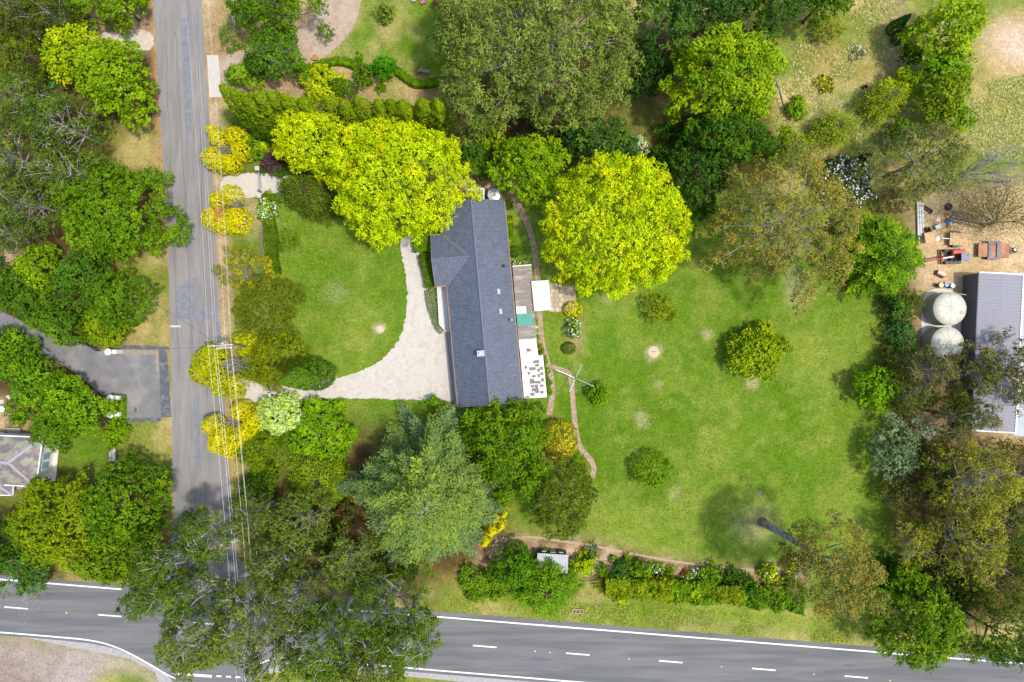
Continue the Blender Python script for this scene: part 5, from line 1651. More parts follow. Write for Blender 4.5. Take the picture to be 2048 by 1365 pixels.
A('young_tree', 'small ring-mulched tree on the northern lawn', 'tree', 'green', 773, 27, 19, 18, 2.6, pal=[S(108, 134, 50), S(94, 122, 44)], fill=.8)
A('red_shrub', 'reddish-brown shrub at the edge of the northern lawn', 'shrub', 'red', 890, 8, 17, 12, 2.2)
A('leafy_shrub', 'small green shrub under the grey bench beside pine', 'shrub', 'green', 762, 176, 7, 9, 1)
# --- west side of the side road
A('broadleaf_tree', 'bright lime tree on the west verge above the sandy drive', 'tree', 'lime', 150, 112, 50, 56, 8.5)
A('broadleaf_tree', 'mid-green tree on the west verge joined to the lime tree', 'tree', 'green', 236, 162, 0, 0, 9.5, poly=[(170, 110), (200, 84), (240, 76), (280, 98), (304, 135), (300, 190), (302, 225), (278, 258), (248, 250), (225, 225), (196, 225), (172, 190), (164, 150)], pal=[S(118, 150, 14), S(98, 134, 14), S(132, 164, 18)])
A('broadleaf_tree', 'yellow-green tree standing where the sandy west drive starts', 'tree', 'lime', 244, 10, 48, 38, 8, pal=[S(112, 142, 18), S(96, 128, 18)])
A('conifer_tree', 'small bright conifer between dark gums and sandy drive', 'conifer', 'green', 168, 26, 24, 30, 6, shape='dome')
A('gum_tree', 'dark gum with white limbs in the far north-west thicket', 'tree', 'eucd', 48, 24, 62, 56, 12, limbs=24, bark=BARKP, pal=[S(70, 88, 28), S(56, 74, 28), S(90, 106, 32)])
A('gum_tree', 'dark gum with white limbs beside the small bright conifer', 'tree', 'eucd', 118, 42, 44, 46, 10, limbs=20, bark=BARKP, pal=[S(82, 98, 32), S(64, 80, 30)])
A('cypress_tree', 'dense rounded olive cypress west of the lime tree', 'tree', 'cypress', 46, 118, 62, 46, 8, rot=10, pal=[S(76, 100, 16), S(64, 88, 16), S(92, 116, 20)])
A('broadleaf_shrub', 'dark scrub behind the green wheelie bin', 'shrub', 'deep', 96, 148, 22, 18, 3, pal=[S(60, 84, 24), S(72, 92, 26)])
for i, (x, y, rx, ry, h, pl, lb) in enumerate((
        (50, 205, 66, 52, 11, 0, 'olive-grey gum with pale twigs below the rounded cypress'),
        (138, 258, 70, 62, 12, 1, 'dark grey-green gum beside the small green verge lawn'),
        (40, 318, 62, 66, 12, 2, 'gum with exposed white limbs at the western frame edge'),
        (150, 352, 66, 56, 11, 0, 'olive gum touching the round dark green roadside tree'),
        (60, 408, 72, 54, 11, 1, 'grey-green gum with pale dead twigs above the brown clearing'),
        (24, 468, 52, 36, 9, 2, 'low olive gum on the edge of the brown clearing'))):
    A('gum_tree', lb, 'tree', 'eucg', x, y, rx, ry, h, limbs=26, bark=BARKP, pal=[[S(90, 116, 42), S(76, 102, 40), S(104, 126, 52)], [S(80, 108, 42), S(70, 94, 40), S(94, 118, 52)], [S(86, 110, 48), S(74, 98, 42), S(98, 118, 60)]][pl])
A('broadleaf_tree', 'big round dark green tree overhanging the side road', 'tree', 'green', 240, 428, 0, 0, 10.5, poly=[(118, 430), (130, 380), (170, 350), (240, 335), (310, 345), (345, 385), (366, 440), (350, 480), (300, 500), (260, 520), (200, 510), (150, 500), (122, 470)], pal=[S(88, 126, 16), S(76, 112, 16), S(104, 140, 18)], limbs=8)
A('broadleaf_shrub', 'lime-green bush beside the brown clearing', 'shrub', 'lime', 84, 536, 44, 48, 5, pal=[S(116, 148, 18), S(98, 132, 18)])
A('broadleaf_tree', 'bluish-green tree between round roadside tree and lime bush', 'tree', 'deep', 176, 560, 56, 54, 7, pal=[S(76, 116, 32), S(64, 102, 32)])
A('broadleaf_tree', 'mid-green tree spreading over the small western verge lawn', 'tree', 'green', 240, 596, 64, 54, 7.5, rot=20, pal=[S(86, 124, 22), S(74, 110, 22)])
A('broadleaf_shrub', 'yellow-green bush behind the white entrance pillar', 'shrub', 'lime', 210, 652, 50, 34, 5, pal=[S(116, 142, 16), S(98, 128, 18)])
for i, (x, y) in enumerate(((-12, 556), (38, 586), (84, 622), (132, 650))):
    A('avenue_tree', 'dark leafy tree above the curved sealed drive, ' + ['cut off beyond the brown clearing', 'beside the brown clearing', 'beside the lime-green bush', 'next to the white entrance pillar'][i], 'tree', 'green', x, y, 44, 36, 6, rot=35, group='trees above the sealed drive', pal=[S(76, 112, 26), S(64, 98, 26), S(90, 126, 28)])
for i, (x, y, rx, ry) in enumerate(((-8, 700, 44, 44), (36, 714, 42, 44), (80, 768, 48, 46), (132, 792, 48, 46), (182, 822, 36, 44))):
    A('avenue_tree', 'bright leafy tree below the curved sealed drive, ' + ['at the far end of its row', 'second from the far end of its row', 'in the middle of its row', 'second from the lower white pillars', 'touching the lower white pillars'][i], 'tree', 'green', x, y, rx, ry, 6, group='trees below the sealed drive', pal=[S(88, 130, 20), S(76, 116, 20), S(106, 146, 22)])
A('broadleaf_tree', 'leafy tree touching the corner of the mossy hipped roof', 'tree', 'green', 106, 852, 48, 38, 5.5, pal=[S(88, 126, 18), S(76, 112, 18)])
A('round_shrub', 'small rounded shrub on the sandy yard behind mossy roof', 'shrub', 'green', 38, 824, 19, 24, 2.6)
hedge('clipped_hedge', 'small bright clipped hedge block between white gate pillars and drive', [(237, 791), (238, 836)], 16, .9, 'box')
A('leafy_shrub', 'yellow-green shrub below the white gate pillars', 'shrub', 'lime', 232, 868, 22, 27, 2.4, pal=[S(118, 150, 14), S(98, 134, 14)])
A('broadleaf_tree', 'large tree with yellowish west side at the road junction', 'tree', 'lime', 128, 1042, 86, 84, 10, pal=[S(112, 136, 14), S(96, 122, 16), S(128, 148, 18)], limbs=12)
A('broadleaf_tree', 'large deep green tree beside the side road at the junction', 'tree', 'green', 262, 1008, 84, 86, 10.5, pal=[S(80, 118, 16), S(68, 104, 16), S(98, 132, 18)], limbs=10)
A('broadleaf_tree', 'leafy green tree on the verge of the main road junction', 'tree', 'green', 232, 1106, 74, 50, 9, pal=[S(98, 128, 16), S(84, 112, 18)], limbs=12)
A('broadleaf_tree', 'dark green tree at the frame edge above the main road', 'tree', 'deep', 6, 1100, 42, 78, 8, pal=[S(62, 96, 18), S(84, 118, 20)])
A('pine_tree', 'blue-green fine-leaved tree leaning over the road edge line', 'tree', 'teal', 74, 1114, 52, 32, 8, pal=[S(70, 112, 42), S(58, 96, 40)], limbs=16, bark=BARKG)
A('pine_tree', 'small blue-green sapling reaching over the white edge line', 'tree', 'teal', 72, 1164, 28, 20, 5, pal=[S(74, 116, 42), S(62, 100, 40)], fill=.8)
# --- gums over the junction
for i, (x, y, rx, ry, h, kd, fl, lb) in enumerate((
        (318, 1176, 48, 36, 13, 0, .8, 'dark gum over the give-way line of the side road'),
        (352, 1108, 62, 44, 14, 0, .8, 'dark gum with white limbs over the junction mouth'),
        (432, 1056, 56, 50, 14, 0, .72, 'dark gum with white limbs leaning over the side road'),
        (398, 1166, 66, 44, 15, 0, .8, 'dense dark gum between junction mouth and main road'),
        (420, 1258, 78, 62, 16, 2, .85, 'big grey-green gum hanging over the main road lanes'),
        (505, 1228, 60, 72, 16, 2, .62, 'thin grey-green gum over the middle of the main road'),
        (560, 1112, 60, 52, 12, 1, .7, 'sparse brown-twigged gum on the property corner'),
        (604, 1040, 66, 56, 10, 3, .95, 'fuzzy grey-olive tree inside the property corner'),
        (520, 1020, 48, 52, 10, 1, .7, 'gum with bare white branch beside property corner'),
        (712, 1112, 58, 56, 12, 3, .9, 'fuzzy grey-green tree in shade of the yellowish cedar'),
        (610, 1180, 66, 56, 15, 1, .62, 'sparse gum letting the road edge line show through'),
        (672, 1262, 88, 62, 17, 0, .8, 'broad dark gum hanging over both main road lanes'),
        (782, 1196, 88, 60, 16, 0, .75, 'dark gum with white limbs at the road end of the cedars'),
        (814, 1250, 68, 56, 17, 0, .8, 'dark gum reaching furthest along the main road'),
        (740, 1318, 92, 48, 17, 2, .8, 'grey-green gum covering the far lane edge line'),
        (560, 1305, 44, 42, 16, 2, .5, 'wispy gum above the curved kerb line'))):
    # gums over the tarmac are rooted on the verge and lean out
    qx, qy = P(x, y, h * .5)
    gx_, gy_ = qx * PPM + 1024, 682.5 - qy * PPM
    rx_, ry_ = gx_, gy_
    if gy_ > CL(gx_) - 80:
        ry_ = CL(gx_) - 84
    if 300 < rx_ < 545 and ry_ > 1120:
        rx_ = 290 if rx_ < 400 else 552
    elif 330 < rx_ < 478:
        rx_ = 322 if rx_ < 395 else 486
    wx_, wy_ = P(rx_, ry_)
    dx_, dy_ = wx_ - qx, wy_ - qy
    tpt = [(dx_, dy_, 0, .03 * h), (dx_ * .9, dy_ * .9, h * .1, .022 * h), (dx_ * .5 + .2, dy_ * .5, h * .4, .017 * h), (dx_ * .1, dy_ * .1 + .2, h * .65, .011 * h), (0, 0, h * .8, .005 * h)]
    A('gum_tree', lb, 'tree', 'eucd', x, y, rx, ry, h, tpath=tpt, limbs=22, bark=BARKP, fill=fl, Hb=h * .5, dens=1.12, pal=[[S(80, 110, 30), S(68, 94, 32), S(96, 122, 38)], [S(90, 110, 48), S(78, 98, 46)], [S(98, 120, 52), S(86, 106, 48), S(110, 128, 62)], [S(104, 124, 60), S(90, 110, 54)]][kd])
for i, (x, y, rx, ry) in enumerate(((640, 1080, 40, 30), (560, 1075, 30, 36), (800, 1120, 50, 30), (690, 1030, 30, 22))):
    A('understorey_shrub', ['dark shrub in the gap between the two fuzzy grey trees', 'bright dark-green shrub hidden at the property corner', 'dark shrub under the edge of the yellowish cedar', 'reddish-brown shaded scrub between feathery bush and cedar'][i], 'shrub', 'deep', x, y, rx, ry, 2.4, pal=[[S(66, 84, 36)], [S(60, 108, 18)], [S(70, 88, 40)], [S(96, 72, 44), S(70, 80, 36)]][i])
# --- southern garden edge
A('broadleaf_tree', 'dark leafy tree beside the garden shed wall', 'tree', 'green', 1030, 1132, 44, 44, 5, pal=[S(78, 124, 16), S(66, 108, 18)])
A('feathery_tree', 'feathery bright green tree overhanging the garden shed roof', 'tree', 'lime', 1092, 1176, 60, 56, 6, shape='frond', nbr=120, pal=[S(92, 134, 18), S(78, 118, 20), S(108, 148, 22)], fr=dict(twig=.34, leafs=.4, dense=1.2), Hb=1)
A('ground_shrub', 'low green scrub on the verge beside the yellowish cedar', 'shrub', 'green', 968, 1172, 56, 26, 1.8, rot=12)
A('twiggy_shrub', 'bare pale twiggy bush between yellow conifer and garden shed', 'shrub', 'brown', 1002, 1108, 30, 26, 2.4, fill=.3, limbs=50, bark=BARKP, pal=[S(150, 132, 104)], dens=.3)
A('twiggy_shrub', 'bare pale twiggy bush beneath the yellowish cedar', 'shrub', 'brown', 950, 1150, 28, 20, 2, fill=.3, limbs=40, bark=BARKP, pal=[S(120, 118, 80)], dens=.3)
hs = [((1212, 1178), (1280, 1180), (1346, 1184), 36, [S(112, 136, 16), S(98, 122, 16), S(124, 142, 22)], 'olive loose hedge section nearest the garden shed'), ((1342, 1185), (1392, 1188), (1430, 1190), 34, [S(98, 134, 16), S(84, 118, 18), S(112, 146, 20)], 'bright loose hedge section in the middle of the road hedge'), ((1426, 1190), (1458, 1192), (1488, 1193), 32, [S(116, 134, 18), S(100, 120, 18)], 'short yellowish section of the loose road hedge'), ((1482, 1194), (1540, 1198), (1610, 1206), 36, [S(86, 124, 20), S(72, 106, 20), S(100, 136, 22)], 'deep green hedge section nearest the leaning gum')]
for a, b, c, w_, pl_, lb in hs:
    hedge('road_hedge', lb, [a, b, c], w_, 2.0, 'green', dens=1.1, loose=.42, pal=pl_)
for x, y, r_, kd, h, lb in ((1306, 1174, 15, 'green', 2.7, 'taller shrub rising from the olive hedge section'), (1384, 1180, 13, 'lime', 2.7, 'yellowish shrub rising from the bright hedge section'), (1506, 1186, 16, 'deep', 2.9, 'dark shrub rising where the deep green hedge begins'), (1556, 1194, 14, 'green', 2.7, 'leafy shrub rising from the deep green hedge'), (1240, 1196, 14, 'lime', 2.0, 'lime shrub spilling from the olive hedge to the verge')):
    A('hedge_shrub', lb, 'shrub', kd, x, y, r_, r_, h)
A('evergreen_tree', 'very dark shrubby tree filling the shade east of the pine', 'tree', 'teal', 1296, 150, 34, 40, 6, pal=[S(50, 84, 36), S(42, 72, 34)])
A('broadleaf_shrub', 'dark shrub between pale shrub and tall yellow-green tree', 'shrub', 'deep', 1318, 318, 28, 22, 4, pal=[S(56, 92, 28), S(46, 78, 28)])
A('broadleaf_shrub', 'dark green shrub at the eastern foot of the pine', 'shrub', 'deep', 1150, 258, 30, 18, 3.2)
for i, (x, y, r_, kd, h, lb, fl) in enumerate((
        (1168, 1130, 20, 'lime', 2.4, 'lime shrub at the corner of garden shed bed', None),
        (1184, 1122, 12, 'green', 1.6, 'small green shrub in bed by shed corner', None),
        (1240, 1144, 22, 'teal', 2.2, 'dark teal shrub before the olive hedge section', None),
        (1282, 1140, 22, 'green', 2.2, 'mid-green shrub beside the dark teal shrub', None),
        (1184, 1096, 14, 'sage', .9, 'grey-green lavender clump on the bed edge', None),
        (1256, 1116, 8, 'green', .8, 'tiny round green plant on the bed edge', None),
        (1228, 1118, 7, 'green', .7, 'tiny leafy plant between lavender and round plant', None),
        (1206, 1142, 11, 'green', 1.4, 'small leafy shrub behind the lavender clump', None),
        (1198, 1170, 13, 'olive', 1.6, 'olive shrub at the shed end of road hedge', None),
        (1315, 1138, 12, 'green', 1, 'white-flowered shrub along the mulch bed edge', WHITE),
        (1340, 1140, 7, 'green', .6, 'small green bed plant by the white-flowered shrub', None),
        (1370, 1146, 7, 'red', .6, 'small reddish bed plant in the mulch', None),
        (1394, 1140, 10, 'sage', .9, 'white-dotted grey plant in the mulch bed', WHITE),
        (1378, 1156, 11, 'green', 1, 'leafy bed plant before bright hedge section', WHITE),
        (1424, 1150, 22, 'green', 2, 'rounded green shrub behind the white-dotted plant', None),
        (1462, 1157, 19, 'deep', 1.9, 'dark shrub beside the short yellowish hedge section', None),
        (1494, 1162, 16, 'deep', 2, 'dark narrow shrub between flowering rose and dark shrub', None),
        (1540, 1150, 19, 'lime', 1.8, 'white-flowering rose shrub near the leaning gum', WHITE),
        (1578, 1130, 13, 'lime', 1.8, 'lime shrub with yellow blooms under the leaning gum', YEL),
        (1580, 1162, 16, 'green', 2, 'green shrub at the foot of leaning gum crown', None))):
    A('bed_shrub' if r_ > 10 else 'bed_plant', lb, 'shrub' if r_ > 10 else 'plant', kd, x, y, r_, r_ * .95, h, flowers=(fl, 26, .17) if fl else None)
A('broom_bush', 'bright yellow-flowering bush under the leaning gum crown', 'shrub', 'gold', 1716, 1190, 13, 16, 3, pal=[S(226, 200, 10), S(206, 184, 14)])
# --- trees along the yard's north side: one leafless, one thinly leaved
for (nm, lb, x, y, tips, h, rr, bk, dp) in (
        ('bare_tree', 'leafless grey tree spreading over the dry grass', 1893, 361, [(2010, 318), (2062, 340), (2040, 300), (1990, 296), (2062, 372), (1960, 330), (2000, 375)], 9, .16, BARKG, 3),
        ('bare_tree', 'thin brown-twigged tree leaning over the scrap pile', 1965, 452, [(2030, 380), (1960, 380), (2062, 400), (2000, 400), (1920, 400), (2070, 440), (1940, 420)], 8, .17, BARK, 3)):
    SEED[0] += 1
    rg = np.random.default_rng(SEED[0])
    b0 = P(x, y)
    e = empty(nm, (b0[0], b0[1], 0), 0, lb, 'tree')
    tm, lm = MB(), MB()
    f = (0.25, .05, 1.9)
    tm.tube([(0, 0, 0), (.1, 0, .9), f], [rr * 1.5, rr * 1.1, rr], 8)
    lc = []
    for tx, ty in tips:
        zz = h * rg.uniform(.6, 1)
        q = P(tx, ty, zz)
        end = np.array([q[0] - b0[0], q[1] - b0[1], zz])
        bare_branches(rg, lm, f, end * [.6, .6, .62] + [0, 0, .6], rr * .5, dp, .38, 5 if bk is BARKG else 4)
        lc.append(end)
    tm.build('trunk', bk, e, True)
    lm.build('branches', bk, e)
    if bk is BARK:
        lc = np.array(lc)
        n = 7000
        pp = lc[rg.integers(0, len(lc), n)] * rg.uniform(.35, 1, (n, 1)) + rg.normal(0, 1.7, (n, 3)) * [1, 1, .4]
        pp = pp[pp[:, 2] > 2.4]
        cf = leaves(pp, np.tile([0, 0, 1.], (len(pp), 1)), .24, rg, .35, None, .7)
        quads_obj('crown', cf, np.array(S(120, 116, 58))[None] * rg.uniform(.7, 1.3, (len(cf), 1)), LEAF, e)
# dead branch lying over the road edge at the junction
SEED[0] += 1
rg = np.random.default_rng(SEED[0])
dbx = P(100, 1178)
dl = MB()
e = empty('dead_branch', (dbx[0], dbx[1], 0), 0, 'pale dead branch hanging over the road edge line', 'branch')
for k in range(5):
    bare_branches(rg, dl, (-1.2, 1.2, 3.4), (rg.uniform(-1, 1.6), rg.uniform(-1.4, .4), rg.uniform(2.6, 3.6)), .04, 2, .5, 4)
dl.tube([(-2.2, 2.2, 0), (-2, 2, 2), (-1.2, 1.2, 3.4)], [.09, .07, .045], 6)
dl.build('branches', BARKP, e)
# curved dead log in the paddock
e = MB().tube([P3(1552, 160, .1), P3(1562, 185, .12), P3(1566, 205, .12), P3(1574, 222, .08)], [.1, .13, .1, .05], 8).build('fallen_log', BARKG, None, True)
tag(e, 'thin curved grey log lying in the dry paddock', 'log')

# ------------------------------------------------------------------ rough grass standing on verges and paddock
def tufts(name, label, polys, n, pal, size, seed):
    rg = np.random.default_rng(seed)
    pts = []
    for poly in polys:
        w = [P(a, b) for a, b in poly]
        xs, ys = [q[0] for q in w], [q[1] for q in w]
        x, y = rg.uniform(min(xs), max(xs), n * 6), rg.uniform(min(ys), max(ys), n * 6)
        ok = in_poly(x, y, w) & (rg.random(len(x)) < sstep(fbm(x, y, 2.5, seed), .35, .7))
        pts.append(np.stack([x[ok], y[ok]], 1)[:n])
    p = np.concatenate(pts)
    k = 4
    pos = np.repeat(np.concatenate([p, np.full((len(p), 1), size * .25)], 1), k, 0) + rg.normal(0, size * .35, (len(p) * k, 3)) * [1, 1, .3]
    pos[:, 2] = np.maximum(pos[:, 2], .03)
    co = leaves(pos, np.tile([0, 0, .6], (len(pos), 1)), size, rg, .22, None, .5)
    pl = np.array(pal)[rg.integers(0, len(pal), len(p))]
    col = np.repeat(pl, k, 0) * rg.uniform(.75, 1.25, (len(pos), 1))
    o = quads_obj(name, co, col, LEAF, None)
    return tag(o, label, 'grass', kind='stuff')


tufts('dry_grass', 'rough dry grass tufts in the north-east paddock', [[(1535, 110), (1660, 60), (1700, 0), (1790, 0), (1800, 330), (1560, 345)], [(1945, 170), (2060, 150), (2060, 330), (1935, 300)]], 4200, [S(206, 196, 128), S(214, 204, 146), S(148, 168, 72), S(170, 178, 90)], .32, 601)
tufts('verge_grass', 'rough green and dry grass on the main road verge', [[(900, 1190), (1250, 1212), (1720, 1242), (1740, 1290), (890, 1226)], [(1870, 1270), (2060, 1275), (2060, 1318), (1870, 1300)]], 3200, [S(150, 172, 56), S(130, 164, 36), S(190, 180, 100)], .26, 602)
tufts('lawn_grass', 'scattered longer grass tufts on the mown lawns', [[(560, 430), (790, 480), (800, 660), (700, 735), (560, 560)], [(1170, 640), (1760, 620), (1790, 1000), (1560, 1120), (1200, 1060)]], 4200, [S(128, 156, 36), S(116, 148, 30), S(160, 170, 66), S(106, 142, 26)], .19, 603)
# ------------------------------------------------------------------ poles and wires
M_WIRE = mat('wire', S(190, 190, 190), .4, .03, metal=.3)
M_POLE = mat('pole_timber', S(150, 140, 126), .9, .15, 4)
WTOP = 10.2
WX = [(420, 0), (427.5, 1), (433.5, 0), (447, 1), (456.5, 0)]
pdir = np.array(P(486, 1365, WTOP)) - np.array(P(383, 0, WTOP))
pdir /= np.linalg.norm(pdir)
pc = P(441, 694, WTOP)


def pole(label, cx, cy, group=None):
    e = empty('power_pole', (cx, cy, 0), math.atan2(pdir[1], pdir[0]) + math.pi / 2, label, 'power pole')
    MB().tube([(0, 0, 0), (0, 0, 10.7)], [.2, .13], 12).build('pole', M_POLE, e, True)
    for z, hw, oy in ((10.15, 1.45, .16), (9.1, .9, -.16)):
        ca = MB().box((0, oy, z), (2 * hw, .12, .14)).build('crossarm', mat('crossarm', S(158, 154, 148), .8, .1), e)
        for t in (-.92, -.45, .45, .92):
            MB().lathe([(.05, 0), (.07, .06), (.04, .16), (.06, .2)], (t * hw, oy, z + .07), 10).build('insulator', M_WHITE, ca)
    MB().tube([(-.25, .3, 8.2), (-.25, .3, 9.0)], .2, 12).build('transformer', mat('transformer', S(190, 192, 190), .5), e)
    return e


pole('timber power pole with white crossarms beside the golden cypresses', *pc)
for s, lb in ((-1, 'timber power pole further up the side road'), (1, 'timber power pole across the main road')):
    pole(lb, pc[0] + s * pdir[0] * 56, pc[1] + s * pdir[1] * 56)
for i, (off, z, nm) in enumerate(((-1.33, 10.4, 'outer'), (-.65, 10.4, 'inner'), (.65, 10.4, 'kerbside'), (1.33, 10.4, 'garden-side'), (-.82, 9.35, 'low outer'), (.82, 9.35, 'low garden-side'))):
    nx_, ny_ = -pdir[1], pdir[0]
    pts = []
    for s in range(-24, 25):
        t = s / 24
        sag = -1.0 * (1 - (2 * abs(t) - 1) ** 2)
        pts.append((pc[0] + pdir[0] * 56 * t + nx_ * off, pc[1] + pdir[1] * 56 * t + ny_ * off, z + sag))
    o = MB().tube(pts, .0085, 5).build('power_line', M_WIRE)
    tag(o, 'pale ' + nm + ' wire strung between the power poles over the side road', 'wire', 'overhead wires along the side road')
for a, b, lb in (((432, 694, 9.6), (330, 698, 6.0), 'dark service wire crossing the side road to the gate pillars'), ((441, 694, 9.6), (300, 600, 7.0), 'dark service wire running diagonally from the pole to western trees')):
    p0, p1 = P3(*a), P3(*b)
    mid = (p0 + p1) / 2 - Vector((0, 0, .4))
    tag(MB().tube([p0, mid, p1], .018, 5).build('service_wire', M_DARKM), lb, 'wire')

# ------------------------------------------------------------------ clothes line, stumps and small garden things
cl = empty('clothes_line', (*P(1151, 757, 2.0), 0), math.radians(-24), 'rotary clothes line with four thin arms on the lawn', 'clothes line')
MB().tube([(0, 0, 0), (0, 0, 2.1)], .04, 8).build('post', M_GALV, cl)
MB().lathe([(.09, 2.05), (.09, 2.25), (.05, 2.3)], (0, 0, 0), 12).build('hub', M_DARKM, cl)
ends = []
for k, L_ in ((0, 2.5), (1, 1.9), (2, 2.7), (3, 1.9)):
    t = k * math.pi / 2
    e_ = (L_ * math.cos(t), L_ * math.sin(t), 2.3)
    ends.append(e_)
    MB().tube([(0, 0, 2.12), e_], .035, 6).build('arm', M_GALV, cl)
for f_ in (.5, .75, 1):
    w_ = MB()
    for k in range(4):
        a, b = Vector(ends[k]), Vector(ends[(k + 1) % 4])
        c0_ = Vector((0, 0, 2.12))
        w_.tube([c0_.lerp(a, f_), c0_.lerp(b, f_)], .006, 3, False)
    w_.build('line', M_GALV, cl)
for px, py, r_, lb in ((1307, 704, 11, 'pale sawn tree stump with dark split in the back lawn'), (760, 659, 8, 'pale round stone in the front lawn')):
    e = empty('tree_stump' if px > 1000 else 'stone_disc', (*P(px, py), 0), 0, lb, 'stump' if px > 1000 else 'stone')
    R_ = r_ / PPM
    MB().lathe([(R_ * 1.1, 0), (R_, .06), (R_ * .93, .09), (R_ * .3, .1)], (0, 0, 0), 22).build('disc', mat('sawn_wood', S(176, 158, 132), .9, .12, 4), e)
    if px > 1000:
        MB().bar((-.25, .05, .104), (.3, 0, .104), .05, .012).build('split', mat('dark_split', S(80, 62, 48), .9), e)
    else:
        MB().lathe([(R_ * .35, .09), (R_ * .3, .16), (R_ * .1, .18)], (0, 0, 0), 12).build('cap', mat('sawn_wood2', S(188, 180, 164), .9, .12, 4), e)
# half-barrel planter, bench, toys, hose in the northern garden
e = empty('barrel_planter', (*P(631, 117), 0), 0, 'timber barrel planter at the end of the curved hedge', 'planter')
MB().lathe([(.34, 0), (.4, .25), (.42, .5), (.36, .5), (.34, .42)], (0, 0, 0), 18).build('barrel', mat('barrel', S(190, 150, 96), .8, .2, 5), e)
MB().lathe([(.41, .14), (.425, .2)], (0, 0, 0), 18).build('hoop', M_DARKM, e)
MB().lathe([(.34, .4), (.3, .46), (.05, .5)], (0, 0, 0), 14).build('soil', mat('soil', S(150, 110, 70), .95, .2, 6), e)
e = empty('pot', (*P(838, 144), 0), 0, 'round dark pot beside the grey bench', 'pot')
MB().lathe([(.26, 0), (.36, .3), (.38, .4), (.32, .4), (.3, .32)], (0, 0, 0), 18).build('bowl', mat('pot_clay', S(92, 84, 60), .8), e)
MB().lathe([(.3, .3), (.05, .36)], (0, 0, 0), 14).build('soil', MATS['soil'], e)


def bench(label, px, py, rz, m, L=1.3):
    e = empty('garden_bench', (*P(px, py), 0), rz, label, 'bench')
    for k in range(4):
        MB().box((0, -.18 + k * .12, .44), (L, .09, .03)).build('seat_slat', m, e)
    for k in range(3):
        MB().box((0, .27 + k * .02, .55 + k * .13), (L, .03, .09)).build('back_slat', m, e)
    for sx in (-1, 1):
        for sy in (-.18, .24):
            MB().box((sx * (L / 2 - .06), sy, .22 if sy < 0 else .42), (.06, .06, .44 if sy < 0 else .84)).build('leg', m, e)
        MB().box((sx * (L / 2 - .06), .02, .62), (.07, .5, .04)).build('armrest', m, e)
    return e


bench('weathered grey bench beside the umbrella pine', 850, 145, 2.9, mat('grey_timber', S(140, 130, 122), .9, .15))
bench('white slatted garden bench below the yellow-green shrub', 231, 908, math.pi / 2, M_WHITE, 1.7)
e = empty('toy_cart', (*P(846, 7), 0), .4, 'pink and dark plastic toy on the northern lawn', 'toy')
MB().box((0, 0, .25), (.5, .3, .18)).build('body', mat('pink_plastic', S(228, 70, 170), .4), e, bevel=.04)
MB().tube([(.2, 0, .3), (.5, .15, .6)], .03, 6).build('handle', MATS['pink_plastic'], e)
for a in (-.18, .18):
    for b in (-.17, .17):
        MB().tube([(a, b - .02, .1), (a, b + .02, .1)], .1, 10).build('wheel', M_DARKM, e)
e = empty('storage_box', (*P(828, 3), 0), .1, 'small grey box on the northern lawn edge', 'box')
MB().box((0, 0, .18), (.5, .4, .36)).build('body', M_CORR_G, e, bevel=.03)
MB().box((0, 0, .385), (.54, .44, .05)).build('lid', M_CORR_G, e, bevel=.015)
hp = smooth_line([(872, 56, .04), (868, 62, .04), (864, 70, .04), (870, 72, .04), (862, 78, .04), (857, 79, .04)])
tag(MB().tube([P3(*k) for k in hp], .045, 6).build('garden_hose', mat('hose_green', S(70, 210, 70), .4)), 'bright green garden hose lying on the northern lawn', 'hose')
# wheelie bin
e = empty('wheelie_bin', (*P(112, 173), 0), .3, 'green wheelie bin among the western trees', 'bin')
MB().box((0, 0, .5), (.52, .6, .9), taper=1.12).build('body', mat('bin_green', S(20, 130, 70), .5), e, bevel=.02)
MB().box((0, 0, .99), (.64, .74, .06)).build('lid', mat('bin_lid', S(24, 160, 86), .45), e, bevel=.02)
for s in (-.26, .26):
    MB().tube([(s - .03, -.34, .1), (s + .03, -.34, .1)], .1, 10).build('wheel', M_DARKM, e)
# farm gate across the gravel entrance, with brick piers
e = empty('farm_gate', (*P(524, 367), 0), math.pi / 2 + .06, 'closed steel farm gate across the gravel entrance', 'gate')
GL = 36 / PPM
for z in (.25, .5, .75, 1.0, 1.2):
    MB().tube([(-GL / 2, 0, z), (GL / 2, 0, z)], .03, 6).build('rail', M_GALV, e)
for x in (-GL / 2, 0, GL / 2):
    MB().tube([(x, 0, .2), (x, 0, 1.22)], .035, 6).build('upright', M_GALV, e)
MB().tube([(-GL / 2, .1, 0.0), (-GL / 2, .1, 1.4)], .08, 8).build('post', BARK, e)
MB().tube([(GL / 2, .1, 0.0), (GL / 2, .1, 1.4)], .08, 8).build('post', BARK, e)
M_BRICKP = mat('pier_brick', S(150, 112, 90), .9, .2, 8)
for px, py, lb in ((520, 341, 'low brick gate pier beside the purple shrub'), (524, 395, 'low brick gate pier beside the white climbing rose')):
    e = empty('gate_pier', (*P(px, py), 0), .05, lb, 'pier')
    MB().box((0, 0, .5), (.45, .45, 1.0)).build('shaft', M_BRICKP, e)
    MB().box((0, 0, 1.04), (.55, .55, .1)).build('cap', M_CONC, e, bevel=.02)
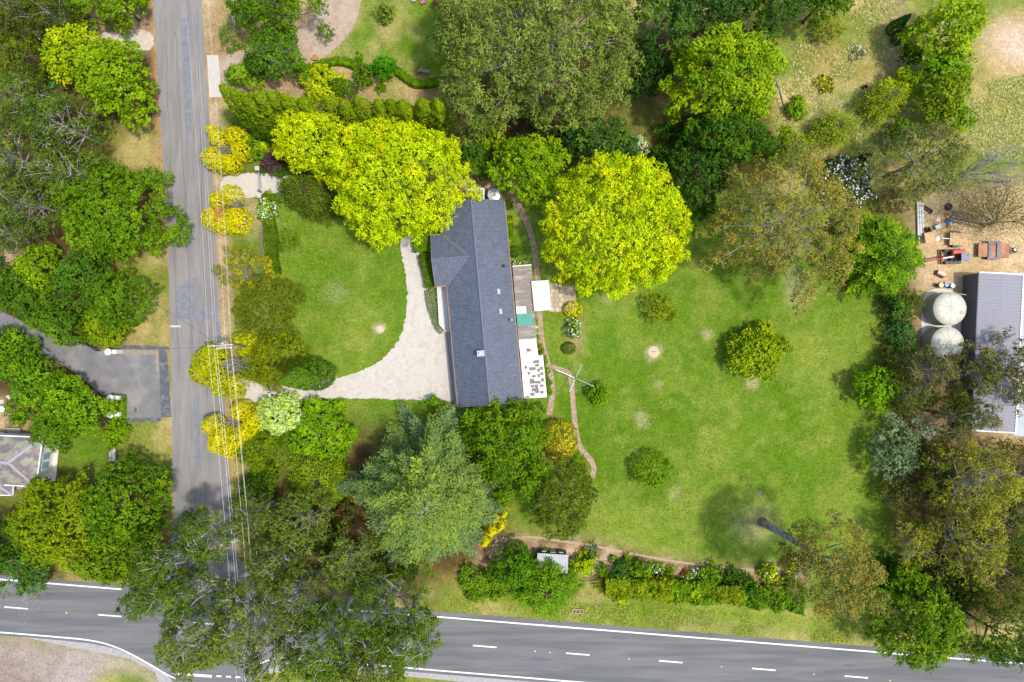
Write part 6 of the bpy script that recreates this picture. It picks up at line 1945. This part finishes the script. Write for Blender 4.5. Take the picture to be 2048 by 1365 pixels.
# picket fence at the hedge
e = empty('picket_fence', (*P(525, 488), 0), 0, 'low grey picket fence beside the front hedge', 'fence')
for k in range(22):
    y = (457 + k * 61 / 21 - 488)
    MB().box((.02 * k / 21, -y / PPM, .45), (.03, .08, .9)).build('picket', MATS['grey_timber'], e)
for z in (.25, .7):
    MB().box((.03, 0, z), (.04, 62 / PPM, .06)).build('rail', MATS['grey_timber'], e)
e = empty('white_fence', (*P(470, 30), 0), .02, 'white post and rail fence by the northern crossover', 'fence')
for k in range(4):
    MB().box((0, (k - 1.5) * 1.3, .55), (.1, .1, 1.1)).build('post', M_WHITE, e)
for z in (.4, .9):
    MB().box((.06, 0, z), (.04, 4.6, .1)).build('rail', M_WHITE, e)
# wire fence of the paddock
e = empty('wire_fence', (*P(1802, 160), 0), 0, 'green wire mesh fence dividing the dry paddock', 'fence')
M_GW = mat('green_wire', S(96, 140, 120), .5)
Y0, Y1 = P(1798, -30), P(1808, 330)
for k in range(10):
    t = k / 9
    x, y = Y0[0] * (1 - t) + Y1[0] * t - e.location.x, Y0[1] * (1 - t) + Y1[1] * t - e.location.y
    MB().tube([(x, y, 0), (x, y, 1.5)], .04, 6).build('post', M_GW, e)
for z in (.1, .4, .7, 1.0, 1.3, 1.48):
    MB().tube([(Y0[0] - e.location.x, Y0[1] - e.location.y, z), (Y1[0] - e.location.x, Y1[1] - e.location.y, z)], .014, 4).build('wire', M_GW, e)
# compost bay and rusty ornament in the paddock
e = empty('compost_bay', (*P(1643, 329), 0), .05, 'dark timber slatted compost bay at the paddock foot', 'compost bay')
M_DT = mat('dark_timber', S(84, 66, 56), .9, .2, 5)
for k in range(6):
    MB().box((-1.0 + k * .4, 0, .5), (.06, .8, .06)).build('cross_slat', M_DT, e)
for s in (-.4, .4):
    for z in (.12, .32, .52, .72):
        MB().box((0, s, z), (2.3, .04, .14)).build('side_board', M_DT, e)
for x in (-1.1, 0, 1.1):
    for s in (-.45, .45):
        MB().box((x, s, .42), (.08, .08, .84)).build('post', M_DT, e)
e = empty('fire_pit', (*P(1727, 177), 0), 0, 'dark rusty drum ornament on bare ground in the paddock', 'fire pit')
MB().lathe([(.22, 0), (.3, .3), (.28, .55), (.2, .55), (.2, .2)], (0, 0, 0), 14).build('bowl', mat('dark_rust', S(74, 60, 58), .8, .3, 6), e)
MB().tube([(.0, .25, .3), (.1, .5, .75)], .05, 6).build('spout', MATS['dark_rust'], e)
# brick edging box on the southern verge
e = empty('drain_pit', (*P(1155, 1222), 0), -.05, 'small open brick drain pit on the road verge', 'drain')
for y in (-.25, .25):
    MB().box((0, y, .12), (1.5, .12, .24)).build('side', M_TIMBER, e)
for x in (-.7, -.23, .23, .7):
    MB().box((x, 0, .12), (.12, .38, .23)).build('divider', M_TIMBER, e)
tag(MB().tube([P3(1156, 1166, 1.2), P3(1196, 1163, 1.2)], .04, 6).build('hand_rail', M_TIMBER), 'thin timber rail beside the feathery tree at road hedge', 'rail')
# letterbox at the drive entrance
e = empty('letterbox', (*P(545, 789), 0), 0, 'small white-topped letterbox above the pale mint bush', 'letterbox')
MB().box((0, 0, .5), (.1, .1, 1.0)).build('post', M_TIMBER, e)
MB().tube([(0, -.22, 1.12), (0, .22, 1.12)], .16, 12).build('box', M_WHITE, e)
# ------------------------------------------------------------------ gate pillars of the sealed drive
M_PIL = mat('pillar_white', S(204, 204, 203), .6, .05, 2)
for px, py, lb in ((214, 704, 'white octagonal gate pillar on the upper side of sealed drive'), (219, 797, 'white octagonal gate pillar on the lower side of sealed drive'), (219, 830, 'white octagonal pillar ending the lower entrance wall')):
    e = empty('gate_pillar', (*P(px, py, 1.9), 0), 0, lb, 'pillar', 'white entrance pillars')
    MB().lathe([(.34, 0), (.34, 1.7)], (0, 0, 0), 8).build('shaft', M_PIL, e)
    MB().lathe([(.46, 1.7), (.46, 1.78), (.2, 1.9), (.05, 1.94)], (0, 0, 0), 8).build('cap', M_PIL, e)
    MB().box((.62, 0, .7), (.55, .5, 1.4)).build('wing_wall', M_PIL, e)
for a, b, lb in (((222, 800), (222, 828), 'dark slatted panel between the two lower white pillars'), ((216, 834), (226, 848), 'short dark slatted panel beside the lower white pillar'), ((172, 684), (204, 703), 'dark slatted fence leading to the upper white pillar'), ((40, 558), (120, 624), 'dark slatted fence behind the upper drive trees')):
    p0, p1 = P(*a), P(*b)
    L_ = math.hypot(p1[0] - p0[0], p1[1] - p0[1])
    e = empty('slat_fence', ((p0[0] + p1[0]) / 2, (p0[1] + p1[1]) / 2, 0), math.atan2(p1[1] - p0[1], p1[0] - p0[0]), lb, 'fence')
    mm = mat('fence_dark', S(62, 66, 76), .6, .1)
    for k in range(max(int(L_ / .22), 4)):
        n_ = max(int(L_ / .22), 4)
        MB().box((-L_ / 2 + (k + .5) * L_ / n_, 0, .7), (.1, .05, 1.2)).build('slat', mm, e)
    for z in (.3, 1.2):
        MB().box((0, .06, z), (L_, .05, .1)).build('rail', mm, e)
# sandy courtyard things by the old house
e = empty('garden_chair', (*P(9, 818), 0), .5, 'white round garden chair in the sandy courtyard', 'chair')
MB().lathe([(.36, .42), (.38, .46), (.05, .44)], (0, 0, 0), 16).build('seat', M_WHITE, e)
for k in range(4):
    t = k * math.pi / 2 + .7
    MB().tube([(.26 * math.cos(t), .26 * math.sin(t), .43), (.33 * math.cos(t), .33 * math.sin(t), 0)], .02, 6).build('leg', M_WHITE, e)
for k in range(7):
    t = -.9 + k * .3 + 2
    MB().tube([(.36 * math.cos(t), .36 * math.sin(t), .45), (.44 * math.cos(t), .44 * math.sin(t), .85)], .02, 5).build('back_spindle', M_WHITE, e)
e = empty('pot', (*P(25, 844), 0), 0, 'large brown glazed pot in the sandy courtyard', 'pot')
MB().lathe([(.3, 0), (.52, .35), (.5, .7), (.4, .72), (.36, .6)], (0, 0, 0), 20).build('bowl', mat('brown_glaze', S(132, 104, 88), .4, .1), e, True)
e = empty('water_butt', (*P(30, 862), 0), 0, 'mossy grey stone trough behind the mossy roof', 'trough')
for y in (-.4, .4):
    MB().box((0, y, .3), (2.0, .1, .6)).build('side', M_FIBRO, e)
for x in (-.95, .95):
    MB().box((x, 0, .3), (.1, .69, .6)).build('end', M_FIBRO, e)
MB().box((0, 0, .2), (1.79, .69, .4)).build('fill', mat('moss_fill', S(120, 122, 96), .9, .2, 4), e)
for px, py, lb in ((17, 795, 'white square paver on the sandy courtyard'), (4, 804, 'grey paver slab on the sandy courtyard')):
    e = MB().box((*P(px, py), .03), (.5, .5, .06), .1).build('paver', M_CONC)
    tag(e, lb, 'paver')

# ------------------------------------------------------------------ machinery yard
M_TANK = mat('tank_cream', S(182, 180, 164), .55, .05, 1.5)
M_TANKW = mat('tank_side', S(156, 153, 130), .6, .08, 1.5)
for px, py, r_, lb, sh in ((1900.5, 617.5, 33, 'larger cream ribbed water tank with dark inlet hole', 0), (1896, 687, 32.5, 'cream water tank shaded by gum branches', 1)):
    c = P(px, py, 2.45)
    R_ = r_ / PPM * (1 - 2.4 / 90)
    e = empty('rain_tank', (*c, 0), 0, lb, 'water tank')
    prof = [(R_, 0)]
    for k in range(11):
        z = .1 + k * .2
        prof += [(R_, z), (R_ + .02, z + .05), (R_ + .02, z + .1), (R_, z + .15)]
    prof += [(R_, 2.3)]
    MB().lathe(prof, (0, 0, 0), 48).build('tank_wall', M_TANKW, e, True)
    MB().lathe([(R_ + .03, 2.3), (R_ + .03, 2.36), (R_ * .6, 2.55), (.15, 2.72), (.02, 2.73)], (0, 0, 0), 48).build('lid', M_TANK, e, True)
    for k in range(10):
        t = 2 * math.pi * k / 10 + .3
        MB().bar((.15 * math.cos(t), .15 * math.sin(t), 2.725), (R_ * .97 * math.cos(t), R_ * .97 * math.sin(t), 2.395), .05, .045).build('rib', M_TANKW, e)
    hx, hy = R_ * .7 * math.cos(-.35), R_ * .7 * math.sin(-.35)
    hh = MB().lathe([(.24, 2.44), (.24, 2.6), (.19, 2.6)], (hx, hy, 0), 18).build('inlet', M_TANKW, e)
    MB().lathe([(.19, 2.57), (.01, 2.58)], (hx, hy, 0), 18).build('strainer', M_DARKM, hh)
tag(sheet('tank_pad', smooth_poly([(1850, 580), (1900, 576), (1936, 600), (1936, 660), (1930, 722), (1860, 722), (1844, 690), (1842, 620)], 2), .014, mat('crusher_dust', S(190, 184, 174), .95, .12, 2, .3, 30)), kind='structure')
tag(MB().tube([P3(1866, 583, 2.5), P3(1932, 590, 2.8)], .05, 8).build('downpipe', M_TANKW), 'pipe running from shed to the larger water tank', 'pipe')
# drums
for px, py, c_, lc, lb in ((1880, 571, S(130, 62, 48), S(206, 190, 150), 'rust-red drum in the row of three drums'), (1891, 570, S(70, 86, 110), S(120, 150, 186), 'blue-topped drum in the row of three drums'), (1903, 572, S(88, 74, 66), S(176, 184, 192), 'grey-topped drum in the row of three drums')):
    e = empty('steel_drum', (*P(px, py, .6), 0), 0, lb, 'drum')
    n_ = 'drum_%d' % int(px)
    MB().lathe([(.29, 0), (.29, .28), (.305, .3), (.29, .32), (.29, .58), (.305, .6), (.29, .62), (.29, .88)], (0, 0, 0), 20).build('barrel', mat(n_, c_, .6, .25, 5), e)
    MB().lathe([(.3, .88), (.3, .91), (.26, .9)], (0, 0, 0), 20).build('lid', mat(n_ + 'l', lc, .5, .15, 5), e)
    MB().lathe([(.05, .9), (.05, .94)], (.14, .1, 0), 8).build('bung', M_DARKM, e)
# wooden crate bench
e = empty('timber_crate', (*P(1878, 549), 0), -.45, 'brown timber crate with pale lid beside the drums', 'crate')
MB().box((0, 0, .28), (1.1, .6, .56)).build('body', mat('crate_brown', S(126, 82, 60), .8, .2, 5), e)
MB().box((-.02, .08, .59), (1.05, .42, .05)).build('lid', mat('crate_lid', S(196, 172, 156), .8, .1), e)
for x in (-.4, 0, .4):
    MB().box((x, -.32, .28), (.1, .04, .56)).build('batten', MATS['crate_brown'], e)


def wheel(parent, x, y, r_=.32, w_=.2):
    t_ = MB().tube([(x, y - w_ / 2, r_), (x, y + w_ / 2, r_)], r_, 16).build('wheel', mat('tyre', S(40, 40, 42), .85), parent)
    MB().tube([(x, y - w_ / 2 - .01, r_), (x, y + w_ / 2 + .01, r_)], r_ * .55, 12).build('rim', M_GALV, t_)


# plywood-decked trailer
M_PLY = mat('plywood', S(182, 152, 114), .85, .12, 3, col2=S(168, 148, 108), thr=.62)
e = empty('flat_trailer', (*P(1918, 479, .7), 0), -.07, 'flat trailer with tan plywood deck', 'trailer')
MB().box((0, 0, .72), (2.4, 1.6, .06)).build('deck', M_PLY, e)
for s in (-.72, .72):
    MB().box((0, s, .62), (2.4, .1, .12)).build('chassis_rail', M_DARKM, e)
for x in (-1.1, 0, 1.1):
    MB().box((x, 0, .62), (.1, 1.3, .1)).build('cross_member', M_DARKM, e)
for s in (-.92, .92):
    wheel(e, -.35, s)
    MB().box((-.35, s, .7), (.8, .24, .05)).build('mudguard', M_DARKM, e)
MB().bar((-1.2, 0, .6), (-2.1, 0, .55), .08).build('drawbar', M_GALV, e)
# rusty trailer with machine
M_RUSTD = mat('rust_deck', S(172, 124, 96), .85, .18, 2.5, col2=S(150, 104, 80), thr=.5)
e = empty('plant_trailer', (*P(1987, 501, .6), 0), -.03, 'rusty steel plant trailer with ramps folded on its deck', 'trailer')
MB().box((0, 0, .62), (3.9, 1.75, .08)).build('deck', M_RUSTD, e)
for s in (-.85, .85):
    MB().box((0, s, .56), (3.9, .1, .16)).build('chassis_rail', M_DARKM, e)
for s in (-1.04, 1.04):
    for x in (-.4, .35):
        wheel(e, x, s, .33, .22)
    MB().box((0, s, .74), (1.7, .28, .06)).build('mudguard', mat('dull_steel', S(116, 106, 108), .6, .25, 4), e)
for x in (-.5, .55):
    rp = MB().box((x, 0, .76), (.5, 1.9, .06)).build('ramp', MATS['dull_steel'], e)
    for k in range(7):
        MB().box((x, -.84 + k * .28, .81), (.5, .05, .05)).build('ramp_cleat', mat('cleat', S(126, 124, 128), .6, .2, 5), rp)
for s in (-.5, .5):
    MB().bar((1.95, s, .6), (3.1, 0, .55), .09).build('drawbar', M_DARKM, e)
MB().box((2.75, .02, .62), (.3, .6, .05)).build('hitch_plate', M_DARKM, e)
sp = MB().tube([(2.55, .1, .68), (2.55, .1, .9)], .3, 18).build('spare_wheel', MATS['tyre'], e)
MB().tube([(2.55, .1, .7), (2.55, .1, .92)], .17, 12).build('rim', M_GALV, sp)
# mini excavator
M_ORG = mat('excavator_red', S(192, 74, 54), .45, .1, 2)
M_RUB = mat('rubber', S(58, 56, 54), .9, .15, 5)
e = empty('mini_excavator', (*P(1908, 513, .6), 0), .03, 'red mini excavator with boom stretched towards the trees', 'excavator')
for s in (-.78, .78):
    tr = MB().box((-.1, s, .28), (2.2, .36, .5)).build('track', M_RUB, e, bevel=.12)
    for k in range(12):
        MB().box((-1.1 + .1 + k * .17, s, .545), (.07, .38, .04)).build('track_pad', mat('pad', S(130, 124, 116), .8, .15), tr)
MB().box((0, 0, .45), (1.2, 1.3, .3)).build('undercarriage', M_DARKM, e)
MB().box((.25, .1, .8), (1.7, 1.35, .34)).build('slew_deck', M_DARKM, e, bevel=.08)
MB().box((.2, .45, 1.08), (1.5, .62, .5)).build('engine_cover', M_ORG, e, bevel=.16)
MB().box((.85, .1, 1.0), (.5, 1.2, .45)).build('counterweight', M_ORG, e, bevel=.12)
cb = MB()
cb.box((.6, -.25, 2.0), (1.15, .95, .09))
cr = cb.build('cab_roof', mat('cab_grey', S(112, 118, 130), .5, .06), e, bevel=.03)
for x in (.1, 1.1):
    for y in (-.66, .16):
        MB().box((x, y, 1.45), (.07, .07, 1.05)).build('cab_pillar', M_DARKM, e)
MB().box((.66, -.25, 1.15), (.5, .5, .16)).build('seat', M_DARKM, e, bevel=.04)
MB().lathe([(.06, 2.05), (.05, 2.2), (.02, 2.22)], (.85, -.05, 0), 10).build('beacon', M_ORG, e)
# boom and arm run west
bo = [(-.4, -.1, 1.1), (-1.3, -.22, 2.0), (-2.4, -.36, 1.7)]
b_ = MB()
for a, b in zip(bo[:-1], bo[1:]):
    b_.bar(a, b, .26, .28)
b_.build('boom', M_ORG, e)
MB().bar(bo[2], (-4.0, -.62, .75), .18, .2).build('dipper_arm', M_ORG, e)
MB().bar((-1.1, -.2, 2.25), (-2.3, -.36, 2.05), .09).build('hydraulic_ram', M_GALV, e)
bk = MB()
bk.box((-4.2, -.66, .4), (.5, .6, .5), taper=.7)
bk.build('bucket', M_DARKM, e)
bl = MB().box((-1.55, .0, .35), (.1, 1.9, .4)).build('dozer_blade', mat('blade_steel', S(120, 92, 74), .7, .2), e)
for s in (-.45, .45):
    MB().bar((-1.5, s, .35), (-.5, s, .4), .1).build('blade_arm', M_DARKM, bl)
# stacked planks along the boundary
for k in range(3):
    a, b = P(1833 + k * 4.2, 404 + k * 2), P(1835 + k * 4.2, 489 - k * 16)
    o = MB().bar((*a, .2 + .02 * k), (*b, .2 + .02 * k), .22, .3).build('steel_beam', mat('pale_steel', S(186, 186, 180), .6, .12, 3))
    tag(o, ['long pale steel beam against the boundary trees', 'pale steel beam in the middle of the three', 'short pale steel beam nearest the yard'][k], 'beam', 'steel beams beside the yard')
# tabletop, bag, buckets, crate
e = empty('work_table', (*P(1860, 475, .75), 0), .2, 'tan board table by the boundary beams', 'table')
MB().box((0, 0, .75), (1.35, 1.3, .05)).build('tabletop', M_PLY, e)
for x in (-.55, .55):
    for y in (-.55, .55):
        MB().box((x, y, .36), (.07, .07, .73)).build('leg', M_TIMBER, e)
b_ = MB().lathe([(.2, 0), (.34, .12), (.36, .35), (.2, .55), (.05, .6)], (0, 0, 0), 12).build('bulk_bag', mat('bag_white', S(228, 226, 220), .8, .06, 3), None, True)
b_.location = (*P(1871, 478), 0)
tag(b_, 'white bulk bag beside the tan board table', 'bag')
for px, py, lb in ((1853, 459, 'black bucket above the tan board table'), (1855, 462, 'second black bucket tucked by tan board table')):
    e = empty('bucket', (*P(px, py), 0), 0, lb, 'bucket')
    MB().lathe([(.2, 0), (.27, .45), (.25, .45), (.2, .1)], (0, 0, 0), 16).build('pail', M_DARKM, e)
    MB().lathe([(.27, .43), (.285, .45), (.27, .47)], (0, 0, 0), 16).build('rim', M_RUB, e)
e = empty('plastic_crate', (*P(1872, 455), 0), .45, 'grey-green box leaning beside black buckets', 'crate')
MB().box((0, 0, .25), (.7, .45, .5), taper=1.08).build('body', mat('crate_green', S(136, 150, 144), .6, .1), e)
MB().box((0, 0, .51), (.78, .5, .05)).build('lid', mat('crate_green2', S(170, 182, 176), .6, .1), e)


def torus(name, R_, r_, loc, m, label, cat, seg=24, sub=8):
    mb = MB()
    for i in range(seg):
        t = 2 * math.pi * i / seg
        for j in range(sub):
            u = 2 * math.pi * j / sub
            mb.v.append(((R_ + r_ * math.cos(u)) * math.cos(t), (R_ + r_ * math.cos(u)) * math.sin(t), r_ + r_ * math.sin(u)))
    for i in range(seg):
        for j in range(sub):
            mb.f.append((i * sub + j, ((i + 1) % seg) * sub + j, ((i + 1) % seg) * sub + (j + 1) % sub, i * sub + (j + 1) % sub))
    o = mb.build(name, m, None, True)
    o.location = loc
    return tag(o, label, cat)


e = empty('discarded_tyre_stack', (*P(1896, 415), 0), 0, 'old black tyre and rim above the scrap pile', 'old tyre')
o = torus('tyre', .34, .16, (0, 0, 0), MATS['tyre'], None, None)
o.parent = e
MB().lathe([(.2, .12), (.2, .2), (.06, .18)], (0, 0, 0), 16).build('rim', M_DARKM, e)
e = empty('steel_trough', (*P(1854, 420), 0), -.6, 'short dark steel trough near the end of beams', 'trough')
for s in (-.18, .18):
    MB().box((0, s, .18), (1.2, .04, .3)).build('side', M_DARKM, e)
MB().box((0, 0, .04), (1.2, .32, .06)).build('floor', M_DARKM, e)
for s in (-.6, .6):
    MB().box((s, 0, .18), (.04, .4, .3)).build('end', M_DARKM, e)
rg = np.random.default_rng(5)
PC = [mat('pipe_%d' % k, c, .6, .2, 4) for k, c in enumerate((S(110, 116, 124), S(150, 96, 76), S(84, 88, 96), S(164, 166, 168)))]
names = ['grey', 'rusty', 'dark', 'pale']
for k in range(14):
    x0, y0 = 1900 + rg.uniform(0, 12), 422 + k * 1.7
    L_ = rg.uniform(46, 66)
    a, b = P3(x0, y0, .12 + .05 * (k % 3)), P3(x0 + L_, y0 + L_ * rg.uniform(.18, .26), .12 + .05 * (k % 3))
    c = k % 4
    o = MB().tube([a, b], .06 + .02 * (k % 2), 8).build('scrap_pipe', PC[c])
    tag(o, names[c] + ' metal pipe lying in the scrap pile', 'pipe', names[c] + ' pipes in the scrap pile')
for k, (px, py, c, sz, lb) in enumerate(((1896, 443, S(60, 96, 150), .7, 'blue crumpled tarpaulin lump in the scrap pile'), (1903, 438, S(74, 110, 168), .6, 'bright blue tarpaulin fold in the scrap pile'), (1893, 432, S(196, 110, 60), .6, 'orange plastic tub in the scrap pile'), (1896, 453, S(170, 96, 60), .5, 'rusty orange plate box below the blue tarpaulin'), (1875, 440, S(222, 206, 196), .6, 'whitish rubble heap beside the scrap pile'))):
    mb = MB()
    n = 12
    prof = []
    base_ = len(mb.v)
    for i in range(4):
        for j in range(n):
            t = 2 * math.pi * j / n
            rr_ = sz * (1, .9, .55, .12)[i] * rg.uniform(.75, 1.2) * .6
            mb.v.append((rr_ * math.cos(t), rr_ * math.sin(t), (0, .2, .38, .45)[i] * sz * rg.uniform(.8, 1.2)))
    for i in range(3):
        for j in range(n):
            mb.f.append((i * n + j, i * n + (j + 1) % n, (i + 1) * n + (j + 1) % n, (i + 1) * n + j))
    mb.f.append(tuple(3 * n + j for j in range(n)))
    o = mb.build(['tarpaulin', 'tarpaulin', 'plastic_tub', 'scrap_box', 'rubble_heap'][k], mat('scrap_%d' % k, c, .7, .2, 4))
    o.location = (*P(px, py), 0)
    tag(o, lb, ['tarpaulin', 'tarpaulin', 'tub', 'box', 'rubble'][k])
# steel trolley under the gums
e = empty('steel_trolley', (*P(1908, 748), 0), .1, 'white steel frame trolley below the second water tank', 'trolley')
for x in (-.5, .5):
    for y in (-.45, .45):
        MB().box((x, y, .6), (.07, .07, 1.2)).build('upright', M_WHITE, e)
for x, y, dx, dy in ((0, -.45, 1.07, .07), (0, .45, 1.07, .07), (-.5, 0, .07, .97), (.5, 0, .07, .97)):
    MB().box((x, y, 1.2), (dx, dy, .073)).build('top_rail', M_WHITE, e)
for k in range(4):
    MB().box((.15 + k * .09 - .1, 0, .9), (.05, .8, .05)).build('shelf_bar', M_GALV, e)
for x in (-.5, .5):
    for y in (-.52, .52):
        MB().tube([(x, y - .03, .12), (x, y + .03, .12)], .12, 10).build('wheel', M_RUB, e)
# dark car on the far lane, only its roof edge inside the frame
cx_, cy_ = P(1660, CL(1660) + 40)
car = empty('parked_car', (cx_, cy_, 0), -ROADANG, 'black car on the far lane of the main road', 'car')
car.name = 'car'
M_CAR = mat('car_black', S(28, 30, 34), .2, .03, 1, spec=.6)
cs = MB()
prof = [(-2.2, .35), (-2.25, .75), (-2.1, .95), (-1.3, 1.0), (-.7, 1.42), (.9, 1.46), (1.8, 1.05), (2.2, .95), (2.25, .5), (2.15, .32)]
for s in (-1, 1):
    for x, z in prof:
        cs.v.append((x, s * (.88 if z < 1.1 else .68), z))
n = len(prof)
for i in range(n):
    j = (i + 1) % n
    cs.f.append((i, j, n + j, n + i))
cs.f.append(tuple(range(n - 1, -1, -1)))
cs.f.append(tuple(range(n, 2 * n)))
body = cs.build('body', M_CAR, car, bevel=.04)
for x, z0, z1, dx in ((-1.02, 1.03, 1.38, .5), (1.38, 1.1, 1.42, .75)):
    MB().bar((x - dx * .5, 0, z0 + .06 if x < 0 else z1 + .0), (x + dx * .5, 0, z1 + .06 if x < 0 else z0 + .06), 1.25, .03).build('windscreen', M_GLASS, car)
for s in (-1, 1):
    MB().box((.1, s * .79, 1.2), (1.7, .06, .26)).build('side_window', M_GLASS, car)
    for x in (-1.4, 1.4):
        wheel(car, x, s * .8, .32, .2)
    MB().box((-2.2, s * .6, .72), (.12, .35, .14)).build('headlight', M_WHITE, car)
    MB().box((2.22, s * .6, .78), (.08, .3, .14)).build('tail_light', mat('tail_red', S(160, 20, 20), .3), car)
